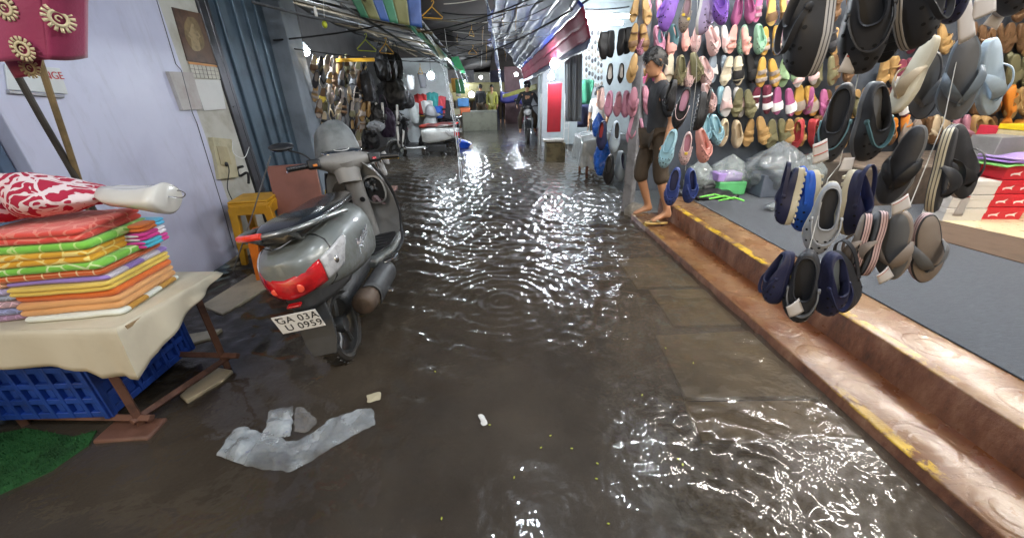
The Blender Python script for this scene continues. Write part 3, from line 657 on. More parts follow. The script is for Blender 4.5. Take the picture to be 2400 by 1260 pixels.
o = mb.build('table_cloth', clothm, sharp=60, solid=.003); tag(o, 'cream cloth draped over the rusty iron table under the towels', 'tablecloth')
# blue crate: four slatted walls, rim and floor
crm = M('blue crate plastic', (.02, .07, .36), .45, var=.35, scale=7, bump=.25, alt=(.012, .035, .17))
c1, c2 = gz(262, 972, .07), gz(446, 818, .07); ex = (c2 - c1); Ly = ex.length; ey = ex.normalized(); exx = V(-ey.y, ey.x, 0)
cr = thing('plastic_crate', 'dirty blue plastic crate under the towel table', 'crate', mtx=frame(c1, ey, exx))
W_, H_ = .60, .31
def crate_wall(a, d, L, nrm, name='crate_side'):
    mb = MB(); X = frame(a, d, (0, 0, 1))
    mb.box((L / 2, H_ / 2, -.012), (L - .02, H_ - .02, .008), X=X)
    for z in (.016, .105, .20, .292): mb.box((L / 2, z, 0), (L, .03 if z > .1 else .035, .022), X=X)
    k = int(L / .085)
    for i in range(k + 1): mb.box((i * L / k, H_ / 2, .002), (.02 if i % k else .05, H_, .024), X=X)
    for i in range(k):
        for z in (.06, .152): mb.box(((i + .5) * L / k, z, -.003), (L / k * .34, .05, .012), X=X)
    return mb.build(name, crm, cr, bevel=.003)
crate_wall((0, 0, 0), (1, 0, 0), Ly, None); crate_wall((0, W_, 0), (0, -1, 0), W_, None); crate_wall((Ly, W_, 0), (-1, 0, 0), Ly, None); crate_wall((Ly, 0, 0), (0, 1, 0), W_, None)
MB().box((Ly / 2, W_ / 2, .02), (Ly - .03, W_ - .03, .012)).build('crate_floor', crm, cr)
# brick under the near leg
o = MB().box((-1.83, 1.47, -.018), (.26, .13, .07)).build('brick', M('wet brick', (.16, .075, .05), .5, var=.4, bump=.5), bevel=.012); tag(o, 'wet red brown brick under the near leg of the towel table', 'brick')
# folded towels --------------------------------------------------------------
def towelmat(name, col, line=None, kind=None, scale=30):
    m, nt, b = newmat(name); n = N(nt); c = n.coord()
    base = n.ramp(n.noise(c, 5, 4), [(.3, tuple(x * .78 for x in col)), (.6, col)])
    if line:
        if kind == 'check':
            s = n.xyz(c); f = n.math('MAXIMUM', n.math('GREATER_THAN', n.math('FRACT', n.math('MULTIPLY', s[0], 16)), .9), n.math('GREATER_THAN', n.math('FRACT', n.math('MULTIPLY', s[2], 60)), .93))
        elif kind == 'bands':
            s = n.xyz(c); f = n.math('GREATER_THAN', n.math('SINE', n.math('MULTIPLY', s[1], 34)), .1)
        else:
            v = n.node('ShaderNodeTexVoronoi', feature='DISTANCE_TO_EDGE'); n.put(v.inputs['Vector'], c); v.inputs['Scale'].default_value = scale * .45
            f = n.math('LESS_THAN', v.outputs['Distance'], .05)
        base = n.mix(f, base, line)
    n.put(b.inputs['Base Color'], base); b.inputs['Roughness'].default_value = .92; b.inputs['Sheen Weight'].default_value = .3
    n.put(b.inputs['Normal'], n.bump(n.noise(c, 420, 2), .5, .003)); return m
TC, TR, TL = gz(300, 738, ZT), gz(430, 652, ZT), gz(62, 760, ZT)
ur, ul = (TR - TC), (TL - TC)
towels = [  # colour word, colour, line colour, kind, thickness, lobes, shift
    ('golden brown', (.52, .26, .03), (.75, .78, .70), 'bands', .022, 1), ('pale peach', (.80, .40, .15), None, None, .052, 2), ('deep orange', (.80, .17, .02), None, None, .030, 1),
    ('soft yellow', (.80, .56, .10), None, None, .034, 2), ('white and violet', (.66, .62, .70), (.30, .20, .55), 'bands', .020, 1), ('orange checked', (.72, .13, .02), (.85, .60, .35), 'check', .030, 1),
    ('lime green netted', (.22, .60, .06), (.60, .78, .35), None, .028, 1), ('amber yellow', (.82, .42, .02), (.85, .66, .20), None, .048, 2), ('bright green', (.24, .66, .07), (.55, .80, .25), None, .030, 1), ('coral red', (.76, .075, .05), (.80, .22, .16), None, .046, 2)]
z = ZT + .004
def towel(z, th, lobes, jr, name, mat, label, P0, U, W, mats2=None):
    """rounded folded slab: corner P0, edges U and W"""
    mb = MB(); n = 14; rings = []
    def outline(ins):
        pts = []; cs = [(0, 0), (1, 0), (1, 1), (0, 1)]; lu, lw = U.length, W.length
        for ci, (a, b) in enumerate(cs):
            r = .022 + ins
            cxa = a * lu + (r if a == 0 else -r); cyb = b * lw + (r if b == 0 else -r)
            st = [180, 270, 0, 90][ci]
            for k in range(7):
                t = R(st + 90 * k / 6); rr = max(r - ins, .004); pts.append(P0 + U.normalized() * (cxa + rr * math.cos(t)) + W.normalized() * (cyb + rr * math.sin(t)))
            # intermediate points for waviness
            a2, b2 = cs[(ci + 1) % 4]
            for k in range(1, 12):
                f = k / 12; x = lerp(a, a2, f) * lu; y = lerp(b, b2, f) * lw
                x = min(max(x, ins), lu - ins); y = min(max(y, ins), lw - ins)
                if (ci == 0 or ci == 2): x = lerp(r, lu - r, f if ci == 0 else 1 - f)
                else: y = lerp(r, lw - r, f if ci == 1 else 1 - f)
                pts.append(P0 + U.normalized() * x + W.normalized() * y)
        return pts
    N_ = 8 * lobes
    prof = [(0, .030)] + [((k + .5) / N_, .015 * (1 - math.sqrt(max(0, 1 - (2 * (((k + .5) / 8) % 1) - 1) ** 2)))) for k in range(N_)] + [(1, .030)]
    for h, ins in prof:
        ring = []
        for p in outline(ins):
            wv = .004 * noise.noise((p.x * 9, p.y * 9, z * 40)) + .006 * noise.noise((p.x * 3.1, p.y * 3.1, z * 30 + 7))
            ring.append(p + V(wv * 1.2, wv, h * th + (wv * .7)))
        rings.append(ring)
    mb.loft(rings); mb.v = [p + V(0, 0, z - ZT) for p in mb.v]
    o = mb.build(name, mat, sharp=75); return tag(o, label, 'towel', 'folded towels in the pile')
ords = ['at the very bottom of the pile', 'second from the bottom', 'third from the bottom', 'fourth from the bottom', 'fifth from the bottom', 'fifth from the top', 'fourth from the top', 'third from the top', 'second from the top', 'topmost of the pile']
for i, (cw, col, line, kind, th, lobes) in enumerate(towels):
    th *= 1.15
    sh = V(rnd.uniform(-.012, .012) - .006 * i, rnd.uniform(-.01, .01) + .003 * i, 0)
    if i < 5: k1, k2 = 1.0, 1.0
    else: k1, k2 = rnd.uniform(.9, .98), rnd.uniform(1.0, 1.06)
    a = rnd.uniform(-.03, .03); Rz = Matrix.Rotation(a, 3, 'Z')
    towel(z, th, lobes, 0, 'folded_towel', towelmat('towel ' + cw, col, line, kind), f'{cw} folded towel, {ords[i]}', TC + sh, Rz @ (ur * k1), Rz @ (ul * k2)); z += th * .98
ZTOP = z
# coloured ends of the upper towels seen on the right face: a second, shorter set tucked in behind
for i, (cw, col, dz, th) in enumerate([('sky blue', (.06, .50, .66), -.165, .036), ('magenta', (.66, .03, .28), -.127, .036), ('orange and blue', (.78, .20, .03), -.088, .034)]):
    P0 = TC + ur * (.62 + .03 * i) + V(.02, -.01, 0)
    towel(ZTOP + dz, th, 2, 0, 'folded_towel', towelmat('towel ' + cw, col, [(.66, .04, .30), (.85, .8, .85), (.08, .45, .70)][i], 'bands'), f'{cw} banded towel tucked in at the right-hand end of the pile', P0, ur * .44, ul * .55)
# second pile at the left edge: thin printed cloths
z = ZT + .004
for i, (cw, col) in enumerate([('mauve', (.36, .22, .34)), ('grey blue', (.25, .27, .45)), ('pale pink', (.55, .36, .40)), ('slate', (.30, .33, .42)), ('lilac', (.42, .36, .55)), ('dusty orange', (.6, .33, .2)), ('cream', (.62, .55, .45))]):
    th = .030; towel(z, th, 1, 0, 'folded_cloth', towelmat('cloth ' + cw, col, tuple(min(1, x * 1.5) for x in col), None, 60), f'{cw} printed folded cloth in the second pile, ' + ['at its bottom', 'second up', 'third up', 'fourth up', 'fifth up', 'sixth up', 'at its top'][i], TL + ul.normalized() * .02 + V(.0, .03, 0), ur * .9, ul * 1.0)['group'] = 'printed cloths in the second pile'; z += th
# red printed bundle lying on the pile
m, nt, b = newmat('red floral print'); n = N(nt); c = n.coord()
v = n.node('ShaderNodeTexVoronoi', feature='DISTANCE_TO_EDGE'); mp = n.node('ShaderNodeVectorMath', operation='ADD'); dn = n.node('ShaderNodeTexNoise'); dn.inputs['Scale'].default_value = 9; n.put(dn.inputs['Vector'], c)
sc_ = n.node('ShaderNodeVectorMath', operation='SCALE'); n.put(sc_.inputs[0], dn.outputs['Color']); sc_.inputs['Scale'].default_value = .12
n.put(mp.inputs[0], c); n.put(mp.inputs[1], sc_.outputs[0]); n.put(v.inputs['Vector'], mp.outputs[0]); v.inputs['Scale'].default_value = 12
w1 = n.node('ShaderNodeTexWave', wave_type='RINGS', rings_direction='SPHERICAL'); n.put(w1.inputs['Vector'], mp.outputs[0]); w1.inputs['Scale'].default_value = 7; w1.inputs['Distortion'].default_value = 9; w1.inputs['Detail Scale'].default_value = 2.2
f = n.math('MAXIMUM', n.math('LESS_THAN', v.outputs['Distance'], .055), n.math('GREATER_THAN', w1.outputs['Fac'], .80))
n.put(b.inputs['Base Color'], n.mix(f, (.40, .012, .045), (.74, .62, .62))); b.inputs['Roughness'].default_value = .85; n.put(b.inputs['Normal'], n.bump(n.noise(c, 14, 4), .4, .01))
mb = MB(); pa, pb2 = at(-120, 474, 1.62), at(250, 450, 1.80); rings = []
for i in range(25):
    t = i / 24; q = pa.lerp(pb2, t); ry = .055 + .085 * math.sin(math.pi * min(1, (1 - t) * 1.6 + .02)) if t > .4 else .14
    rz = lerp(.095, .035, smooth(max(0, (t - .45) / .55))); rz = max(rz, .02)
    rings.append([q + V(.01 * math.sin(a), ry * math.cos(a), rz * math.sin(a) + .010 * noise.noise((t * 7, a, 1)) - (.085 - rz) * .35) for a in [2 * math.pi * k / 28 for k in range(28)]])
mb.loft(rings); o = mb.build('cloth_bundle', m, sharp=80); tag(o, 'red and white floral printed cloth bundle lying on top of the towels', 'cloth')
# white display hanger with wire hook
hg = thing('display_hanger', 'glossy white moulded display hanger with a wire hook lying on the towels', 'hanger', at(322, 462, 1.80))
glw = M('glossy white plastic', (.62, .60, .55), .18, var=.1, bump=.05, coat=.5)
mb = MB(); rings = []
for x, ry, rz, dz in [(-.16, .015, .010, .03), (-.13, .05, .024, .022), (-.08, .075, .036, .01), (-.02, .085, .036, .004), (.04, .082, .042, -.004), (.09, .085, .050, -.008), (.125, .082, .053, -.010), (.135, .07, .045, -.010)]:
    rings.append([(x, 1.15 * ry * math.cos(a), dz + 1.35 * rz * math.sin(a) * (1 - .25 * math.cos(a) ** 2) - .012 * math.exp(-((a - 1.6) / .3) ** 2) * (abs(x) < .1)) for a in [2 * math.pi * k / 32 for k in range(32)]])
mb.loft(rings); mb.build('hanger_body', glw, hg, sharp=70)
mb = MB(); mb.tube(spline([(.13, 0, -.002), (.165, 0, -.006), (.195, .0, -.008), (.215, -.004, .008), (.205, -.006, .022), (.188, -.006, .026)], 6), .0026, 6); mb.build('hook', M('steel wire', (.25, .25, .26), .3, metal=1), hg)
# red cloth with rosettes hanging at the top left
m = M('maroon silk', (.30, .022, .085), .6, var=.3, scale=4, bump=.25, bscale=120, sheen=.3); cream = M('rosette cream', (.55, .46, .28), .7, bump=.1)
gt = MB(); Yc = 1.50
c0, c1_, c2_, c3_ = at(-70, -60, Yc), at(92, -60, Yc), at(112, 140, Yc), at(-70, 150, Yc)
gt.grid(lambda u, v: c0.lerp(c1_, u).lerp(c3_.lerp(c2_, u), v) + V(0, .008 * math.sin(6 * u + 2 * v), 0), 20, 14)
d0, d1 = c1_ + V(.05, .10, 0), c2_ + V(.03, .11, .012)
gt.grid(lambda u, v: c1_.lerp(d0, u).lerp(c2_.lerp(d1, u), v) + V(.012 * math.sin(math.pi * u), -.01 * math.sin(math.pi * u), -.006 * math.sin(math.pi * u) * v), 8, 14)
e0, e1, e2, e3 = at(5, 135, Yc + .06), at(100, 135, Yc + .06), at(92, 176, Yc + .06), at(35, 184, Yc + .06)
gt.grid(lambda u, v: e0.lerp(e1, u).lerp(e3.lerp(e2, u), v), 10, 6)
def rosette(cpt, X, Y, r):
    cpt = cpt; nn = 15; ring = []
    for k in range(nn):
        a = 2 * math.pi * k / nn; p = [cpt + (X * math.cos(a + s * .16) + Y * math.sin(a + s * .16)) * (r * q) for s, q in ((-1, .62), (-.75, 1.0), (.75, 1.02), (1, .62))]
        gt.add(p, [(0, 1, 2, 3)], 1)
    for r0, r1 in ((.40, .64), (.13, .24)):
        vs = [cpt + (X * math.cos(2 * math.pi * k / 24) + Y * math.sin(2 * math.pi * k / 24)) * (r * q) for q in (r0, r1) for k in range(24 if r0 > .3 else 24)]
        gt.add(vs, [(k, (k + 1) % 24, 24 + (k + 1) % 24, 24 + k) for k in range(24 if r0 > .3 else 18)], 1)
nrm = (c1_ - c0).cross(c3_ - c0).normalized(); nrm = nrm if nrm.y < 0 else -nrm
def onf(px, py, Yq=Yc, d=.012): return at(px, py, Yq) + V(0, -d, 0)
ax, ay = (c1_ - c0).normalized(), V(0, 0, 1)
rosette(onf(62, 116), ax, ay, .036); rosette(onf(78, 160, Yc + .06), ax, ay, .032); rosette(onf(20, 20), ax, ay, .036)
sx = (d0 - c1_).normalized()
rosette(c1_.lerp(d0, .35).lerp(c2_.lerp(d1, .35), .5) + V(.014, -.018, 0), sx, ay, .040)
o = gt.build('hanging_cloth', [m, cream], sharp=50, solid=.0012); tag(o, 'maroon cloth with cream spiral rosettes hanging at the upper left', 'cloth')
# two poles leaning behind the pile
def pole(a, b, r, mat, label):
    a, b = V(*a), V(*b); d = (b - a); k = (0.02 - a.z) / d.z; foot = a + d * k
    mb = MB(); pts = [a.lerp(foot, i / 8) + V(.006 * noise.noise((i * .9, a.x, 0)), 0, 0) for i in range(9)]; mb.tube(pts, [r * (1 + .12 * noise.noise((i, 3, a.x))) for i in range(9)], 10)
    return tag(mb.build('leaning_pole', mat), label, 'pole', 'poles leaning behind the towels')
pole(at(38, 172, 2.2), at(176, 415, 2.26), .015, M('dark bamboo', (.055, .045, .035), .5, var=.5, scale=12), 'darker pole leaning below the maroon cloth, more slanted of the two')
pole(at(92, 140, 2.15), at(182, 412, 2.28), .014, M('bamboo', (.27, .19, .09), .5, var=.4, scale=12), 'light brown bamboo pole leaning beside the darker pole')
# things fixed on the wall
def wallquad(px, X, th, name, mat, label, cat, parent=None, bevel=.002):
    P = [atx(x, y, X) for x, y in px]
    mb = MB(); mb.loft([[p for p in P], [p + V(-th, 0, 0) for p in P]]); o = mb.build(name, mat, parent, bevel=bevel)
    if label: tag(o, label, cat)
    return o
XF = XW - .008; paper = M('white paper', (.66, .66, .64), .6, var=.08)
sg = wallquad([(12, 150), (140, 160), (160, 221), (20, 210)], XW + .012, .01, 'wall_sign', M('sign white', (.62, .64, .63), .4, var=.08), 'white sign with red letters NGE, half hidden by the maroon cloth', 'sign')
q = atx(126, 178, XW + .0135); text_mesh('sign_lettering', 'NGE', .055, M('sign red', (.55, .04, .05), .5), sg, frame(q, (0, 1, 0), (0, 0, 1)), .0008)
wallquad([(22, 212), (152, 224), (152, 230), (24, 219)], XW + .02, .02, 'sign_ledge', M('ledge grey', (.36, .36, .37), .5), 'thin grey ledge under the white sign', 'ledge')
XC = XW - .0
cal = wallquad([(404, 17), (474, 33), (508, 152), (440, 143)], XC, .012, 'wall_calendar', M('calendar brown', (.115, .062, .038), .5, var=.6, scale=7, alt=(.035, .02, .016)), 'old calendar with a brown picture of a pale robed figure', 'calendar')
def onw(px, py, d=.003): return atx(px, py, XC + d)
figm = M('picture cream', (.33, .25, .14), .6, var=.5, scale=16); figl = M('picture glow', (.21, .15, .075), .6, var=.4, scale=14)
def blob(pts, d, mat, name, par):
    P = [onw(x, y, d) for x, y in spline([(a, b, 0) for a, b in pts + pts[:1]], 5) and [(v.x, v.y) for v in spline([(a, b, 0) for a, b in pts + pts[:1]], 5)[:-1]]]
    mb = MB(); mb.loft([P, [p + V(-.002, 0, 0) for p in P]]); return mb.build(name, mat, par)
blob([(440, 40), (458, 45), (474, 80), (478, 112), (455, 118), (436, 90), (432, 60)], .0022, figl, 'picture_glow', cal)
fg = blob([(449, 56), (454, 58), (455, 68), (463, 74), (470, 86), (466, 92), (470, 118), (452, 117), (448, 92), (440, 84), (446, 72), (447, 66)], .0036, figm, 'picture_figure', cal)
wallquad([(441, 144), (508, 153), (511, 158), (443, 150)], XC + .002, .003, 'calendar_band', M('calendar band', (.62, .30, .10), .5), None, None, cal)
gdm = M('calendar grid white', (.55, .53, .46), .6)
cg = wallquad([(444, 151), (511, 159), (517, 186), (452, 182)], XC + .001, .004, 'calendar_sheet', gdm, None, None, cal)
mb = MB()
for k in range(1, 7): a, b_ = onw(lerp(444, 511, k / 7), lerp(151, 159, k / 7), .0035), onw(lerp(452, 517, k / 7), lerp(182, 186, k / 7), .0035); mb.tube([a, b_], .0016 if k != 4 else .003, 4)
for k in range(1, 3): a, b_ = onw(lerp(444, 452, k / 3), lerp(151, 182, k / 3), .0035), onw(lerp(511, 517, k / 3), lerp(159, 186, k / 3), .0035); mb.tube([a, b_], .0016, 4)
mb.build('date_lines', M('grid grey', (.20, .19, .17), .6), cg)
wallquad([(396, 168), (452, 170), (476, 256), (430, 259)], XC + .03, .04, 'stained_board', M('stained board', (.46, .44, .42), .65, var=.35, scale=5, alt=(.36, .29, .27)), 'stained grey board fixed over the edge of the white wall', 'board')
wallquad([(454, 186), (517, 188), (530, 256), (479, 260)], XC + .006, .012, 'notice_panel', paper, 'blank white panel under the calendar', 'panel')
el = wallquad([(498, 322), (543, 326), (560, 415), (515, 420)], XC + .03, .05, 'switch_board', M('cream switch board', (.47, .42, .27), .5, var=.35, scale=10), 'cream electrical switch board with a socket on the stained column', 'switch board')
wallquad([(508, 342), (532, 344), (544, 386), (519, 388)], XC + .038, .006, 'switch_plate', M('switch plate', (.42, .35, .20), .4), None, None, el)
mb = MB(); q = atx(531, 385, XC + .042); mb.sphere(q, (.012, .022, .022), 14, 8); mb.build('plug', M('black plug', (.015, .015, .016), .5), el)
mb = MB(); mb.tube(spline([q + V(.012, 0, 0), atx(537, 402, XC + .05), atx(533, 440, XC + .04), atx(545, 470, XC + .03)], 5), .004, 6); mb.build('plug_cord', cordm, el)
mb = MB(); mb.tube(spline([atx(545, 330, XC + .03), atx(548, 360, XC + .06), atx(572, 370, XC + .08), atx(584, 345, XC + .03)], 6), .004, 6); o = mb.build('white_cable', whitepl); tag(o, 'loop of white cable hanging beside the switch board', 'cable')
mb = MB(); mb.tube([atx(367, 0, XW + .004), atx(412, 150, XW + .004), atx(425, 165, XW + .03), atx(450, 262, XW + .03), atx(462, 290, XW + .004), atx(520, 480, XW + .004), atx(548, 580, XW + .004)], .0032, 6); o = mb.build('wall_cable', M('grey cable', (.14, .14, .16), .5)); tag(o, 'thin grey cable running down the white wall edge', 'cable')
mb = MB(); mb.tube(spline([at(570, 390, 4.0), at(556, 395, 4.0), at(562, 412, 4.0), at(580, 405, 4.0), at(583, 430, 4.0)], 6), .012, 8); o = mb.build('black_hose', cordm); tag(o, 'curl of black hose hooked on the column beside the door frame', 'hose')
# stools and board
def stool(loc, rz, h, w_, mat, label, cut=True, tilt=0):
    t = thing('plastic_stool', label, 'stool', loc, (tilt, 0, rz), group='plastic stools by the shutter')
    b0, b1 = w_ * .5, w_ * .40
    mb = MB(); mb.box((0, 0, h - .012), (2 * b1, 2 * b1, .024)); mb.box((0, 0, h - .05), (2 * b1 + .006, 2 * b1 + .006, .06)); mb.build('seat', mat, t, bevel=.012)
    for sx in (-1, 1):
        for sy in (-1, 1):
            mb = MB(); mb.loft([[(sx * lerp(b0, b1, f) + a * .028 * lerp(.9, 1.25, f) - sx * .028, sy * lerp(b0, b1, f) + b_ * .028 * lerp(.9, 1.25, f) - sy * .028, f * (h - .06)) for a, b_ in ((-1, -1), (1, -1), (1, 1), (-1, 1))] for f in (0, .5, 1)]); mb.build('leg', mat, t, bevel=.006)
    for ax_ in range(4):
        X = Matrix.Rotation(ax_ * math.pi / 2, 4, 'Z'); MB().box((0, -b1 - .004, h * .86), (2 * b1 * .9, .012, h * .14), X=X).build('apron', mat, t, bevel=.004); MB().box((0, -(b0 + b1) / 2 - .004, h * .30), (2 * b1, .014, .035), X=X).build('stretcher', mat, t, bevel=.004)
    return t
yel = M('yellow stool plastic', (.60, .30, .015), .4, var=.25, scale=5, bump=.1); orn = M('orange stool plastic', (.72, .17, .012), .4, var=.2, bump=.1)
stool((-2.22, 3.66, .02), R(8), .60, .42, yel, 'yellow plastic stool standing by the end of the white wall')
stool((-1.98, 3.30, .01), R(20), .40, .34, orn, 'low orange plastic stool in front of the yellow one')
stool((-1.48, 4.02, .0), R(4), .62, .44, M('yellow crate plastic', (.56, .40, .03), .4, var=.2), 'yellow plastic stool behind the red brown board')
P = [at(624, 391, 3.85), at(738, 384, 3.85), at(764, 510, 3.60), at(655, 524, 3.60)]
mb = MB(); mb.loft([P, [p + V(0, .025, .005) for p in P]]); o = mb.build('leaning_board', M('red brown board', (.245, .095, .065), .6, var=.25, scale=3, bump=.2), bevel=.004); tag(o, 'square red brown board leaning against the yellow stool behind the scooter', 'board')
a = at(634, 366, 3.2); b_ = gz(546, 636, .0); o = MB().tube([a, a.lerp(b_, .5) + V(.008, 0, 0), b_], .0055, 8).build('thin_rod', M('grey rod', (.32, .32, .31), .4, metal=.4)); tag(o, 'thin grey rod slanting from the pavement up to the mirror of the grey scooter', 'rod')
# turf mat, litter
tf = M('turf green', (.018, .10, .022), .8, var=.5, scale=5, bump=.4); mb = MB(); tp = [gz(0, 1012, .01), gz(60, 1000, .01), gz(170, 1020, .01), gz(225, 1005, .01), gz(205, 1040, .01), gz(120, 1100, .01), gz(0, 1155, .01), gz(-260, 1250, .01), gz(-300, 1020, .01)]
mb.prism([(p.x, p.y) for p in tp], -.02, .004)
import mathutils.geometry as mg
x0, x1, y0, y1 = min(p.x for p in tp), max(p.x for p in tp), min(p.y for p in tp), max(p.y for p in tp)
def inside(x, y):
    c_ = False; j = len(tp) - 1
    for i in range(len(tp)):
        if (tp[i].y > y) != (tp[j].y > y) and x < (tp[j].x - tp[i].x) * (y - tp[i].y) / (tp[j].y - tp[i].y) + tp[i].x: c_ = not c_
        j = i
    return c_
for k in range(9000):
    x, y = rnd.uniform(x0, x1), rnd.uniform(y0, y1)
    if inside(x, y):
        a = rnd.uniform(0, 6.28); h = rnd.uniform(.008, .018); dx, dy = .0022 * math.cos(a), .0022 * math.sin(a); lx, ly = rnd.uniform(-.008, .008), rnd.uniform(-.008, .008)
        mb.add([(x - dx, y - dy, .003), (x + dx, y + dy, .003), (x + lx, y + ly, .003 + h)], [(0, 1, 2)])
o = mb.build('turf_mat', tf, recalc=False); tag(o, 'piece of green artificial turf on the ground under the towel table', 'turf mat')
# torn plastic sheet lying in the water
pl = bpy.data.materials.new('thin plastic sheet'); pl.use_nodes = True; nt = pl.node_tree; n = N(nt); b = nt.nodes['Principled BSDF']; c = n.coord()
n.put(b.inputs['Base Color'], n.ramp(n.noise(c, 22, 4, .7), [(.42, (.66, .73, .77)), (.62, (.80, .85, .88)), (.72, (.42, .48, .72))]))
b.inputs['Roughness'].default_value = .22; n.put(b.inputs['Alpha'], n.ramp(n.noise(c, 3.5, 4), [(.40, .14), (.64, .55)])); n.put(b.inputs['Normal'], n.bump(n.noise(c, 16, 4, .5, 1.5), .5, .015))
def sheet(top, bot, name, label, cat, z0=.006, hump=.03, mat=pl, nu=90, nv=30):
    T_ = spline([gz(x, y, z0) for x, y in top], 8); B_ = spline([gz(x, y, z0) for x, y in bot], 8)
    def fn(u, v):
        i = min(int(u * (len(T_) - 1)), len(T_) - 2); f = u * (len(T_) - 1) - i; t = T_[i].lerp(T_[i + 1], f)
        i = min(int(u * (len(B_) - 1)), len(B_) - 2); f = u * (len(B_) - 1) - i; bb = B_[i].lerp(B_[i + 1], f)
        p = t.lerp(bb, v); e = math.sin(math.pi * v) ** .5 * math.sin(math.pi * u) ** .3
        p.z += e * hump * (.35 + 1.3 * abs(noise.noise((p.x * 11, p.y * 11, 1))) + .7 * abs(noise.noise((p.x * 22, p.y * 22, 4))))
        return p + V(.012 * noise.noise((p.x * 25, p.y * 25, 8)), .012 * noise.noise((p.x * 25, p.y * 25, 3)), 0)
    mb = MB(); mb.grid(fn, nu, nv); return tag(mb.build(name, mat, sharp=180, recalc=False), label, cat)
ps = sheet([(512, 1060), (560, 1000), (640, 1022), (700, 1030), (770, 985), (830, 962), (872, 955)], [(512, 1066), (560, 1085), (640, 1103), (690, 1100), (760, 1060), (830, 1018), (882, 994)], 'plastic_sheet', 'torn pale bluish plastic sheet floating in the water in front of the scooter', 'plastic sheet')
s2 = sheet([(632, 962), (660, 955), (688, 951)], [(614, 1030), (650, 1026), (684, 1020)], 'plastic_scrap', 'pale grey plastic scrap standing up behind the floating sheet', 'plastic scrap', .012, .03, nu=20)
s3 = sheet([(692, 955), (715, 960), (742, 985)], [(690, 1010), (715, 1012), (742, 995)], 'plastic_bag', 'clear crumpled plastic bag in the water beside the floating sheet', 'plastic bag', .01, .045, M('clear film', (.6, .6, .6), .1, alpha=.22, bump=.8, bscale=25), 40)
lm = M('floating scrap', (.45, .40, .27), .6, var=.3)
lf = M('yellow green leaf', (.45, .50, .05), .6, var=.3); tiny = [(1505, 925), (1148, 995), (1398, 1121), (1268, 1048), (1035, 1214), (1205, 1118), (1426, 1226), (1400, 1085), (1340, 1050), (1560, 815), (1020, 870), (1290, 1020), (1625, 850), (1590, 1075), (1600, 1088)]
lfm = MB(); lfm.loft([[(.006 * math.cos(2 * math.pi * k / 8), .003 * math.sin(2 * math.pi * k / 8), zz) for k in range(8)] for zz in (0, .002)]); lme = lfm.mesh('floating_leaf', [lf])
for k, (x, y) in enumerate(tiny):
    o = bpy.data.objects.new('floating_leaf', lme); COL.objects.link(o); o.location = gz(x, y, .004); o.rotation_euler = (0, 0, rnd.uniform(0, 3)); tag(o, 'tiny yellow green leaf floating on the dark water', 'leaf', 'tiny leaves floating on the water')
o = sheet([(860, 925), (880, 920), (895, 921)], [(858, 940), (878, 941), (893, 934)], 'paper_scrap', 'small tan scrap of card floating behind the plastic sheet', 'scrap', .005, .008, lm, 8, 5)
o = sheet([(1122, 972), (1130, 970), (1136, 974)], [(1126, 994), (1134, 998), (1140, 992)], 'paper_scrap', 'small white scrap floating in the middle of the dark water', 'scrap', .006, .006, paper, 6, 5)
# ================================================================ SHOES
SL = .27
basem = M('shoe base', (.1, .1, .1), .5); holem = M('vent hole', (.006, .006, .007), .8, bump=0)
def halfw(t, pt=0): 
    w_ = interp(t, [0, .08, .2, .42, .68, .85, 1], [.030, .033, .0345, .033, .046, .044, .036])
    return w_ * (1 - pt * max(0, (t - .6) / .4) ** 1.5)
def outline(a, ins=0, pt=0):
    s = math.sin(a); t = (s + 1) / 2; c = math.cos(a)
    x = math.copysign(abs(c) ** .72, c) * (halfw(t, pt) - ins) + .007 * math.sin(math.pi * (t - .25)) * (1 if t > .25 else .3)
    return x, (t - .5) * (SL - 2 * ins)
NA = 36; AA = [2 * math.pi * k / NA for k in range(NA)]
def sole_rings(th, pt=0, heel=0, ins=.0035):
    def zz(y, z): return z + heel * max(0, .5 - (y / SL + .5)) * 2
    R_ = []
    for z, i in ((0, ins * 1.6), (th * .12, ins * .5), (th * .35, 0), (th * .5, .0012), (th * .65, 0), (th * .9, 0), (th, ins)):
        R_.append([(*outline(a, i, pt), z + (heel * max(0, 1 - ((outline(a)[1] / SL + .5) / .6)) * (z / th))) for a in AA])
    return R_
def P_(mb, name, sharp=60): return mb.mesh(name, [basem], sharp)

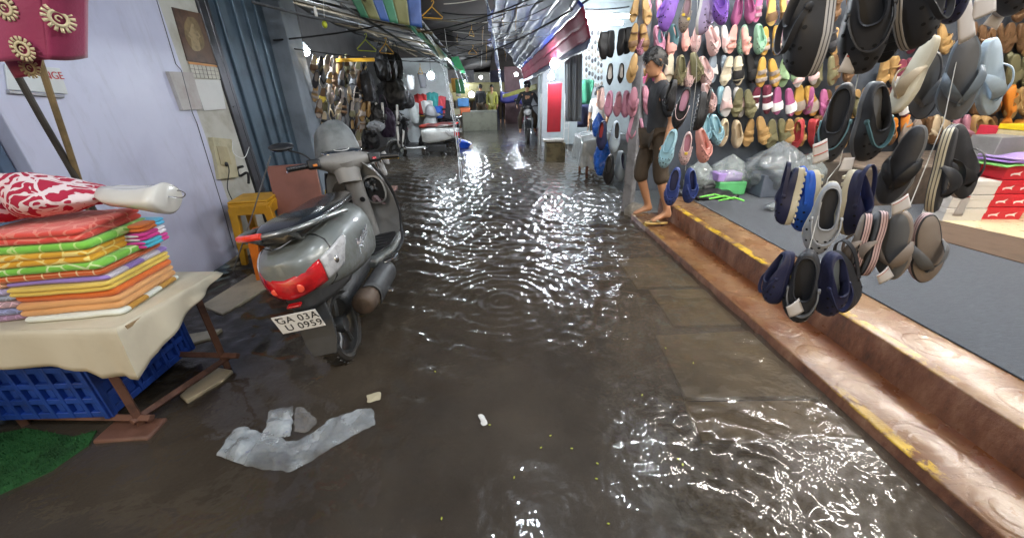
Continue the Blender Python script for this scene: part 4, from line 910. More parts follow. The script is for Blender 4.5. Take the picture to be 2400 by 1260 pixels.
def clog(o0=.05, o1=.58, zin=.078, zheel=.042, toeh=.060, th=.026, pt=0, strap='front', holes=True, ow=.80, tread=False):
    parts = []; mb = MB(); mb.loft(sole_rings(th, pt)); 
    if tread:
        for k in range(9):
            y = -.11 + k * .027; wq = halfw(y / SL + .5) * 1.5; mb.box((0, y, -.002), (wq, .012, .006))
    parts.append(('sole', P_(mb, 'clog_sole'), 'sole'))
    yc = ((o0 + o1) / 2 - .5) * SL; ya = (o1 - o0) / 2 * SL
    def opening(a):
        s, c = math.sin(a), math.cos(a); y = yc + ya * s; t = y / SL + .5
        return V(math.copysign(abs(c) ** .8, c) * halfw(t, pt) * ow, y, lerp(zheel, zin, smooth((s + 1) / 2)))
    def surf(a, v):
        ox, oy = outline(a, 0, pt); p = opening(a); q = v ** 1.5; h = math.sin(math.pi / 2 * v) ** .62
        s = math.sin(a); bul = toeh * max(0, s) ** 1.5 * 0
        z = th * .92 + (p.z - th * .92) * h
        if s > 0: z = lerp(z, th * .92 + (toeh - th) * math.sin(math.pi / 2 * min(1, v * 1.9)) ** .7 + (p.z - toeh) * max(0, v) ** 1.3, s ** .7)
        return V(lerp(ox, p.x, q), lerp(oy, p.y, q), z)
    mb = MB(); nv = 12
    rings = [[surf(a, v / nv) for a in AA] for v in range(nv + 1)]
    rim = [opening(a) + V(-.002 * math.cos(a), -.002 * math.sin(a), .0025) for a in AA]; inn = [opening(a) + V(-.006 * math.cos(a), -.005 * math.sin(a), -.002) for a in AA]
    dn = [V(outline(a, .007, pt)[0], lerp(outline(a, .007, pt)[1], opening(a).y, .35 if math.sin(a) > 0 else 0), th * .98) for a in AA]
    mb.loft(rings + [rim, inn, dn], True, False); UP = mb
    mb = MB(); mb.loft([[(*outline(a, .008, pt), th * .9) for a in AA], [(*outline(a, .009, pt), th + .002) for a in AA]]); parts.append(('insole', P_(mb, 'clog_insole'), 'insole'))
    if holes:
        mb = UP
        for (a, v, r) in [(90, .28, .0042), (90, .52, .0042), (68, .40, .0042), (112, .40, .0042), (55, .62, .004), (125, .62, .004), (78, .70, .004), (102, .70, .004), (40, .35, .004), (140, .35, .004), (20, .42, .0045), (160, .42, .0045), (4, .42, .0045), (176, .42, .0045)]:
            p = surf(R(a), v); pu = surf(R(a + 2), v) - p; pv = surf(R(a), v + .03) - p; nn = pu.cross(pv).normalized()
            if nn.z < 0 and v > .5: nn = -nn
            X = frame(p, pu, pv); mb.lathe([(.0002, -.0012), (r, -.0012), (r, .0009), (.0002, .0009)], 10, 1, X=X)
    parts.insert(1, ('upper', UP.mesh('clog_upper', [basem, holem], 75), 'upper'))
    tp = (o1 - .13); px_ = halfw(tp) * 1.02; py_ = (tp - .5) * SL
    if strap == 'front': pts = [(-px_, py_, .058), (-px_ * .98, py_ + .03, .074), (-px_ * .6, py_ + .072, .082), (0, py_ + .088, .083), (px_ * .6, py_ + .072, .082), (px_ * .98, py_ + .03, .074), (px_, py_, .058)]
    elif strap == 'back': pts = [(-px_, py_, .058), (-px_ * .96, py_ - .06, .060), (-px_ * .72, py_ - .118, .060), (0, py_ - .145, .062), (px_ * .72, py_ - .118, .060), (px_ * .96, py_ - .06, .060), (px_, py_, .058)]
    else: pts = None
    if pts:
        mb = MB(); P = spline(pts, 5); rings = []
        for i, p in enumerate(P):
            d = (P[min(i + 1, len(P) - 1)] - P[max(i - 1, 0)]).normalized(); up = V(0, 0, 1); sd = d.cross(up).normalized(); h = .0065; tt = .0016
            rings.append([p + up * h * a + sd * tt * b for a, b in ((-1, -1), (1, -1), (1, 1), (-1, 1))])
        mb.loft(rings)
        for s in (-1, 1): mb.lathe([(.0003, -.003), (.0085, -.003), (.0085, .002), (.006, .0035), (.0003, .0035)], 12, X=Matrix.Translation((s * (px_ + .001), py_, .058)) @ Matrix.Rotation(s * math.pi / 2, 4, 'Y'))
        parts.append(('strap', P_(mb, 'clog_strap', 40), 'strap'))
    return parts
def band(mb, t0, t1, h, th0, skew=0, n=16, thick=.003, wk=1.03):
    def fn(u, v):
        a = math.pi * u; t = lerp(t0, t1, v) + skew * (u - .5); x = -math.cos(a) * halfw(t) * wk; y = (t - .5) * SL
        return V(x + .004 * math.sin(math.pi * (t - .25)), y, th0 * .55 + (h + .004 * math.sin(math.pi * v)) * math.sin(a) ** .65)
    o = MB(); o.grid(fn, n, 4); k = len(o.v); vs = list(o.v)
    # closed shell: offset copy below
    vs2 = [V(p.x * .955, p.y, p.z - thick * (1 if p.z > th0 else .2)) for p in vs]; fs = list(o.f) + [tuple(i + k for i in reversed(f)) for f in o.f]
    row = n + 1
    for i in range(n): fs.append((i, i + 1, k + i + 1, k + i)); fs.append((4 * row + i, k + 4 * row + i, k + 4 * row + i + 1, 4 * row + i + 1))
    mb.add(vs + vs2, fs)
def slide(bands, th=.024, heel=0, buckle=False):
    parts = []; mb = MB(); mb.loft(sole_rings(th, 0, heel)); parts.append(('sole', P_(mb, 'slide_sole'), 'sole'))
    mb = MB(); mb.loft([[(*outline(a, .004), th - .001 + heel * max(0, 1 - ((outline(a)[1] / SL + .5) / .6))) for a in AA], [(*outline(a, .006), th + .0025 + heel * max(0, 1 - ((outline(a)[1] / SL + .5) / .6))) for a in AA]]); parts.append(('insole', P_(mb, 'slide_insole'), 'insole'))
    for (t0, t1, h, sk) in bands:
        mb = MB(); band(mb, t0, t1, h, th, sk)
        if buckle:
            t = (t0 + t1) / 2; mb.tube([(halfw(t) * .82 + dx, (t - .5) * SL + dy, th + h * .62) for dx, dy in ((-.006, -.010), (.008, -.010), (.008, .010), (-.006, .010))], .0018, 6, cyc=True)
        parts.append(('strap', P_(mb, 'slide_strap', 60), 'strap'))
    return parts
def thong(th=.020, wide=.012):
    parts = []; mb = MB(); mb.loft(sole_rings(th)); parts.append(('sole', P_(mb, 'thong_sole'), 'sole'))
    mb = MB(); mb.loft([[(*outline(a, .0035), th - .001) for a in AA], [(*outline(a, .0055), th + .002) for a in AA]]); parts.append(('insole', P_(mb, 'thong_insole'), 'insole'))
    mb = MB()
    for s in (-1, 1):
        P = spline([(.002, .078, th), (s * .006, .066, th + .016), (s * .022, .030, th + .030), (s * .036, -.010, th + .020), (s * .036, -.030, th - .004)], 5); rings = []
        for i, p in enumerate(P):
            f = i / (len(P) - 1); d = (P[min(i + 1, len(P) - 1)] - P[max(i - 1, 0)]).normalized(); sd = V(s * .6, 0, .8).cross(d).normalized(); nn = d.cross(sd); w_ = lerp(.006, wide, math.sin(math.pi * min(1, f * 1.1)) ** .7)
            rings.append([p + sd * w_ * a + nn * .0022 * b for a, b in ((-1, -.4), (-.6, .8), (.6, .8), (1, -.4), (0, -1))])
        mb.loft(rings)
    mb.tube([(.002, .078, th - .004), (.002, .079, th + .014)], .004, 8); parts.append(('strap', P_(mb, 'thong_strap', 60), 'strap'))
    return parts
KIND = {'clog': clog(), 'clogback': clog(strap='back', tread=True), 'flat': clog(.04, .74, .048, .060, .040, .012, .35, None, False, .86), 'sneaker': clog(.03, .55, .095, .072, .060, .030, .15, None, False, .66),
        'closed': clog(.10, .62, .07, .05, .05, .022, .1, None, False, .8), 'slide2': slide([(.40, .54, .040, .02), (.66, .80, .036, -.02)], buckle=True), 'slide1': slide([(.52, .82, .040, 0)], .028),
        'wedge': slide([(.60, .80, .036, .06), (.30, .36, .05, .0)], .022, .03), 'cross': slide([(.48, .66, .040, .22), (.48, .66, .040, -.22)], .022), 'thong': thong(), 'thongw': thong(.026, .017)}
NOUN = {'clog': 'clog', 'clogback': 'clog', 'flat': 'ballet flat', 'sneaker': 'trainer', 'closed': 'slip-on', 'slide2': 'two-strap sandal', 'slide1': 'slide', 'wedge': 'strappy sandal', 'cross': 'cross-strap sandal', 'thong': 'flip-flop', 'thongw': 'flip-flop'}
NAME = {'clog': 'clog', 'clogback': 'clog', 'flat': 'ballet_flat', 'sneaker': 'trainer', 'closed': 'slip_on_shoe', 'slide2': 'sandal', 'slide1': 'slide_sandal', 'wedge': 'sandal', 'cross': 'sandal', 'thong': 'flip_flop', 'thongw': 'flip_flop'}
PAL = {'mustard': (.50, .30, .065), 'black': (.012, .012, .014), 'charcoal': (.035, .036, .042), 'grey': (.16, .165, .175), 'pale grey': (.40, .41, .43), 'beige': (.50, .40, .27), 'cream': (.68, .62, .47), 'white': (.72, .72, .72),
       'pink': (.53, .25, .36), 'hot pink': (.52, .12, .27), 'pale pink': (.62, .44, .43), 'dusty pink': (.44, .20, .27), 'coral': (.66, .33, .29), 'purple': (.28, .13, .58), 'lilac': (.47, .38, .60), 'mauve': (.30, .19, .24), 'magenta': (.33, .09, .21), 'maroon': (.16, .03, .055),
       'mint': (.32, .55, .40), 'sage': (.30, .45, .26), 'light blue': (.30, .50, .58), 'teal': (.09, .19, .22), 'navy': (.022, .026, .075), 'deep blue': (.035, .06, .22), 'bright blue': (.02, .12, .62), 'tan': (.40, .25, .10), 'brown': (.14, .075, .035), 'olive': (.16, .15, .08), 'gold': (.55, .38, .12), 'yellow': (.75, .56, .08), 'red': (.42, .05, .06), 'steel blue': (.19, .235, .285), 'silver': (.55, .53, .52), 'taupe': (.30, .25, .215), 'orange': (.7, .24, .03), 'green': (.06, .2, .09), 'ice blue': (.45, .56, .66)}
def foam(c, gloss=.5):
    if c.startswith('striped '):
        if c in MC: return MC[c]
        m, nt, b = newmat(c); n = N(nt); co = n.coord(); s = n.xyz(co); k = c[8:]
        ln = n.math('LESS_THAN', n.math('ABSOLUTE', n.math('SUBTRACT', n.math('ABSOLUTE', n.math('SUBTRACT', s[2], .0125)), .004)), .0013)
        top = n.math('MULTIPLY', n.math('GREATER_THAN', s[2], .003), n.math('LESS_THAN', s[2], .0225))
        n.put(b.inputs['Base Color'], n.mix(n.math('MULTIPLY', ln, .85), n.mix(top, PAL['charcoal'], PAL[k]), (.10, .04, .05) if 'pink' in k else (.03, .03, .035))); b.inputs['Roughness'].default_value = .55; MC[c] = m; return m
    return M('foam ' + c, PAL[c], gloss, var=.16, scale=9, bump=.12, bscale=120)
def dark(c): n_ = 'hollow ' + c; return M(n_, tuple(x * .6 for x in PAL[c]), .7, bump=.1)
ALLLAB = {}
def shoe(kind, mtx, label, upper, sole=None, insole=None, strap=None, group=None, flip=False):
    if flip: mtx = mtx @ Matrix.Diagonal((-1, 1, 1, 1))
    base_lab = label; k = 2
    ALLLAB[label] = ALLLAB.get(label, 0) + 1
    t = thing(NAME[kind], label, NOUN[kind], group=group, mtx=mtx)
    cm = {'upper': upper, 'sole': sole or upper, 'insole': insole or sole or upper, 'strap': strap or upper, 'hole': None}
    for nm, me_, key in KIND[kind]:
        o = bpy.data.objects.new(nm, me_); COL.objects.link(o); o.parent = t
        o.material_slots[0].link = 'OBJECT'; o.material_slots[0].material = foam(cm[key])
    return t
def hangm(heel, toe, yaw=0, L=SL):
    """matrix for a shoe hung heel up; yaw 0 shows its top side towards the lane's near end, + turns it to the right"""
    d = (toe - heel); sc = d.length / L; d.normalize()
    f = Matrix.Rotation(yaw, 3, 'Z') @ V(0, -1, 0); x = d.cross(f).normalized(); z = x.cross(d).normalized(); c = (heel + toe) / 2
    return Matrix(((x.x * sc, d.x * sc, z.x * sc, c.x), (x.y * sc, d.y * sc, z.y * sc, c.y), (x.z * sc, d.z * sc, z.z * sc, c.z), (0, 0, 0, 1)))
def hp(kind, h, t, Y, yaw, label, upper, dY=0, flat=False, wide=1.12, **k):
    a, b = at(*h, Y), at(*t, Y + dY); c = (a + b) / 2
    if not flat: yaw -= math.degrees(math.atan2(c.x, c.y))   # turned from the line of sight of someone standing in the lane
    return shoe(kind, hangm(a, b, R(yaw)) @ Matrix.Diagonal((wide, 1, wide ** .5, 1)), label, upper, **k)
cordw = M('white string', (.55, .54, .50), .7)
def cord(pts, label, r=.0016, mat=None, grp='strings the shoes hang from'):
    return tag(MB().tube(pts, r, 5).build('hanging_string', mat or cordw), label, 'string', grp)
tagm = M('tag card', (.70, .66, .64), .45, var=.06); tagr = M('tag red', (.58, .10, .06), .5)
def ptag(c, Y, w_, h_, roll, label, yaw=0, lines=2, tilt=0):
    X = Matrix.Translation(at(*c, Y)) @ Matrix.Rotation(R(yaw), 4, 'Z') @ Matrix.Rotation(R(-roll), 4, 'Y') @ Matrix.Rotation(R(tilt), 4, 'X')
    mb = MB(); mb.grid(lambda u, v: V((u - .5) * w_, -.006 * math.sin(2.6 * u + v), (v - .5) * h_), 6, 6)
    o = mb.build('price_tag', tagm, mtx=X, solid=.0008, sharp=180); tag(o, label, 'price tag', 'price tags on the hanging shoes')
    for k in range(lines):
        z = h_ * (.36 - .42 * k); m2 = MB(); m2.grid(lambda u, v: V((u - .5) * w_ * .92, -.006 * math.sin(2.6 * (.04 + .92 * u) + .5 + z / h_) - .0014, z + (v - .5) * h_ * .045), 6, 1); m2.build('tag_stripe', tagr, o, solid=.0003, recalc=False)
    return o
G1 = 'clogs and flip-flops hung over the steps'
# cluster at the top: three black clogs round one string
hp('clog', (1972, -150), (1912, 178), 1.10, -62, 'black clog turned left, pale striped sole, in the topmost cluster over the steps', 'charcoal', sole='striped silver', insole='black', group=G1)
hp('clog', (2040, -120), (2022, 168), 1.12, 6, 'black clog facing the viewer, in the middle of the topmost cluster over the steps', 'charcoal', sole='charcoal', insole='charcoal', group=G1)
hp('clog', (2105, -140), (2112, 122), 1.10, 66, 'black clog turned right, pale striped sole, in the topmost cluster over the steps', 'charcoal', sole='striped silver', insole='black', group=G1, flip=True)
hp('clogback', (2075, -60), (2062, 150), 1.22, 170, 'black clog with its back to the viewer, deep in the topmost cluster', 'black', group=G1)
# two dark clogs below it
hp('clog', (1986, 192), (1946, 378), 1.46, -8, 'dark slate clog facing the viewer, left of the pair hanging level with the flip-flops', 'charcoal', strap='teal', insole='charcoal', group=G1)
hp('clog', (2042, 190), (2004, 376), 1.48, 42, 'dark slate clog turned right, right of the pair hanging level with the flip-flops', 'charcoal', strap='teal', sole='grey', group=G1, flip=True)
# white, blue and grey clogs
hp('clogback', (1888, 392), (1852, 528), 1.26, -78, 'white soled clog with bright blue lining turned left above the navy clogs', 'navy', sole='cream', insole='bright blue', strap='navy', group=G1)
hp('clogback', (1918, 396), (1896, 540), 1.32, -50, 'white clog with bright blue lining, half hidden behind the grey one', 'bright blue', sole='cream', insole='bright blue', strap='bright blue', group=G1)
hp('clog', (1950, 422), (1912, 588), 1.24, 10, 'light grey clog with cream edge facing the viewer above the navy clogs', 'pale grey', sole='cream', insole='charcoal', strap='pale grey', group=G1)
hp('clogback', (1992, 396), (1972, 548), 1.34, 60, 'navy clog with white and blue heel turned right beside the light grey one', 'navy', sole='cream', insole='bright blue', strap='navy', group=G1, flip=True)
# navy group at the bottom
hp('clog', (1862, 588), (1822, 712), 1.10, -58, 'navy clog turned left in the lowest cluster over the steps', 'navy', insole='steel blue', group=G1)
hp('clog', (1897, 580), (1876, 742), 1.08, 2, 'dark grey clog facing the viewer in the middle of the lowest cluster', 'charcoal', strap='grey', insole='charcoal', group=G1)
hp('clog', (1942, 586), (1918, 730), 1.10, 52, 'navy clog turned right in the lowest cluster over the steps', 'navy', insole='steel blue', group=G1, flip=True)
hp('clogback', (1946, 598), (1962, 732), 1.17, 150, 'dark clog showing its ribbed sole at the right of the lowest cluster', 'charcoal', group=G1)
# flip-flop groups
hp('thongw', (2200, 84), (2106, 268), 1.60, -48, 'cream flip-flop turned left in the upper flip-flop cluster', 'beige', sole='cream', insole='cream', group=G1)
hp('thongw', (2192, 120), (2166, 276), 1.62, -14, 'dark grey flip-flop between the cream and the steel grey ones', 'grey', sole='charcoal', insole='grey', group=G1)
hp('thongw', (2264, 78), (2240, 276), 1.48, 8, 'steel grey flip-flop facing the viewer in the upper flip-flop cluster', 'steel blue', sole='steel blue', insole='grey', group=G1)
hp('thongw', (2308, 92), (2300, 270), 1.56, 62, 'pale blue flip-flop turned right in the upper flip-flop cluster', 'ice blue', sole='ice blue', insole='ice blue', group=G1, flip=True)
hp('thongw', (2160, 292), (2082, 478), 1.34, -10, 'large dark flip-flop facing the viewer in the middle flip-flop cluster', 'black', sole='grey', insole='charcoal', group=G1)
hp('thongw', (2212, 300), (2166, 496), 1.32, 82, 'dark flip-flop seen edge on with pale striped sole, centre of the middle cluster', 'charcoal', sole='striped cream', insole='charcoal', group=G1, flip=True)
hp('thongw', (2222, 292), (2240, 462), 1.40, 58, 'dark flip-flop turned right at the right of the middle cluster', 'charcoal', sole='striped silver', insole='charcoal', group=G1, flip=True)
hp('thongw', (2046, 500), (2006, 640), 1.18, -70, 'grey flip-flop with pink striped edge, outermost left in the lowest flip-flop cluster', 'taupe', sole='striped pale pink', insole='taupe', group=G1)
hp('thongw', (2082, 494), (2034, 646), 1.16, -64, 'grey flip-flop with pink striped edge, second from left in the lowest flip-flop cluster', 'taupe', sole='striped pale pink', insole='grey', group=G1)
hp('thongw', (2118, 490), (2096, 648), 1.14, -12, 'grey brown flip-flop facing the viewer in the lowest flip-flop cluster', 'taupe', sole='taupe', insole='grey', group=G1)
hp('thongw', (2166, 496), (2150, 654), 1.15, 40, 'grey brown flip-flop turned right with pale heel in the lowest flip-flop cluster', 'grey', sole='striped pale pink', insole='taupe', group=G1, flip=True)
hp('clog', (2232, -150), (2240, 46), 1.25, -10, 'navy clog cut off by the top edge above the pale flip-flops', 'navy', group=G1)
hp('clog', (2320, -160), (2345, 40), 1.45, 40, 'dark clog cut off by the top edge at the upper right', 'charcoal', sole='silver', group=G1, flip=True)
for i, (pts, lab) in enumerate([
    ([(2030, -420, 1.15), (2035, -100, 1.15), (2010, 185, 1.46), (1968, 385, 1.40), (1940, 420, 1.28), (1896, 585, 1.12)], 'long string carrying the clogs over the steps'),
    ([(2290, -420, 1.5), (2255, 80, 1.5), (2212, 285, 1.40), (2130, 488, 1.2)], 'long string carrying the flip-flops over the steps'),
    ([(1640, -420, 3.3), (1632, 190, 3.3), (1606, 400, 3.2)], 'long string carrying the clogs beside the man')]):
    cord([at(*p) for p in pts], lab)
ptag((2000, 130), 1.09, .045, .085, -10, 'white tag with red lines on the black clogs of the topmost cluster'); ptag((1922, 356), 1.30, .055, .075, 20, 'white tag with red lines on the dark slate clogs'); ptag((1862, 722), 1.02, .05, .055, 32, 'plain white tag on the lowest navy clogs', lines=0)
ptag((2110, 480), 1.12, .06, .05, 30, 'white tag with red line on the string above the lowest flip-flops', lines=1); ptag((2072, 645), 1.1, .05, .05, 40, 'crumpled white tag under the lowest flip-flops', lines=1)
ptag((2180, 38), 1.3, .035, .09, 8, 'narrow white tag beside the navy clog at the top', lines=0); ptag((2262, 50), 1.3, .05, .12, 32, 'long pale tag hanging from the navy clog at the top', lines=0); ptag((2306, 14), 1.3, .07, .06, 24, 'bright white tag cut off by the top edge', lines=0); ptag((2332, 46), 1.45, .06, .05, -18, 'white tag with one red line at the upper right', lines=1)
ptag((2255, 480), 1.5, .045, .10, 0, 'white tag hanging in front of the red shoe boxes', lines=1); ptag((1985, 385), 1.4, .05, .05, 0, 'pale tag behind the dark slate clogs', lines=0)
# chain beside the man
G2 = 'clogs hung beside the man'
hp('clog', (1586, 186), (1576, 262), 3.35, -60, 'black clog turned left at the top of the chain beside the man', 'black', insole='charcoal', group=G2)
hp('clog', (1612, 204), (1586, 302), 3.05, 0, 'black clog with pink insole and pink spots beside the man', 'black', sole='black', insole='pink', strap='pale pink', group=G2)
hp('clogback', (1642, 214), (1622, 306), 3.1, 100, 'black clog seen from its sole side beside the pink lined one', 'black', group=G2)
hp('clog', (1646, 196), (1662, 266), 3.3, 40, 'beige pink clog at the right of the black ones beside the man', 'pale pink', insole='pale pink', group=G2, flip=True)
hp('clog', (1582, 302), (1558, 394), 3.0, -14, 'light blue clog hanging in front of the man', 'light blue', insole='light blue', group=G2)
hp('clog', (1614, 308), (1604, 386), 3.05, 2, 'pale pink clog with a yellow flower charm in front of the man', 'pale pink', insole='dusty pink', group=G2)
hp('clog', (1634, 300), (1642, 382), 3.1, 50, 'coral clog turned right beside the pale pink one', 'coral', insole='coral', group=G2, flip=True)
hp('clog', (1588, 390), (1572, 480), 2.95, -6, 'navy blue clog, left of the pair at the bottom of the chain', 'deep blue', insole='navy', group=G2)
hp('clog', (1616, 392), (1606, 474), 3.0, 34, 'navy blue clog, right of the pair at the bottom of the chain', 'deep blue', insole='navy', group=G2, flip=True)
hp('clog', (1600, -40), (1562, 76), 3.2, -58, 'purple clog turned left in the row at the top edge', 'purple', insole='purple', group=G2)
hp('clog', (1614, -8), (1602, 78), 3.2, 0, 'mauve grey clog with yellow charms in the row at the top edge', 'taupe', insole='mauve', group=G2)
hp('clog', (1652, -30), (1632, 84), 3.2, 56, 'lilac clog turned right with white sole in the row at the top edge', 'lilac', sole='white', insole='lilac', group=G2, flip=True)
hp('clog', (1674, -40), (1694, 58), 3.1, 12, 'bright purple clog facing the viewer in the row at the top edge', 'purple', sole='lilac', insole='purple', group=G2)
chm = M('charm yellow', (.75, .52, .03), .4); 
def charm(px, Y, par_label):
    for o in SC.objects:
        if o.get('label') == par_label:
            mb = MB(); c = o.matrix_world.inverted() @ at(*px, Y)
            for k in range(5): mb.sphere((c.x + .007 * math.cos(k * 1.256), c.y + .007 * math.sin(k * 1.256), c.z), (.006, .006, .003), 8, 6)
            mb.sphere((c.x, c.y, c.z + .002), (.005, .005, .004), 8, 6); mb.build('charm', chm, o); return
charm((1608, 360), 2.97, 'pale pink clog with a yellow flower charm in front of the man'); charm((1602, 35), 3.1, 'mauve grey clog with yellow charms in the row at the top edge'); charm((1614, 45), 3.1, 'mauve grey clog with yellow charms in the row at the top edge')
# ---------------------------------------------------------------- the sandal wall
G3 = 'sandals hung in rows on the display wall'
ROWS = [('first', 22, [(1500, 'cross', 'tan'), (1530, 'thong', 'pink'), (1738, 'closed', 'magenta'), (1790, 'slide2', 'hot pink'), (1822, 'slide1', 'gold'), (1856, 'thong', 'mauve'), (1892, 'wedge', 'mustard'), (1930, 'cross', 'brown')]),
        ('second', 92, [(1497, 'wedge', 'gold'), (1524, 'clog', 'pink'), (1560, 'sneaker', 'teal'), (1588, 'slide1', 'coral'), (1650, 'clog', 'pale pink'), (1686, 'cross', 'silver'), (1728, 'slide2', 'coral'), (1758, 'clog', 'mint'), (1800, 'slide2', 'mustard'), (1850, 'slide1', 'mauve'), (1892, 'thong', 'gold'), (1930, 'wedge', 'charcoal'), (2330, 'slide2', 'brown'), (2375, 'cross', 'brown'), (2420, 'cross', 'tan')]),
        ('third', 166, [(1496, 'thong', 'tan'), (1522, 'closed', 'hot pink'), (1580, 'cross', 'cream'), (1606, 'clog', 'olive'), (1632, 'clog', 'pale pink'), (1684, 'cross', 'white'), (1716, 'wedge', 'cream'), (1746, 'slide1', 'black'), (1796, 'slide2', 'mustard'), (1850, 'cross', 'sage'), (1888, 'wedge', 'silver'), (1930, 'cross', 'olive'), (2345, 'slide1', 'olive'), (2385, 'slide1', 'olive'), (2425, 'slide2', 'brown')]),
        ('fourth', 238, [(1498, 'thong', 'dusty pink'), (1676, 'slide1', 'light blue'), (1714, 'cross', 'silver'), (1742, 'slide2', 'olive'), (1782, 'wedge', 'maroon'), (1834, 'slide1', 'magenta'), (1884, 'slide1', 'mustard'), (1912, 'thong', 'magenta'), (1945, 'wedge', 'brown'), (2060, 'cross', 'brown'), (2340, 'wedge', 'orange'), (2382, 'cross', 'tan'), (2425, 'wedge', 'brown')]),
        ('fifth', 308, [(1495, 'thong', 'pink'), (1660, 'clog', 'light blue'), (1706, 'closed', 'beige'), (1768, 'slide2', 'tan'), (1822, 'cross', 'olive'), (1858, 'wedge', 'tan'), (1886, 'flat', 'red'), (1922, 'wedge', 'brown'), (2060, 'closed', 'brown'), (2200, 'thong', 'beige'), (2250, 'thong', 'dusty pink')])]
TWO = {'hot pink': 'mauve', 'mustard': 'taupe', 'white': 'charcoal', 'magenta': 'white', 'maroon': 'white', 'sage': 'sage', 'tan': 'tan', 'silver': 'pale pink', 'gold': 'brown', 'cream': 'cream', 'light blue': 'teal', 'olive': 'olive'}
fill = {'first': [(1968, 'wedge', 'brown'), (2180, 'cross', 'tan'), (2400, 'slide2', 'brown')], 'second': [(1966, 'cross', 'tan'), (2002, 'slide1', 'brown'), (2150, 'wedge', 'maroon'), (2190, 'slide2', 'tan'), (2290, 'thong', 'brown')],
 'third': [(1966, 'slide2', 'brown'), (2080, 'wedge', 'tan'), (2120, 'slide1', 'maroon'), (2160, 'cross', 'brown'), (2310, 'cross', 'tan')], 'fourth': [(1980, 'cross', 'olive'), (2016, 'slide2', 'tan'), (2098, 'slide1', 'maroon'), (2136, 'thong', 'tan'), (2300, 'slide1', 'brown')],
 'fifth': [(1956, 'cross', 'tan'), (1992, 'slide1', 'brown'), (2028, 'slide2', 'olive'), (2098, 'wedge', 'orange'), (2136, 'cross', 'taupe'), (2166, 'slide1', 'brown'), (2290, 'closed', 'tan'), (2330, 'cross', 'brown'), (2370, 'wedge', 'orange'), (2410, 'slide2', 'tan')]}
ROWS = [(a, b, sorted(c + fill[a])) for a, b, c in ROWS]
SEEN = {}
for (rw, py, items) in ROWS:
    for i, (px, kind, colr) in enumerate(items):
        prev = items[i - 1][2] if i else None
        where = f'after the {prev} pair' if prev else 'nearest the post'
        st = colr; so_ = colr
        if kind in ('slide2', 'slide1', 'cross', 'wedge'): st = TWO.get(colr, colr); so_ = colr
        if colr == 'white': st, so_ = 'silver', 'steel blue'
        for s in (-1, 1):
            jx, jy = rnd.uniform(-3, 3), rnd.uniform(-6, 6); rl = rnd.uniform(-7, 7); Y = 4.66 + rnd.uniform(-.05, .05); ln = rnd.uniform(63, 71) if kind != 'clog' else 72
            dx = {'clog': 15, 'closed': 14}.get(kind, 13.5) * s
            h, t = (px + dx * .72 + jx + rl * .5, py - ln / 2 + jy), (px + dx * 1.15 + jx - rl * .5, py + ln / 2 + jy)
            if colr in ('gold', 'tan') and kind in ('wedge', 'cross'): so_ = 'tan'
            lab = f'{colr} {NOUN[kind]}, {"left" if s < 0 else "right"} of its pair, {rw} wall row, {where}'; SEEN[lab] = SEEN.get(lab, 0) + 1; lab = lab if SEEN[lab] == 1 else lab.replace(where, 'far along')
            hp(kind, h, t, Y, s * (rnd.uniform(0, 24) if rnd.random() > .2 else rnd.uniform(40, 75)), lab, st if kind not in ('clog', 'closed', 'thong', 'flat', 'sneaker') else colr, dY=.03, flat=True, wide=1.13, sole=so_, insole=so_ if kind not in ('clog', 'closed') else None, strap=st, group=G3, flip=s > 0)
# ================================================================ PEOPLE
skinm = M('skin', (.44, .225, .125), .5, var=.15, bump=.1); hairm = M('black hair', (.010, .009, .009), .45, var=.4, bump=.8, bscale=120)
def skin_mesh(name, nodes, edges, mats, sub=2, root=None, extra=None):
    """nodes {k: (pos, rx, ry)} grown into one smooth surface"""
    ks = list(nodes); me = bpy.data.meshes.new(name + '_rig'); me.from_pydata([tuple(nodes[k][0]) for k in ks], [(ks.index(a), ks.index(b)) for a, b in edges], [])
    o = bpy.data.objects.new(name + '_rig', me); COL.objects.link(o)
    md = o.modifiers.new('skin', 'SKIN'); md.use_smooth_shade = True; md.branch_smoothing = .3
    if not me.skin_vertices: 
        bpy.context.view_layer.objects.active = o
        me.skin_vertices  # created with the modifier
    lay = me.skin_vertices[0].data
    for i, k in enumerate(ks): lay[i].radius = (nodes[k][1], nodes[k][2] if len(nodes[k]) > 2 else nodes[k][1]); lay[i].use_root = (k == (root or ks[0]))
    sb = o.modifiers.new('sub', 'SUBSURF'); sb.levels = sub; sb.render_levels = sub
    dg = bpy.context.evaluated_depsgraph_get(); dg.update(); m2 = bpy.data.meshes.new_from_object(o.evaluated_get(dg)); bpy.data.objects.remove(o); m2.name = name
    if extra: 
        b = bmesh.new(); b.from_mesh(m2)
        for em in extra: b.from_mesh(em)
        b.to_mesh(m2); b.free()
    m2.materials.clear()
    for mm in mats: m2.materials.append(mm)
    m2.polygons.foreach_set('use_smooth', [True] * len(m2.polygons))
    return m2
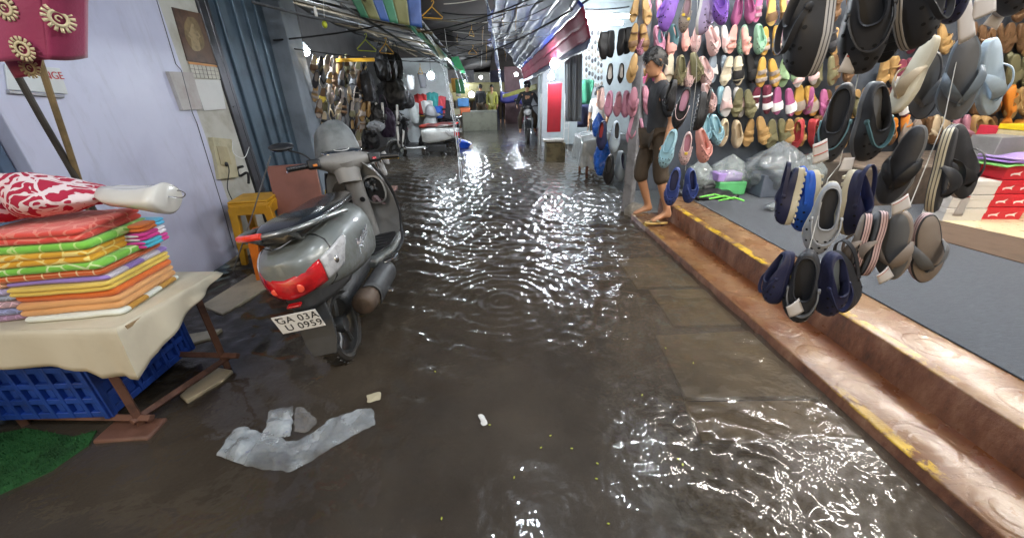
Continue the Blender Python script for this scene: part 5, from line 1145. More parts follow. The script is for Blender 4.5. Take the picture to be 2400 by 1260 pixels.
def head_mesh(X, s=1.0):
    """face looks along +Y, crown up +Z, origin at the centre of the skull"""
    mb = MB(); rings = []
    prof = [(-.120, .045, .050, .02), (-.105, .050, .062, .030), (-.085, .056, .074, .026), (-.06, .062, .084, .016), (-.03, .068, .092, .006), (0, .072, .097, .0), (.035, .075, .100, -.004), (.07, .070, .094, -.006), (.10, .054, .074, -.006), (.118, .030, .042, -.006), (.124, .004, .006, -.006)]
    for z, rx, ry, yo in prof:
        ring = []
        for k in range(28):
            a = 2 * math.pi * k / 28; x, y = rx * math.cos(a), yo + ry * math.sin(a) * (1 if math.sin(a) < 0 else .97)
            f = math.exp(-((a - math.pi / 2) / .20) ** 2)
            y += f * (.020 * math.exp(-((z + .032) / .018) ** 2) + .010 * math.exp(-((z + .012) / .02) ** 2) + .007 * math.exp(-((z + .066) / .008) ** 2) + .007 * math.exp(-((z + .105) / .012) ** 2))
            e = math.exp(-((abs(a - math.pi / 2) - .42) / .16) ** 2) * math.exp(-((z - .0) / .013) ** 2); y -= .009 * e
            y += .005 * math.exp(-((abs(a - math.pi / 2) - .38) / .25) ** 2) * math.exp(-((z - .022) / .010) ** 2)
            ring.append((x, y, z))
        rings.append(ring)
    mb.loft(rings)
    for sx in (-1, 1):
        mb.tube([(sx * .072, -.012, -.028), (sx * .080, -.016, -.012), (sx * .084, -.020, .008), (sx * .078, -.010, .020), (sx * .073, .002, .014), (sx * .074, .0, -.018)], [.006, .007, .008, .007, .005, .004], 8)
        mb.sphere((sx * .030, .083, .0), (.010, .006, .006), 10, 6, 1); mb.box((sx * .030, .092, .021), (.034, .006, .006), 1)
    mb.tube([(-.022, .092, -.068), (0, .098, -.066), (.022, .092, -.068)], [.002, .003, .002], 6, 2)
    mb.v = [X @ (p * s) for p in mb.v]; return mb
def hair_mb(X, s=1.0, long=0):
    mb = MB()
    def fn(u, v):
        a = 2 * math.pi * u; front = max(0, math.sin(a)); low = lerp(-.055 - long, .060, front ** .6) - .02 * math.sin(7 * a)
        z = lerp(low, .138, v ** .8); k = math.sqrt(max(0, 1 - (max(z, 0) / .140) ** 2)); n_ = 1 + .09 * noise.noise((math.cos(a) * 5, math.sin(a) * 5, z * 28)) + .04 * noise.noise((math.cos(a) * 15, math.sin(a) * 15, z * 60))
        return X @ (V(.084 * math.cos(a) * k * n_, -.008 + .113 * math.sin(a) * k * n_ + (.012 * front if v < .5 else 0), z * (1 + .06 * (n_ - 1))) * s)
    mb.grid(fn, 44, 14)
    for k in range(70):
        a = rnd.uniform(0, 6.28); z = rnd.uniform(.03, .12) if math.sin(a) > .2 else rnd.uniform(-.03, .12); kk = math.sqrt(max(.05, 1 - (max(z, 0) / .145) ** 2))
        p = V(.085 * math.cos(a) * kk, -.008 + .113 * math.sin(a) * kk, z); d = V(math.cos(a) * .3 + rnd.uniform(-.5, .5), .55 + rnd.uniform(-.4, .4), -.55) * .035
        q = [p, p + d * .5 + V(math.cos(a), math.sin(a), 0) * .008, p + d]; mb.tube([X @ (w_ * s) for w_ in q], [.006 * s, .005 * s, .001 * s], 5)
    return mb
def hand_nodes(N_, E_, wrist, k, d, pdir, s=1.0):
    """palm and five fingers hanging along d, thumb towards pdir"""
    d = V(*d).normalized(); p = V(*pdir).normalized(); n_ = d.cross(p)
    N_[k + 'palm'] = (wrist + d * .055 * s, .026 * s, .016 * s); E_.append((k, k + 'palm'))
    for i, (o_, L, c) in enumerate([(.021, .075, .014), (.007, .085, .018), (-.008, .080, .022), (-.021, .062, .026)]):
        a = wrist + d * .088 * s + p * o_ * s; b = a + d * L * .5 * s + n_ * c * .3 * s; e = a + d * L * .9 * s + n_ * c * s
        N_[f'{k}f{i}a'] = (a, .0095 * s); N_[f'{k}f{i}b'] = (b, .0085 * s); N_[f'{k}f{i}c'] = (e, .007 * s)
        E_ += [(k + 'palm', f'{k}f{i}a'), (f'{k}f{i}a', f'{k}f{i}b'), (f'{k}f{i}b', f'{k}f{i}c')]
    a = wrist + d * .035 * s + p * .030 * s; N_[k + 'ta'] = (a, .012 * s); N_[k + 'tb'] = (a + d * .035 * s + p * .012 * s, .009 * s); E_ += [(k + 'palm', k + 'ta'), (k + 'ta', k + 'tb')]
def person(label, J, fwd, headX, shirt, trousers, cuffs=True, sleeve=.95, hs=1.0, hair=True, group=None, shirt_name='shirt', feet=True, extra_shirt=None, hood=None):
    """J: joints {hip, chest, neck, shL, elL, haL, shR..., hiL, knL, anL, toL, ...} in world metres"""
    N_, E_ = {}, []; j = {k: Vector(v) for k, v in J.items()}; fwd = V(*fwd)
    N_['hip'] = (j['hip'], .125, .095); N_['waist'] = (j['hip'].lerp(j['chest'], .45), .115, .085); N_['chest'] = (j['chest'], .14, .10); N_['neckb'] = (j['neck'], .055); N_['neck'] = (j['neck'].lerp(headX.translation, .55), .05); 
    E_ += [('hip', 'waist'), ('waist', 'chest'), ('chest', 'neckb'), ('neckb', 'neck')]
    for s in 'LR':
        N_['sh' + s] = (j['sh' + s], .055); N_['el' + s] = (j['el' + s], .038); N_['fa' + s] = (j['el' + s].lerp(j['ha' + s], .4), .037); N_['ha' + s] = (j['ha' + s], .025)
        E_ += [('chest', 'sh' + s), ('sh' + s, 'el' + s), ('el' + s, 'fa' + s), ('fa' + s, 'ha' + s)]
        hand_nodes(N_, E_, j['ha' + s], 'ha' + s, j['ha' + s] - j['el' + s], fwd, hs)
        N_['hi' + s] = (j['hi' + s], .085); N_['kn' + s] = (j['kn' + s], .055); N_['ca' + s] = (j['kn' + s].lerp(j['an' + s], .35), .053); N_['an' + s] = (j['an' + s], .034)
        E_ += [('hip', 'hi' + s), ('hi' + s, 'kn' + s), ('kn' + s, 'ca' + s), ('ca' + s, 'an' + s)]
        if feet:
            d = (j['to' + s] - j['an' + s]); fl = V(d.x, d.y, 0).normalized(); 
            N_['he' + s] = (j['an' + s] - fl * .035 - V(0, 0, .035), .030, .028); N_['mf' + s] = (j['an' + s].lerp(j['to' + s], .5) , .036, .028); N_['to' + s] = (j['to' + s], .036, .014)
            E_ += [('an' + s, 'he' + s), ('an' + s, 'mf' + s), ('mf' + s, 'to' + s)]
    hm = head_mesh(headX).mesh('h', [skinm], 180)
    me = skin_mesh('person', N_, E_, [skinm, M('eye dark', (.02, .015, .012), .3), M('lips', (.2, .07, .06), .5)], 2, 'hip', [hm])
    o = bpy.data.objects.new('person', me); COL.objects.link(o); tag(o, label, 'person', group)
    def cloth(nm, nodes, edges, mat, root, thick=.0):
        m2 = skin_mesh(nm, nodes, edges, [mat], 2, root); 
        for v in m2.vertices:
            p = v.co; v.co = p + Vector((noise.noise(p * 14), noise.noise(p * 14 + V(5, 5, 5)), noise.noise(p * 9))) * .009
        c = bpy.data.objects.new(nm, m2); COL.objects.link(c); c.parent = o; return c
    S_, SE = {}, []
    g = .012
    S_['hem'] = (j['hip'] - V(0, 0, .045), .148 + g, .118 + g); SE.append(('hip', 'hem')); S_['hip'] = (j['hip'] + V(0, 0, .04), .140 + g, .110 + g); S_['waist'] = (N_['waist'][0], .13 + g, .10 + g); S_['chest'] = (j['chest'], .15 + g, .112 + g); S_['nk'] = (j['neck'] + V(0, 0, .012), .068, .066)
    SE += [('hip', 'waist'), ('waist', 'chest'), ('chest', 'nk')]
    for s in 'LR':
        e = j['sh' + s].lerp(j['el' + s], sleeve) if sleeve <= 1 else j['el' + s].lerp(j['ha' + s], sleeve - 1)
        S_['sh' + s] = (j['sh' + s] + V(0, 0, .006), .078); SE.append(('chest', 'sh' + s))
        if sleeve > 1: S_['e' + s] = (j['el' + s], .058); SE.append(('sh' + s, 'e' + s)); S_['sl' + s] = (e, .046); SE.append(('e' + s, 'sl' + s))
        else: S_['m' + s] = (j['sh' + s].lerp(e, .6), .064); S_['sl' + s] = (e, .056); SE += [('sh' + s, 'm' + s), ('m' + s, 'sl' + s)]
    cloth(shirt_name, S_, SE, shirt, 'chest')
    T_, TE = {}, []
    T_['hip'] = (j['hip'] - V(0, 0, .01), .138, .112)
    for s in 'LR':
        T_['hi' + s] = (j['hi' + s], .100); T_['m' + s] = (j['hi' + s].lerp(j['kn' + s], .55), .092); T_['kn' + s] = (j['kn' + s], .082); e = j['kn' + s].lerp(j['an' + s], .26 if cuffs else .93); T_['e' + s] = (e, .080 if cuffs else .06)
        TE += [('hip', 'hi' + s), ('hi' + s, 'm' + s), ('m' + s, 'kn' + s), ('kn' + s, 'e' + s)]
    cloth('trousers', T_, TE, trousers, 'hip')
    if hair: hair_mb(headX).build('hair', hairm, o, sharp=180)
    return o
def headM(c, fwd, down=0, roll=0, s=1.0):
    f = V(*fwd).normalized(); z = V(0, 0, 1); x = f.cross(z).normalized(); M3 = Matrix((x, f, z)).transposed().to_4x4()
    return Matrix.Translation(c) @ M3 @ Matrix.Rotation(R(-down), 4, 'X') @ Matrix.Rotation(R(roll), 4, 'Y') @ Matrix.Scale(s, 4)
Yp = 4.10; hc = at(1535, 146, Yp)
J = dict(hip=at(1541, 312, Yp), chest=at(1547, 225, Yp), neck=at(1549, 190, Yp),
         shL=at(1560, 212, Yp - .16), elL=at(1576, 282, Yp - .20), haL=at(1560, 335, Yp - .22), shR=at(1538, 206, Yp + .17), elR=at(1528, 282, Yp + .22), haR=at(1512, 330, Yp + .18),
         hiL=at(1552, 322, Yp - .09), knL=at(1548, 412, Yp - .12), anL=at(1566, 500, Yp - .16), toL=at(1525, 518, Yp - .17),
         hiR=at(1528, 322, Yp + .09), knR=at(1500, 405, Yp + .10), anR=at(1521, 486, Yp + .10), toR=at(1484, 500, Yp + .10))
tee = M('black t-shirt', (.026, .028, .033), .85, var=.3, scale=9, bump=.3, bscale=30); brn = M('brown black trousers', (.060, .043, .028), .85, var=.35, bump=.4, bscale=30)
man = person('barefoot man in black t-shirt and rolled up dark trousers stepping down beside the pillar', J, (-1, 0, 0), headM(hc, (-1, -.12, 0), 26), tee, brn)
strp = M('sleeve pink stripe', (.55, .38, .42), .7)
mb = MB(); mb.tube([at(1566, 214, Yp - .238), at(1560, 226, Yp - .245), at(1553, 236, Yp - .24)], .008, 6, flat=.5); mb.build('sleeve_stripe', strp, man)
sd = shoe('thong', Matrix.Translation(J['toL'].lerp(J['anL'], .35) + V(0, 0, -.062)) @ Matrix.Rotation(R(96), 4, 'Z') @ Matrix.Rotation(R(3), 4, 'X'), 'worn tan flip-flop under the standing foot of the man', 'olive', sole='gold', insole='tan')
# ================================================================ RIGHT SIDE BEYOND THE SHOP
wood = M('weathered post', (.20, .205, .225), .75, var=.45, scale=9, bump=.5, bscale=40)
pc_ = at(1476, 240, 4.75)
mb = MB(); mb.tube([(1.775, 4.72, -.1), (1.77, 4.72, .8), (1.735, 4.72, 1.7), (1.72, 4.72, 3.3)], .085, 4); o = mb.build('post', wood, bevel=.012); tag(o, 'weathered grey post between the man and the hanging pink slip-ons', 'post')
mb = MB(); mb.sphere((1.83, 4.58, .02), (.14, .16, .12), 16, 10); mb.v = [p + V(1, 1, 1) * (.03 * noise.noise(p * 9)) for p in mb.v]; o = mb.build('concrete_lump', M('concrete', (.22, .20, .17), .8, var=.4, bump=.5)); tag(o, 'rough concrete lump at the foot of the grey post', 'concrete')
G4 = 'shoes hung on the outer side of the post'
for i, (h, t, yw, cc) in enumerate([((1414, 205), (1412, 258), -50, 'pale pink'), ((1432, 212), (1428, 274), -20, 'pink'), ((1450, 214), (1446, 274), 10, 'dusty pink'), ((1466, 212), (1464, 276), 30, 'pink')]):
    hp('closed', h, t, 4.95, yw, f'{cc} slip-on hung outside the post, {["first", "second", "third", "fourth"][i]} from the lane', cc, sole=cc, insole=cc, group=G4)
for i, (h, t, yw) in enumerate([((1432, 148), (1430, 200), -10), ((1456, 148), (1454, 196), 16)]):
    hp('flat', h, t, 4.95, yw, f'black ballet flat with white insole above the pink slip-ons, {["left", "right"][i]} of its pair', 'black', insole='white', group=G4)
for i, x in enumerate((1424, 1438, 1452, 1466)):
    hp('sneaker', (x, 74 - i * 3), (x - 3, 140 - i * 4), 4.95 + .03 * i, [-70, -50, 60, 80][i], f'black trainer in the bunch at the top beside the post, {["first", "second", "third", "fourth"][i]} from the lane', 'black', group=G4)
for i, (h, t, yw, a, b_) in enumerate([((1416, 282), (1412, 352), -14, 'navy', 'red'), ((1444, 282), (1440, 356), 8, 'ice blue', 'charcoal'), ((1432, 360), (1428, 432), -10, 'black', 'charcoal'), ((1452, 352), (1452, 424), 24, 'steel blue', 'navy')]):
    hp('sneaker', h, t, 4.9, yw, ['dark trainer with red lining under the pink slip-ons', 'pale blue trainer with dark lining under the pink slip-ons', 'black trainer hung lowest beside the post', 'slate trainer hung lowest against the post'][i], a, insole=b_, sole='pale grey' if i == 1 else a, group=G4)
def bag(c, r, mat, label, name='plastic_bag', cat='bag', group=None, seed=0, knot=True, alpha=None):
    mb = MB(); mb.sphere((0, 0, 0), r, 56, 36)
    vs = []
    for p in mb.v:
        q0 = V(p.x / r[0] + seed, p.y / r[1], p.z / r[2]); n_ = noise.noise(q0 * 1.4) * .20 - abs(noise.noise(q0 * 2.6)) * .30 - abs(noise.noise(q0 * 6)) * .14 + .12
        q = V(p.x * (1 + n_), p.y * (1 + n_), p.z * (1 + n_ * .6)); h = p.z / r[2]
        q.z = max(q.z, -r[2] * .86)
        if knot and h > .55: k = 1 - .55 * (h - .55) / .45; q.x *= k; q.y *= k; q.z += r[2] * .25 * (h - .55)
        vs.append(q + Vector(c))
    mb.v = vs; return tag(mb.build(name, mat, sharp=180), label, cat, group)
bluepl = M('blue plastic film', (.02, .11, .50), .28, var=.5, scale=12, bump=.7, bscale=22, coat=.3)
bag(at(1402, 296, 5.2), (.07, .08, .15), bluepl, 'blue plastic bag hung beside the trainers, higher of the two blue bags', seed=1); bag(at(1412, 372, 5.2), (.10, .10, .26), bluepl, 'blue plastic bag hung beside the trainers, lower and larger of the two blue bags', seed=5)
redp = M('red board paint', (.42, .02, .035), .4, var=.12)
mb = MB(); a, b_ = at(1282, 310, 8.5), at(1317, 194, 8.5); mb.box(((a.x + b_.x) / 2, 8.5, (a.z + b_.z) / 2), (b_.x - a.x, .05, b_.z - a.z)); o = mb.build('red_sign_board', redp, bevel=.006); tag(o, 'tall plain red sign board standing under the glaring bulb', 'sign board')
rk = thing('wire_rack', 'white wire rack standing behind the red sign board', 'rack', at(1327, 312, 8.7)); zt = at(1327, 150, 8.7).z - at(1327, 312, 8.7).z
for x in (-.05, .05): MB().tube([(x, 0, -.45), (x, 0, zt)], .008, 6).build('upright', whitepl, rk)
for k in range(12): MB().tube([(-.05, 0, .1 + k * zt / 13), (.05, 0, .1 + k * zt / 13)], .006, 5).build('rung', whitepl, rk)
o = MB().box(at(1300, 356, 8.66), (.42, .35, .42)).build('concrete_block', M('mossy concrete', (.16, .14, .085), .75, var=.55, scale=5, bump=.5, alt=(.05, .045, .03)), bevel=.02); tag(o, 'stained concrete block standing in the flood below the red sign board', 'block')
o = MB().box(at(1296, 328, 8.6), (.44, .30, .05)).build('scrap_box', M('scrap white', (.45, .44, .42), .5, var=.4, scale=12), bevel=.008); tag(o, 'flat pale box lying on the concrete block', 'box')
for i, px in enumerate((1262, 1268)):
    a = at(px, 300 - i * 80, 9.0); o = MB().tube([(a.x, 9.0, -.05), (a.x, 9.0, a.z)], .014, 8).build('thin_post', M('thin post grey', (.32, .32, .32), .4, metal=.4)); tag(o, ['short thin grey post in the water by the concrete block', 'taller thin grey post in the water by the concrete block'][i], 'post')
tarpg = M('grey tarp curtain', (.165, .19, .225), .5, var=.25, scale=3, bump=.35, bscale=14)
c0, c1_, c2_, c3_ = at(1322, 12, 8.0), at(1366, 12, 7.8), at(1362, 285, 7.8), at(1326, 285, 8.0)
mb = MB(); mb.grid(lambda u, v: c0.lerp(c1_, u).lerp(c3_.lerp(c2_, u), v) + V(0, .03 * math.sin(u * 16 + v * 2) + .015 * math.sin(u * 37), 0), 40, 20); o = mb.build('tarp_curtain', tarpg, solid=.004, sharp=180); tag(o, 'grey blue tarpaulin curtain hanging beside the red sign board', 'tarpaulin')
# covered table
ct = thing('covered_table', 'low table wrapped in a translucent grey plastic sheet beside the blue bags', 'table', gz(1380, 400, 0)); ct.location = (2.05, 7.1, 0)
for x in (-.30, .35):
    for y in (-.25, .3): MB().box((x, y, .22), (.04, .04, .50)).build('leg', rust, ct)
MB().box((.02, .0, .48), (.74, .62, .04)).build('table_top', wood, ct); MB().box((.08, .05, .60), (.5, .4, .2)).build('goods', M('goods brown', (.2, .13, .09), .7, var=.5, scale=14), ct, bevel=.03)
film = M('milky film', (.33, .36, .37), .22, var=.3, scale=6, bump=.6, bscale=14, alpha=.78)
def cov(u, v):
    x = lerp(-.75, .75, u); y = lerp(-.72, .72, v); d = max(abs(x) / .42, abs(y) / .36); top = .74 - .10 * abs(x) + .02 * noise.noise((x * 6, y * 6, 0)) - .06 * (y < -.2)
    if d <= 1: return V(x, y, top)
    k = min(1, (d - 1) / .9); e = .42 / .75; return V(x / d * (1 + .12 * k) , y / d * (1 + .12 * k) + .02 * math.sin(x * 20) * k, top - .44 * k * (1 + .25 * noise.noise((x * 4, y * 4, 2))))
mb = MB(); mb.grid(cov, 36, 30); mb.build('plastic_cover', film, ct, sharp=180, recalc=False)
# lit shop behind: pale walls, racks of small goods
palew = M('pale lit wall', (.36, .41, .43), .7, var=.15)
o = MB().box((3.2, 11.2, 1.7), (3.6, .1, 3.4)).build('far_shop_wall', palew); tag(o, 'pale brightly lit back wall of the far right-hand shop', 'wall')
o = MB().box((3.1, 8.1, 3.35), (2.8, 6.0, .05)).build('far_shop_ceiling', palew); tag(o, 'pale ceiling of the far right-hand shop with two tube lights', 'ceiling')
for i, px in enumerate((1246, 1272)):
    a = at(px, 185, [14., 11.][i]); o = MB().box((a.x + .1, [14., 11.][i], .95), (.26, .3, 2.1)).build('white_pillar', M('white pillar paint', (.33, .35, .38), .5, var=.12), bevel=.01); tag(o, ['white pillar behind the motorcyclist, farther of two', 'white pillar behind the red sign board, nearer of two'][i], 'pillar')
for i, px in enumerate(range(1374, 1412, 7)):
    a, b_ = at(px, 78, 9.6), at(px + 1, 205 + (i * 37) % 60, 9.6); t = thing('goods_strip', f'hanging strip of small grey goods in the far lit shop, {["first", "second", "third", "fourth", "fifth", "sixth"][i]} from the curtain', 'goods', a, group='strips of goods in the far shop')
    for k in range(9): f = k / 9; MB().sphere(a.lerp(b_, f) - a, (.030, .02, .05), 8, 6).build('goods', M('goods grey ' + str((i + k) % 4), [(.10, .10, .10), (.2, .18, .15), (.05, .05, .06), (.28, .26, .22)][(i + k) % 4], .5), t)
# garments and vendors
def garment(c, w_, h_, mat, label, yaw=0, sleeves=True, group=None, name='hanging_garment'):
    prof = [(-.5, 0), (-.42, -.30), (-.30, -.26), (-.30, -1), (.30, -1), (.30, -.26), (.42, -.30), (.5, 0), (.15, .08), (0, .03), (-.15, .08)] if sleeves else [(-.5, 0), (-.5, -1), (.5, -1), (.5, 0)]
    X = Matrix.Translation(c) @ Matrix.Rotation(R(yaw), 4, 'Z'); b = bmesh.new(); 
    vs = [b.verts.new((x * w_, 0, z * h_)) for x, z in prof]; b.faces.new(vs); bmesh.ops.triangulate(b, faces=b.faces[:]); bmesh.ops.subdivide_edges(b, edges=b.edges[:], cuts=5, use_grid_fill=True)
    mb = MB(); mb.v = [Vector((v.co.x, .025 * math.sin(v.co.x * 30 + v.co.z * 4), v.co.z)) for v in b.verts]; b.verts.index_update(); mb.f = [tuple(v.index for v in f.verts) for f in b.faces]; mb.m = [0] * len(mb.f); b.free()
    o = mb.build(name, mat, mtx=X, solid=.02, sharp=180, off=0); return tag(o, label, 'garment', group)
garment(at(1376, 190, 8.8), .30, .45, M('green shirt', (.03, .19, .11), .8), 'green garment hanging in the far lit shop')
garment(at(1368, 245, 8.6), .22, .45, M('navy cloth', (.03, .035, .09), .8), 'dark navy cloth hanging at the edge of the grey curtain', sleeves=False)
def standing(base, h, fwd, label, shirt, trousers, cuffs=False, sleeve=1.85, **k):
    b = V(*base); f = V(*fwd).normalized(); l = V(-f.y, f.x, 0); s = h / 1.7; Z = lambda z: V(0, 0, z * s)
    J = dict(hip=b + Z(.93), chest=b + Z(1.27), neck=b + Z(1.42) + f * .01)
    for q, n_ in ((1, 'L'), (-1, 'R')):
        J['sh' + n_] = b + l * .17 * s * q + Z(1.37); J['el' + n_] = b + l * .22 * s * q + Z(1.09) - f * .02; J['ha' + n_] = b + l * .21 * s * q + Z(.86) + f * .06
        J['hi' + n_] = b + l * .09 * s * q + Z(.88); J['kn' + n_] = b + l * .10 * s * q + Z(.48) + f * .03 * (1 + q); J['an' + n_] = b + l * .10 * s * q + Z(.08) + f * .04 * q; J['to' + n_] = J['an' + n_] + f * .16 * s - Z(.055)
    return person(label, J, f, headM(b + Z(1.58) + f * .02, f, 8, s=s), shirt, trousers, cuffs, sleeve, s, **k)
standing((2.35, 8.5, -.02), 1.5, (-.6, -1, 0), 'vendor in a white shirt behind the covered table', M('white shirt', (.6, .6, .6), .8, var=.1), brn, sleeve=.9)
yc = M('yellow raincoat', (.33, .32, .07), .4, var=.2); standing((gz(1156, 296, 0).x, 17.5, -.03), 1.62, (0, -1, 0), 'person in a yellow raincoat far down the flooded lane', yc, yc, shirt_name='raincoat')
standing((gz(1135, 292, 0).x - .1, 18.5, -.03), 1.65, (.3, 1, 0), 'person in dark clothes beside the far counter, next to the yellow raincoat', tee, brn)
standing((gz(1180, 300, 0).x + .1, 19.5, -.03), 1.65, (0, -1, 0), 'person in grey far down the lane behind the rider', M('grey shirt', (.12, .12, .13), .8), brn)
# motorcyclist
bk = thing('motorcycle', 'dark motorcycle coming up the flooded lane with its rider', 'motorcycle', (gz(1232, 322, 0).x, 12.4, -.05), (0, 0, R(176)))
wheel(bk, (0, .62, .30), .30, .09); wheel(bk, (0, -.62, .30), .30, .11)
mb = MB(); rings = [[(hw * math.cos(a), y, z + hz * math.sin(a)) for a in [2 * math.pi * k / 16 for k in range(16)]] for y, hw, z, hz in ((.34, .06, .83, .05), (.25, .12, .84, .10), (.05, .14, .82, .11), (-.1, .10, .78, .07))]
mb.loft(rings); mb.build('tank', M('bike paint', (.03, .03, .035), .25, coat=.6), bk)
mb = MB(); mb.box((0, -.42, .78), (.24, .62, .09)); mb.build('seat', seatm, bk, bevel=.03); mb = MB(); mb.box((0, 0, .45), (.26, .5, .32)); mb.build('engine', darkp, bk, bevel=.05)
for s in (-1, 1): MB().tube([(s * .09, .62, .30), (s * .09, .50, .62), (s * .09, .40, .95)], .022, 8).build('fork', chrome, bk)
MB().sphere((0, .52, .88), (.10, .07, .10), 16, 10).build('headlight', clearl, bk); MB().sphere((0, .50, 1.0), (.13, .06, .10), 16, 8).build('front_cowl', blackp, bk)
MB().tube(spline([(-.36, .28, 1.02), (-.2, .38, 1.03), (0, .40, .98), (.2, .38, 1.03), (.36, .28, 1.02)], 5), .014, 8).build('handlebar', blackp, bk)
for s in (-1, 1):
    m_ = MB(); m_.tube([(s * .25, .38, 1.03), (s * .33, .38, 1.18)], .006, 6); m_.sphere((s * .35, .37, 1.2), (.06, .02, .04), 12, 8); m_.build('mirror', blackp, bk)
MB().grid(lambda u, v: V(lerp(-.06, .06, v), .62 + .34 * math.cos(R(lerp(20, 150, u))), .30 + .34 * math.sin(R(lerp(20, 150, u)))), 14, 4).build('front_fender', blackp, bk, solid=.006, recalc=False)
bx, by = bk.location.x, 12.4; f = V(0, -1, 0); Bq = lambda fw, sd_, z: V(bx + sd_, by - fw, z - .05)
J = dict(hip=Bq(-.22, 0, .92), chest=Bq(-.10, 0, 1.26), neck=Bq(-.05, 0, 1.40))
for q, n_ in ((1, 'L'), (-1, 'R')):
    J['sh' + n_] = Bq(-.07, .19 * q, 1.34); J['el' + n_] = Bq(.08, .32 * q, 1.10); J['ha' + n_] = Bq(.26, .33 * q, 1.03)
    J['hi' + n_] = Bq(-.2, .10 * q, .88); J['kn' + n_] = Bq(.16, .24 * q, .70); J['an' + n_] = Bq(-.02, .22 * q, .34); J['to' + n_] = Bq(.14, .24 * q, .28)
rd = person('rider in dark clothes on the oncoming motorcycle', J, (0, -1, 0), headM(Bq(-.02, 0, 1.55), (0, -1, 0), 5), tee, brn, False, 1.85, hair=False)
hx = headM(Bq(-.02, 0, 1.56), (0, -1, 0), 5); mb = MB(); mb.sphere((0, -.01, .04), (.115, .135, .12), 20, 12, X=hx); mb.build('helmet', M('black helmet', (.012, .012, .014), .2, coat=1), rd)
# ================================================================ LEFT STALLS
sc2 = copy_tree(scooter, None, {'scooter paint': M('white scooter paint', (.62, .63, .62), .25, coat=.7, var=.1), 'wet black seat': M('black red seat', (.05, .012, .012), .4, var=.8, scale=6, alt=(.32, .04, .025)), 'scooter inner panel': blackp, 'wet grey cloth cover': blackp})
sc2.matrix_world = Matrix.Translation((gz(1044, 366, 0).x, 9.9, -.05)) @ Matrix.Rotation(R(84), 4, 'Z') @ Matrix.Rotation(R(-7), 4, 'Y'); sc2['label'] = 'white scooter with a black and red seat parked across the left stalls'
sc3 = copy_tree(scooter, None, {'scooter paint': M('dark scooter paint', (.03, .03, .035), .25, coat=.7), 'wet grey cloth cover': M('pale cover', (.3, .3, .32), .5), 'scooter inner panel': M('pale panel', (.32, .33, .33), .4)})
sc3.matrix_world = Matrix.Translation((gz(1066, 335, 0).x - .12, 12.2, -.05)) @ Matrix.Rotation(R(150), 4, 'Z') @ Matrix.Rotation(R(-6), 4, 'Y'); sc3['label'] = 'dark scooter with pale front panels parked behind the white one'
o = MB().lathe([(.02, 0), (.16, 0), (.22, .16), (.235, .17), (.235, .175), (.20, .165), (.15, .02), (.02, .02)], 28, X=Matrix.Translation(gz(1083, 345, .0)) @ Matrix.Rotation(R(18), 4, 'Y')).build('blue_basin', M('blue basin plastic', (.015, .09, .60), .35, var=.15)); tag(o, 'bright blue plastic basin lying in the water beside the white scooter', 'basin')
o = MB().box((gz(918, 432, .0).x - .05, 6.35, .01), (.42, .35, .05)).build('wet_mat', M('pinkish wet mat', (.24, .12, .09), .5, var=.3, bump=.4), bevel=.01); tag(o, 'pinkish wet mat at the edge of the left stalls', 'mat')
G5 = 'dull shoes hung in the left stalls'
cols = ['brown', 'taupe', 'olive', 'charcoal', 'beige', 'black', 'taupe', 'grey', 'tan']
seq = ['first', 'second', 'third', 'fourth', 'fifth', 'sixth', 'seventh', 'eighth', 'ninth']
for r_ in range(6):
    for c_ in range(9):
        if c_ == 0 and r_ > 3: continue
        px = 738 + c_ * 14.5 + r_ * 3; py = 154 + r_ * 34 + rnd.uniform(-7, 7); cc = cols[(r_ * 3 + c_ * 2 + (c_ > 3)) % 9]; kd = ['slide1', 'thong', 'cross', 'closed', 'thong', 'wedge', 'slide2'][(c_ + r_ * 3) % 7]
        Y = 5.95 + .13 * c_ + rnd.uniform(-.06, .06); hp(kd, (px + rnd.uniform(-3, 3), py - 23), (px + rnd.uniform(-6, 6), py + 23), Y, rnd.uniform(-50, 50), f'{cc} {NOUN[kd]} in the left stall, {seq[r_]} row down, {seq[c_]} from the pillar', 'yellow' if (r_, c_) == (2, 1) else cc, insole=cols[(c_ + r_ * 2 + 4) % 9], sole=cols[(c_ * 2 + r_ + 1) % 9] if c_ % 2 else cc, group=G5)
for o in SC.objects:
    if o.get('label', '').startswith('beige') and False: pass
o = MB().box((at(800, 140, 6.3).x, 6.45, at(800, 140, 6.3).z), (.85, .03, .045)).build('yellow_rail', M('yellow rail', (.75, .40, .02), .4)); tag(o, 'bright yellow rail above the hanging brown shoes', 'rail')
blk = M('black nylon', (.012, .012, .014), .5, var=.4, bump=.6, bscale=20); gry = M('dark grey nylon', (.05, .05, .06), .6, var=.4, bump=.6, bscale=20)
def hbag(px, py, Y, r, mat, label, seed):
    c = at(px, py, Y); t = bag((0, 0, 0), r, mat, label, 'hanging_bag', 'bag', 'bags and bundles hung in the left stalls', seed, knot=False); t.location = c
    mb = MB(); mb.tube(spline([(-r[0] * .5, 0, r[2] * .8), (-r[0] * .3, 0, r[2] * 1.5), (0, 0, r[2] * 1.75), (r[0] * .3, 0, r[2] * 1.5), (r[0] * .5, 0, r[2] * .8)], 4), .008, 6); mb.build('strap', mat, t); return t
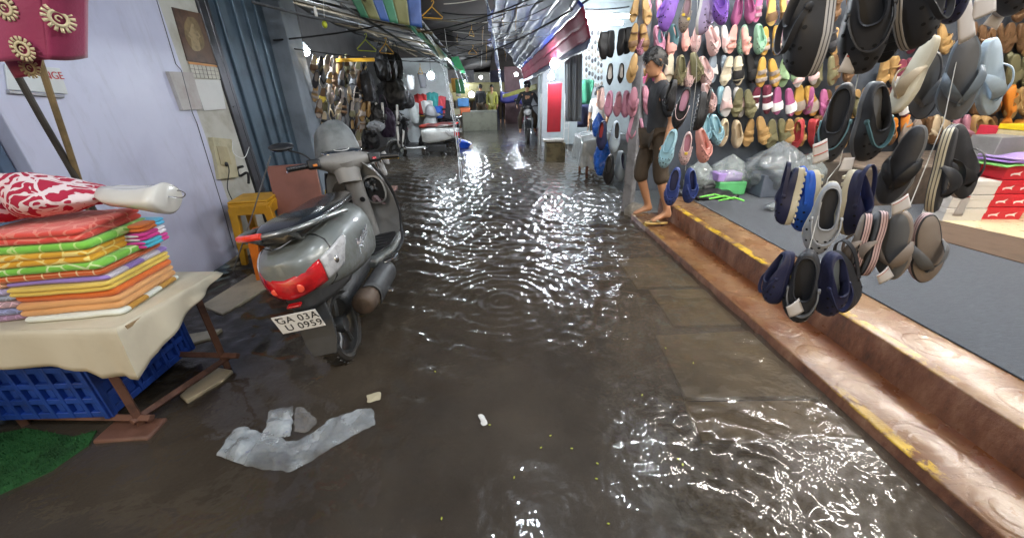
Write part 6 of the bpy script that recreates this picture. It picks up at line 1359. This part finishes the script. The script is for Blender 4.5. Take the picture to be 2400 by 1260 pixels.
for i, a in enumerate([(898, 160, 7.2, (.13, .08, .22), blk, 'black bag in the bunch at the top, left of the three beside the bulb'), (915, 158, 7.35, (.10, .08, .24), blk, 'black bag in the bunch at the top, middle of the three beside the bulb'), (932, 158, 7.5, (.09, .08, .22), blk, 'black bag in the bunch at the top, right of the three beside the bulb'),
        (920, 222, 7.45, (.24, .12, .30), blk, 'large black bag hung directly under the glaring bulb'), (950, 238, 7.6, (.16, .1, .14), gry, 'dark grey bag sagging to the right under the bulb'), (862, 205, 6.9, (.11, .09, .24), gry, 'dark grey bag hung between the brown shoes and the black bags'),
        (880, 275, 7.0, (.16, .1, .22), blk, 'black bundle hung low behind the grey scooter cover'), (905, 290, 7.2, (.15, .1, .26), M('plum nylon', (.035, .018, .045), .6, var=.4), 'plum coloured bundle hung low beside the striped slides'), (868, 330, 6.9, (.16, .12, .16), blk, 'black bundle lying lowest beside the pale trainers')]): hbag(*a, seed=i * 3.1)
o = bag(at(880, 297, 6.7), (.13, .12, .09), M('grey cap', (.22, .23, .25), .7, var=.3), 'grey and red cap shaped bag hung in front of the black bundles', 'cap', 'cap', None, 3, False)
for i, (h, t) in enumerate([((878, 240), (884, 300)), ((893, 240), (897, 290)), ((928, 245), (930, 292)), ((928, 296), (934, 345)), ((944, 306), (942, 344))]):
    hp('slide1', h, t, 7.0, 84, f'white soled black slide seen edge on, {seq[i]} from the brown shoes', 'black', sole='white', insole='black', group='white soled slides hung low in the left stall')
for i, (px, py) in enumerate([(872, 372), (890, 378), (905, 368), (880, 392), (900, 394)]):
    hp('sneaker', (px - 4, py - 14), (px + 8, py + 16), 6.75, rnd.uniform(-60, 60), f'pale trainer piled low behind the grey scooter, {seq[i]} of five', 'silver', sole='white', insole='brown', group='pale trainers piled low')
# bright stall further on: white back wall and goods
o = MB().box((-1.9, 12.6, 1.1), (1.6, .08, 2.4)).build('lit_stall_wall', M('lit stall white', (.62, .66, .68), .7, var=.2, scale=3)); tag(o, 'white lit back wall of the stall beyond the parked scooters', 'wall')
for i, (px, py, Y, w_, h_, cc, nm) in enumerate([(985, 235, 11.6, .40, .5, (.55, .05, .05), 'red'), (1000, 250, 11.5, .35, .45, (.6, .6, .6), 'white'), (1012, 232, 11.7, .35, .6, (.05, .3, .3), 'teal'), (1028, 240, 11.8, .4, .5, (.62, .08, .1), 'bright red'), (1026, 262, 11.7, .32, .3, (.03, .12, .5), 'blue'), (1042, 250, 11.9, .35, .5, (.04, .04, .05), 'black'), (968, 255, 11.3, .3, .5, (.4, .42, .42), 'pale grey'), (988, 185, 10.6, .22, .32, (.07, .07, .08), 'charcoal'), (960, 190, 10.4, .2, .3, (.35, .35, .36), 'grey')]):
    garment(at(px, py - 12, Y), w_, h_, M('garment ' + nm, cc, .8, var=.25), f'{nm} garment hanging in the white lit stall beyond the scooters', group='garments hanging in the lit stall', yaw=rnd.uniform(-20, 20))
# far counter with boxes
o = MB().prism([(-.95, 15.6), (.38, 15.6), (.42, 17), (-.95, 17)], -.05, .66).build('far_counter', M('counter cloth', (.17, .17, .13), .7, var=.4, scale=4, bump=.4), bevel=.03); tag(o, 'far counter draped in dull olive cloth on the left of the lane', 'counter')
for i, (px, py, w_, h_, cc, nm) in enumerate([(1086, 240, .42, .28, (.06, .26, .62), 'blue'), (1090, 262, .40, .30, (.68, .14, .03), 'orange'), (1072, 264, .32, .30, (.42, .38, .24), 'khaki')]):
    o = MB().box(at(px, py, 16.0), (w_, .3, h_)).build('goods_box', M('box ' + nm, cc, .5), bevel=.02); tag(o, f'{nm} box stacked over the far counter under the bulb', 'box', 'boxes over the far counter')
for i, (x, y, cc) in enumerate([(-1.2, 21, (.10, .10, .11)), (.9, 23, (.05, .05, .09)), (-.3, 25, (.08, .075, .06)), (1.5, 19, (.1, .06, .07))]):
    o = MB().box((x, y, 1.1), (1.3, .4, 2.4)).build('market_stall', M('far stall %d' % i, cc, .8, var=.5, scale=3), bevel=.04); tag(o, ['grey stall at the left of the far lane', 'dark blue stall at the far right of the lane', 'brown stall closing the end of the lane', 'dull maroon stall behind the white pillars'][i], 'stall')
rg = random.Random(11); PC = list(PAL)
for i in range(16):
    side = -1 if i % 2 else 1; y = 12.8 + i * .62; x = -1.25 + .02 * i if side < 0 else 1.62 - .01 * i; cc = rg.choice(PC)
    garment(V(x + rg.uniform(-.2, .2), y, rg.uniform(1.25, 1.9)), rg.uniform(.3, .5), rg.uniform(.4, .7), foam(cc, .8), f'{cc} cloth hanging along the far {"left" if side < 0 else "right"} stalls, {seq[min(8, i // 2)] if True else 0} down the lane', rg.uniform(-70, 70), rg.random() > .5, 'cloths hanging along the far stalls')
for i in range(12):
    side = -1 if i % 2 else 1; y = 12.4 + i * .8; cc = rg.choice(PC); d = (rg.uniform(.3, .5), .3, rg.uniform(.2, .4)); x = -1.15 if side < 0 else 1.7
    if y > 15.2 and side < 0: x = -.9; 
    o = MB().box((x + rg.uniform(-.15, .1), y, (.68 if side < 0 and y > 15.4 else .1) + d[2] / 2), d, rot=(0, 0, rg.uniform(-.3, .3))).build('goods_box', foam(cc, .6), bevel=.015); tag(o, f'{cc} box set out along the far {"left" if side < 0 else "right"} stalls, {seq[i // 2]} down the lane', 'box', 'boxes along the far stalls')
o = MB().box((0, 32, 2), (14, .2, 6)).build('end_wall', M('end wall dark', (.05, .055, .07), .9, var=.4, scale=1)); tag(o, 'dark wall closing the far end of the lane', 'wall')
# ================================================================ THINGS ON THE SHOP FLOOR
filmc = M('clear crackled film', (.50, .57, .58), .08, var=.5, scale=12, bump=.9, bscale=16, alpha=.38, coat=.6); filmd = M('grey film', (.30, .34, .37), .16, var=.5, scale=9, bump=1.0, bscale=14, alpha=.5, coat=.7)
def fl(px, py, z=.26): return gz(px, py, z)
G6 = 'plastic bags of stock on the shop floor'
for i, (px, py, r, mt, lab) in enumerate([(1805, 452, (.34, .28, .30), filmd, 'large grey plastic bag full of dark boxes on the blue carpet'), (1892, 448, (.26, .22, .24), filmc, 'clear plastic bag right of the large grey one on the carpet'), (1765, 420, (.26, .2, .26), filmd, 'grey plastic bag behind the large one, against the sandal wall'), (1632, 448, (.17, .14, .20), filmc, 'clear plastic bag behind the navy blue clogs'), (1700, 448, (.25, .2, .22), filmc, 'clear plastic bag holding purple and green packets'), (1960, 440, (.24, .2, .2), filmc, 'clear plastic bag behind the hanging white clogs'), (1850, 492, (.24, .1, .05), filmd, 'flat dark plastic bag at the front of the carpet heap'), (1850, 418, (.3, .2, .24), filmc, 'clear plastic bag against the wall between the grey bag and the counter'), (1728, 408, (.24, .18, .3), filmc, 'tall clear plastic bag over the lime green bundles'), (1925, 415, (.3, .2, .2), filmd, 'grey plastic bag against the wall behind the white clogs'), (1660, 425, (.2, .16, .22), filmc, 'clear plastic bag beside the deep blue bundle')]):
    p = fl(px, py); bag((p.x, p.y, p.z + r[2] * .86), r, mt, lab, group=G6, seed=i * 2.7)
for i, (px, py, d, cc, lab) in enumerate([(1800, 455, (.42, .3, .26), (.10, .12, .16), 'slate box inside the large grey plastic bag'), (1700, 452, (.34, .24, .16), (.10, .42, .16), 'green packet inside the clear bag'), (1692, 452, (.30, .2, .1), (.36, .24, .58), 'purple packet on the green one inside the clear bag'), (1765, 425, (.36, .24, .28), (.03, .035, .04), 'black box inside the grey bag against the wall'), (1855, 425, (.40, .24, .24), (.06, .07, .085), 'dark box inside the clear bag beside the counter'), (1890, 452, (.34, .24, .2), (.025, .03, .035), 'black box inside the clear bag right of the large one'), (1740, 440, (.30, .2, .12), (.12, .45, .10), 'lime green bundle between the clear bags')]):
    p = fl(px, py); o = MB().box((p.x, p.y, p.z + d[2] / 2 + (.16 if i == 2 else 0)), d).build('packet', M(f'packet {i}', cc, .5, var=.2), bevel=.012); tag(o, lab, 'packet')
p = fl(1710, 425); bag((p.x, p.y + .1, p.z + .34), (.36, .16, .20), M('blue tarp bundle', (.012, .045, .32), .5, var=.4, bump=.7, bscale=12), 'deep blue cloth bundle heaped below the hanging sandals', 'cloth_bundle', 'bundle', None, 9)
for i, (px, py, w_, cc, lab) in enumerate([(1665, 462, .50, (.016, .016, .018), 'black folded bag lying flat on the carpet edge'), (1672, 448, .42, (.03, .03, .032), 'dark grey folded bag lying on the black one')]):
    p = fl(px, py); mb = MB(); mb.grid(lambda u, v: V(p.x + (u - .5) * w_, p.y + (v - .5) * .3, p.z + .05 + .06 * i + .05 * math.sin(math.pi * u) * math.sin(math.pi * v) + .03 * noise.noise((u * 5, v * 5, i))), 18, 12); o = mb.build('folded_bag', M(f'folded {i}', cc, .35, bump=.6), solid=.05, sharp=180); tag(o, lab, 'bag')
gl_ = M('lime lace', (.16, .62, .08), .6)
for i in range(3): p = fl(1640 + i * 22, 462 + i * 4, .36); o = MB().tube(spline([p, p + V(.12, -.03, .03), p + V(.2, .05, .01), p + V(.3, .02, -.02)], 5), .010, 6).build('green_lace', gl_); tag(o, f'lime green lace lying on the black folded bag, {seq[i]} from the man', 'lace', 'lime laces on the folded bag')
for i, dx in enumerate((0, 32)):
    shoe('clog', Matrix.Translation(fl(1992 + dx, 538 - dx * .3, .262)) @ Matrix.Rotation(R(70 + 20 * i), 4, 'Z'), f'pale yellow clog left on the carpet behind the hanging clogs, {["left", "right"][i]} of two', 'cream', sole='cream', insole='brown', strap='cream')
redb = M('red shoe box', (.55, .015, .03), .45, var=.08, bump=.05); whb = M('white shoe box side', (.58, .56, .54), .5, var=.12); 
b0 = fl(2292, 512); logo = M('logo white', (.75, .73, .72), .5)
def shoebox(c, rz, label, d=(.34, .22, .125), body=redb, lidm=redb, logos=True):
    t = thing('shoe_box', label, 'box', c, (0, 0, rz), group='shoe boxes on the shop floor')
    MB().box((0, 0, d[2] * .42), (d[0], d[1], d[2] * .84)).build('box', body, t, bevel=.003); MB().box((0, 0, d[2] * .80), (d[0] + .008, d[1] + .008, d[2] * .36)).build('lid', lidm, t, bevel=.003)
    if logos:
        for k in (-1, 1):
            mb = MB(); x0 = k * .075; z0 = d[2] * .36; pts = [(x0 - .045, z0 + .004), (x0 - .02, z0 + .012), (x0 + .01, z0 + .014), (x0 + .045, z0 + .030), (x0 + .03, z0 + .008), (x0 + .04, z0 - .012), (x0 + .012, z0 - .002), (x0 - .02, z0 - .002), (x0 - .04, z0 - .016)]
            vs = [(x, -d[1] / 2 - .0012, z) for x, z in pts] + [(x, -d[1] / 2 + .001, z) for x, z in pts]; n_ = len(pts)
            mb.add(vs, [tuple(range(n_))] + [(i, (i + 1) % n_, n_ + (i + 1) % n_, n_ + i) for i in range(n_)])
            mb.build('box_logo', logo, t)
    return t
rots = R(24)
for k in range(4): shoebox(b0 + V(.16 + .006 * (k % 2), .05, k * .128), R(-8), f'red shoe box with white emblems, {["lowest", "second", "third", "topmost"][k]} of the stack by the cream flooring')
for k in range(3): shoebox(b0 + V(-.22, .06, k * .128), R(-8), f'white shoe box beside the red stack, {["lowest", "middle", "topmost"][k]} of three', body=whb, lidm=whb, logos=False)
shoebox(b0 + V(.75, .25, 0), R(-4), 'red shoe box with pale band at the right edge, lower of two', d=(.5, .3, .2)); shoebox(b0 + V(.78, .27, .205), R(3), 'red shoe box at the right edge, upper of two', d=(.46, .3, .16), logos=False)
for i, (px, py, d, cc, lab) in enumerate([(2330, 350, (.30, .25, .26), (.20, .20, .205), 'grey carton with a pale emblem behind the red boxes'), (2386, 345, (.30, .25, .34), (.62, .52, .30), 'cream carton with a yellow top behind the red boxes'), (2312, 378, (.34, .25, .22), (.20, .20, .26), 'slate blue box resting behind the red stack'), (2318, 330, (.06, .25, .30), (.55, .03, .06), 'narrow red carton beside the grey carton')]):
    p = at(px, py, 3.6 + .1 * i); o = MB().box((p.x, p.y, p.z), d).build('carton', M(f'carton {i}', cc, .5), bevel=.006); tag(o, lab, 'carton', 'cartons behind the red boxes')
    if i == 1: MB().box((p.x, p.y, p.z + d[2] / 2 + .025), (d[0] + .01, d[1] + .01, .05)).build('carton_lid', M('carton yellow', (.75, .55, .02), .4), bevel=.004).parent = None
    MB().box((p.x, p.y, (p.z - d[2] / 2 + .245) / 2), (d[0] * 1.1, d[1], max(.02, p.z - d[2] / 2 - .247))).build('display_stand', M('stand grey', (.09, .085, .08), .8)) if i == 99 else None
for i, (z_, cc, nm) in enumerate([(.515, (.20, .50, .14), 'green'), (.545, (.36, .22, .62), 'violet'), (.575, (.42, .30, .66), 'pale violet')]):
    mb = MB(); mb.grid(lambda u, v: V(b0.x + .16 + (u - .5) * .5, b0.y + .05 + (v - .5) * .26, b0.z + z_ + .012 * math.sin(u * 7 + i)), 14, 6); o = mb.build('packet_sheet', M('sheet ' + nm, cc, .4), solid=.016, sharp=180); tag(o, f'{nm} plastic packet lying on top of the red shoe boxes', 'packet', 'packets on the red boxes')
o = MB().box((b0.x + .5, 4.2, .42), (2.6, .9, .5)).build('display_counter', M('counter brown', (.11, .085, .065), .7, var=.5, scale=8), bevel=.02); tag(o, 'low brown counter behind the shoe boxes below the sandal wall', 'counter')
# carton lid belongs to its carton
for o in list(SC.objects):
    if o.name.startswith('carton_lid'):
        for q in SC.objects:
            if q.get('label', '').startswith('cream carton'): o.parent = q; o.matrix_parent_inverse = q.matrix_world.inverted()
# ================================================================ OVERHEAD: AWNINGS, TARPS, WIRES, POURING WATER
grn = M('tarp green', (.035, .16, .095), .45, var=.3, bump=.35, bscale=14); olv = M('tarp olive', (.145, .155, .065), .5, var=.3, bump=.35, bscale=14); blu = M('tarp blue', (.035, .085, .27), .45, var=.3, bump=.35, bscale=14)
# striped valance facing the viewer
A0, A1, A2, A3 = at(800, -40, 5.0), at(985, -30, 5.0), at(990, 66, 5.0), at(846, 40, 5.0)
mb = MB(); stripes = [(0, .14, 0), (.14, .32, 1), (.32, .46, 2), (.46, .60, 0), (.60, .80, 1), (.80, 1.0, 2)]
for a, b_, mi in stripes: mb.grid(lambda u, v: A0.lerp(A1, lerp(a, b_, u)).lerp(A3.lerp(A2, lerp(a, b_, u)), v) + V(0, .025 * math.sin(9 * lerp(a, b_, u) + 3 * v) , 0), 6, 10, [1, 0, 2][mi] if False else mi)
vt = mb.build('striped_tarp', [grn, olv, blu], sharp=180, solid=.003); tag(vt, 'green, olive and blue striped tarpaulin end hanging towards the viewer', 'tarpaulin')
# receding striped edge of the left awning
mb = MB(); ys = np.linspace(5.05, 14.5, 15)
for i in range(14):
    y0, y1 = ys[i], ys[i + 1]
    def fn(u, v, y0=y0, y1=y1):
        y = lerp(y0, y1, u); sag = .05 * math.sin(y * 1.9); x = lerp(-.58, -1.1, v); z = lerp(1.93 + sag, 2.40 + sag * .4, v) + .03 * math.sin(v * 7 + y * 3) - .012 * (y - 5)
        return V(x + .02 * math.sin(y * 5), y, z)
    mb.grid(fn, 5, 8, [2, 1, 0, 1][i % 4] if i else 0)
o = mb.build('striped_awning', [grn, olv, blu], sharp=180, solid=.003); tag(o, 'striped tarpaulin edge of the left awning running down the lane', 'tarpaulin')
roofm = M('awning sheet', (.065, .06, .052), .7, var=.5, scale=3, bump=.4)
mb = MB(); mb.grid(lambda u, v: V(lerp(-1.0, -2.95, u), lerp(5.1, 14.5, v), lerp(2.34, 2.78, u) - .04 * math.sin(math.pi * ((v * 8) % 1)) - .012 * (lerp(5.1, 14.5, v) - 5)), 8, 48); o = mb.build('awning_roof', roofm, sharp=180, solid=.01); tag(o, 'dirty grey sheet roof over the left stalls', 'awning')
pipe = M('galvanised pipe', (.10, .105, .11), .5, metal=.3, var=.4, scale=14); bam = M('old bamboo', (.15, .12, .075), .6, var=.5, scale=10)
def beam(a, b_, r, mat, label, g='pipes and bamboo of the left awning'): return tag(MB().tube([a, a.lerp(b_, .5) + V(0, 0, -.02), b_], r, 8).build('awning_pole', mat), label, 'pole', g)
for i, x in enumerate((-.78, -1.25, -1.7, -2.15)): beam(V(x, 5.15 if i == 0 else 4.3, 2.28 + .1 * i), V(x, 14, 2.13 + .1 * i), [.022, .016, .018, .02][i], [pipe, bam, pipe, bam][i], f'long pole under the left awning roof, {seq[i]} from the lane')
for i, y in enumerate((4.4, 4.9, 5.5, 6.2, 7.0, 8.0, 9.2, 10.6)): beam(V(-.7 if y > 5.05 else -1.4, y, (2.20 if y > 5.05 else 2.36) - .012 * (y - 5)), V(-2.6, y + .1, 2.62 - .012 * (y - 5)), .018, [pipe, bam][i % 2], f'cross pole under the left awning roof, {seq[i]} down the lane')
beam(at(590, 5, 4.6), at(840, 60, 5.2), .014, pipe, 'slanting pipe above the blue grey shutter door'); beam(at(800, 12, 4.7), at(1052, 160, 9.5), .016, pipe, 'pale pipe along the lower edge of the striped awning')
hkm = M('plastic hanger amber', (.55, .30, .03), .4); hkl = M('plastic hanger lime', (.45, .52, .05), .4)
def hanger(px, py, Y, mat, label, s=1, yaw=0):
    c = at(px, py, Y); mb = MB(); mb.tube(spline([(.0, 0, .10), (.02, 0, .115), (.03, 0, .095), (.01, 0, .07), (0, 0, .05)], 4), .004 * s, 6); mb.tube([(0, 0, .05), (-.13, 0, -.05), (-.12, 0, -.065), (.12, 0, -.065), (.13, 0, -.05), (0, 0, .05)], .0055 * s, 6)
    o = mb.build('coat_hanger', mat, mtx=Matrix.Translation(c) @ Matrix.Rotation(R(yaw), 4, 'Z') @ Matrix.Scale(s, 4)); return tag(o, label, 'hanger', 'empty hangers on the overhead wires')
hanger(1013, 28, 6.0, hkm, 'amber hanger on the wire beside the striped tarpaulin', 1.1, 30); hanger(1105, 75, 8.5, hkm, 'amber hanger high in the middle of the lane', 1, 70); hanger(1108, 120, 10, hkm, 'small amber hanger far over the lane', 1, 40); hanger(858, 105, 5.8, hkl, 'lime hanger under the left awning', 1.1, 50); hanger(905, 112, 6.4, hkm, 'amber hanger under the left awning, right of the lime one', 1.1, 60); hanger(985, 165, 8.4, hkm, 'amber hanger beside the farther glaring bulb', 1, 80)
o = MB().sphere(at(761, 58, 5.0), (.028, .028, .036), 14, 10).build('lime_fruit', M('lime fruit', (.42, .48, .03), .4)); tag(o, 'yellow green lime hung as a charm under the left awning', 'lime'); cord([at(757, 0, 5.0), at(761, 52, 5.0)], 'string carrying the lime charm', .003)
o = MB().sphere(at(740, 30, 5.0), (.018, .018, .06), 10, 8).build('white_bulb', whitepl); tag(o, 'unlit white bulb hanging under the left awning', 'bulb'); cord([at(733, 0, 5.0), at(738, 22, 5.0)], 'cord of the unlit white bulb', .003, cordm)
# right-hand tarp: rises from the valance over the lane
silv = M('silver tarp', (.055, .068, .125), .42, var=.45, scale=2.2, bump=.45, bscale=7); redt = M('maroon tarp', (.24, .022, .055), .8, var=.25, bump=.5, bscale=10); blt = M('deep blue tarp', (.018, .035, .30), .4, var=.3, bump=.5, bscale=10); ylt = M('yellow tarp edge', (.20, .19, .035), .5, var=.3)
prof = [(1.36, 1.93, 0), (1.40, 2.06, 1), (1.34, 2.24, 1), (1.28, 2.40, 2), (1.22, 2.46, 0), (1.05, 2.60, 0), (.85, 2.74, 0), (.62, 2.86, 0), (.42, 2.93, 0), (.22, 2.98, 2), (.12, 3.0, 2)]
mb = MB(); px_ = [p[0] for p in prof]; 
for i in range(len(prof) - 1):
    a, b_ = prof[i], prof[i + 1]
    def fn(u, v, a=a, b_=b_):
        y = lerp(5.7, 15.5, u); x = lerp(a[0], b_[0], v); z = lerp(a[1], b_[1], v); hang = max(0, 1.4 - x)
        z += -.03 * math.sin(math.pi * ((y - 5.7) / 2.45 % 1)) * min(1, hang * 2) - .035 * (y - 5.7) * (1 if x > 1 else .5) + (.05 if x < 1.2 else .012) * noise.noise((x * 2.2, y * 1.1, 0)) + .006 * math.sin(y * 7 + x * 9)
        return V(x + .03 * noise.noise((x * 3, y * 1.5, 6)), y, z)
    mb.grid(fn, 70, 4, [0, 1, 1, 2, 0, 0, 0, 0, 0, 2][i] if False else {0: 0, 1: 1, 2: 2}[a[2]])
o = mb.build('sagging_tarp', [silv, redt, blt], sharp=180, solid=.003); tag(o, 'big sagging silver tarpaulin with maroon band and blue edges over the lane', 'tarpaulin')
mb = MB(); mb.grid(lambda u, v: at(lerp(1178, 1258, u), lerp(222, 196, u) + v * lerp(8, 14, u), lerp(15, 12.5, u)), 16, 4); o = mb.build('yellow_tarp_edge', ylt, solid=.004, sharp=180); tag(o, 'yellow tarpaulin edge hanging below the silver one, far down the lane', 'tarpaulin')
mb = MB(); mb.grid(lambda u, v: at(lerp(1172, 1244, u), lerp(212, 222, u) + v * 26 + 3 * math.sin(u * 9), 18), 16, 4); o = mb.build('purple_tarp', M('purple blue tarp', (.03, .03, .16), .5, var=.3), solid=.004, sharp=180); tag(o, 'purple blue tarpaulin hanging far down the lane behind the rider', 'tarpaulin')
mb = MB(); mb.grid(lambda u, v: at(lerp(1020, 1200, u), lerp(196, 192, u) + v * 40 + 6 * math.sin(u * 5) * v, 19), 20, 6); o = mb.build('olive_tarp', M('olive tarp far', (.13, .115, .05), .6, var=.35), solid=.004, sharp=180); tag(o, 'olive tarpaulin across the lane above the far counter', 'tarpaulin')
# dark canopy high over the lane
dk = M('dark canopy', (.042, .036, .034), .85, var=.5, scale=1.2, bump=.5, bscale=6)
mb = MB(); mb.grid(lambda u, v: V(lerp(-1.5, .35, u), lerp(5.6, 32, v), lerp(2.75, 3.05, u) + .07 * math.sin(v * 40) - .5 * v + .05 * noise.noise((u * 4, v * 14, 0))), 20, 60); o = mb.build('dark_canopy', dk, solid=.01, sharp=180); tag(o, 'dark brown canopy sheet high over the middle of the lane', 'canopy')
# flags, strips
gf = M('light green tarp', (.05, .34, .14), .5)
for i, (q, Y) in enumerate([([(1058, 135), (1074, 132), (1090, 166), (1064, 160)], 9.5), ([(1072, 160), (1082, 158), (1092, 172), (1080, 172)], 10.5)]):
    P = [at(x, y, Y) for x, y in q]; mb = MB(); mb.loft([P, [p + V(0, .006, 0) for p in P]]); o = mb.build('green_flap', gf); tag(o, ['light green flap at the tip of the striped awning', 'small light green flap beyond the larger one'][i], 'flap')
stm = bpy.data.materials.new('pouring water'); stm.use_nodes = True; nt = stm.node_tree; n = N(nt); b = nt.nodes['Principled BSDF']; b.inputs['Base Color'].default_value = (.80, .86, .92, 1); b.inputs['Roughness'].default_value = .08; b.inputs['IOR'].default_value = 1.33
n.put(b.inputs['Alpha'], n.ramp(n.noise(n.coord(), 26, 3, .7), [(.36, .12), (.60, .85)]))
def stream(pts, r, label, nst=3):
    P = [at(*p) for p in pts]; P = spline(P, 10); mb = MB()
    for k in range(nst):
        o_ = V(rnd.uniform(-1, 1), rnd.uniform(-1, 1), 0) * r * 1.6 * (k > 0)
        mb.tube([p + o_ + V(noise.noise((i * .5, k, 1)), noise.noise((i * .5, k, 7)), 0) * r * .9 for i, p in enumerate(P)], [r * (.45 + .45 * abs(noise.noise((i * .6, k, 3))) ) * (1 if k == 0 else .6) for i in range(len(P))], 6)
    return tag(mb.build('pouring_water', stm, sharp=180), label, 'water stream', 'streams of rainwater pouring off the tarpaulins', 'stuff')
stream([(986, 68, 6.5), (1012, 100, 6.5), (1034, 150, 6.5), (1050, 215, 6.5), (1062, 280, 6.5), (1072, 350, 6.5), (1079, 428, 6.5)], .020, 'thick stream of rainwater pouring off the corner of the striped tarpaulin')
stream([(1128, -30, 8.), (1146, 20, 8.2), (1155, 65, 8.4), (1163, 110, 8.6), (1170, 160, 8.6), (1176, 215, 8.6)], .018, 'stream of rainwater falling in the middle of the lane from the upper edge')
for i, (a, b_, c_) in enumerate([((1061, 150), (1072, 180), (1080, 215)), ((1078, 166), (1086, 192), (1090, 212)), ((1090, 168), (1096, 192), (1098, 210))]): stream([(*a, 10.5), (*b_, 10.5), (*c_, 10.5)], .012, f'thin stream of rainwater off the green flaps, {seq[i]} from the left', 1)
mb = MB(); P = spline([at(1138, -20, 7.0), at(1150, 60, 7.1), at(1160, 120, 7.1), at(1172, 180, 7.1)], 8); rings = [[p + V(.03 * math.cos(i * .5) * s, .03 * math.sin(i * .5) * s, 0) for s in (-1, 1)] for i, p in enumerate(P)]; mb.loft(rings, False, False); o = mb.build('plastic_strip', M('blue white film', (.22, .28, .50), .2, var=.6, scale=20, alpha=.8), sharp=180); tag(o, 'twisted blue and white plastic strip dangling over the lane', 'plastic strip')
# wires
def wire(a, b_, sag, r, label, mat=cordm): 
    P = [a.lerp(b_, t / 16) + V(0, 0, -sag * 4 * (t / 16) * (1 - t / 16)) for t in range(17)]; return tag(MB().tube(P, r, 5).build('overhead_wire', mat), label, 'wire', 'wires strung over the lane')
wire(at(1440, -40, 5.5), at(1090, 140, 9), .10, .014, 'thick black cable crossing in front of the silver tarpaulin'); wire(at(1190, 30, 7), at(880, 110, 7.6), .06, .006, 'thin wire from the middle of the lane to the left awning, upper'); wire(at(1230, 60, 8), at(960, 145, 8), .12, .006, 'thin wire from the middle of the lane to the left awning, lower')
wire(at(640, 95, 5.5), at(1010, 30, 7), .05, .010, 'dark cable under the left awning, rising to the right'); wire(at(690, 115, 5.6), at(1060, 145, 9), .05, .008, 'dark cable along the left awning above the brown shoes'); wire(at(1040, 10, 6), at(1180, -20, 6), .03, .004, 'pale string near the top edge in mid lane', cordw); wire(at(1010, 95, 8), at(1330, 75, 8), .08, .004, 'pale string crossing below the silver tarpaulin', cordw); wire(at(990, 140, 9), at(1160, 40, 9), .06, .005, 'dark wire slanting across the dark canopy')
rw = random.Random(5)
for i in range(22):
    y = rw.uniform(6, 13); xa, xb = rw.uniform(-1.1, -.5), rw.uniform(.5, 1.2); z0 = rw.uniform(2.15, 2.75)
    wire(V(xa, y, z0 + rw.uniform(-.1, .2)), V(xb, y + rw.uniform(-2, 2), z0 + rw.uniform(-.1, .35)), rw.uniform(.03, .14), rw.choice([.004, .005, .008]), 'thin wire in the tangle under the dark canopy', rw.choice([cordm, cordm, bam, cordw]))
for i in range(18):
    x, y, z = rw.uniform(-.6, .7), rw.uniform(6, 12), rw.uniform(2.2, 2.6); L = rw.uniform(.12, .4)
    o = MB().tube([V(x, y, z), V(x + rw.uniform(-.03, .03), y, z - L * .5), V(x + rw.uniform(-.04, .04), y, z - L)], [.004, .008, .003], 5, flat=.4).build('hanging_scrap', rw.choice([whitepl, bam, silv, hkm])); tag(o, 'scrap of string dangling from the wires under the dark canopy', 'string', 'scraps dangling from the wires')
wire(at(1372, 22, 8.8), at(1475, 16, 8.2), .02, .012, 'black cable above the two far tube lights')
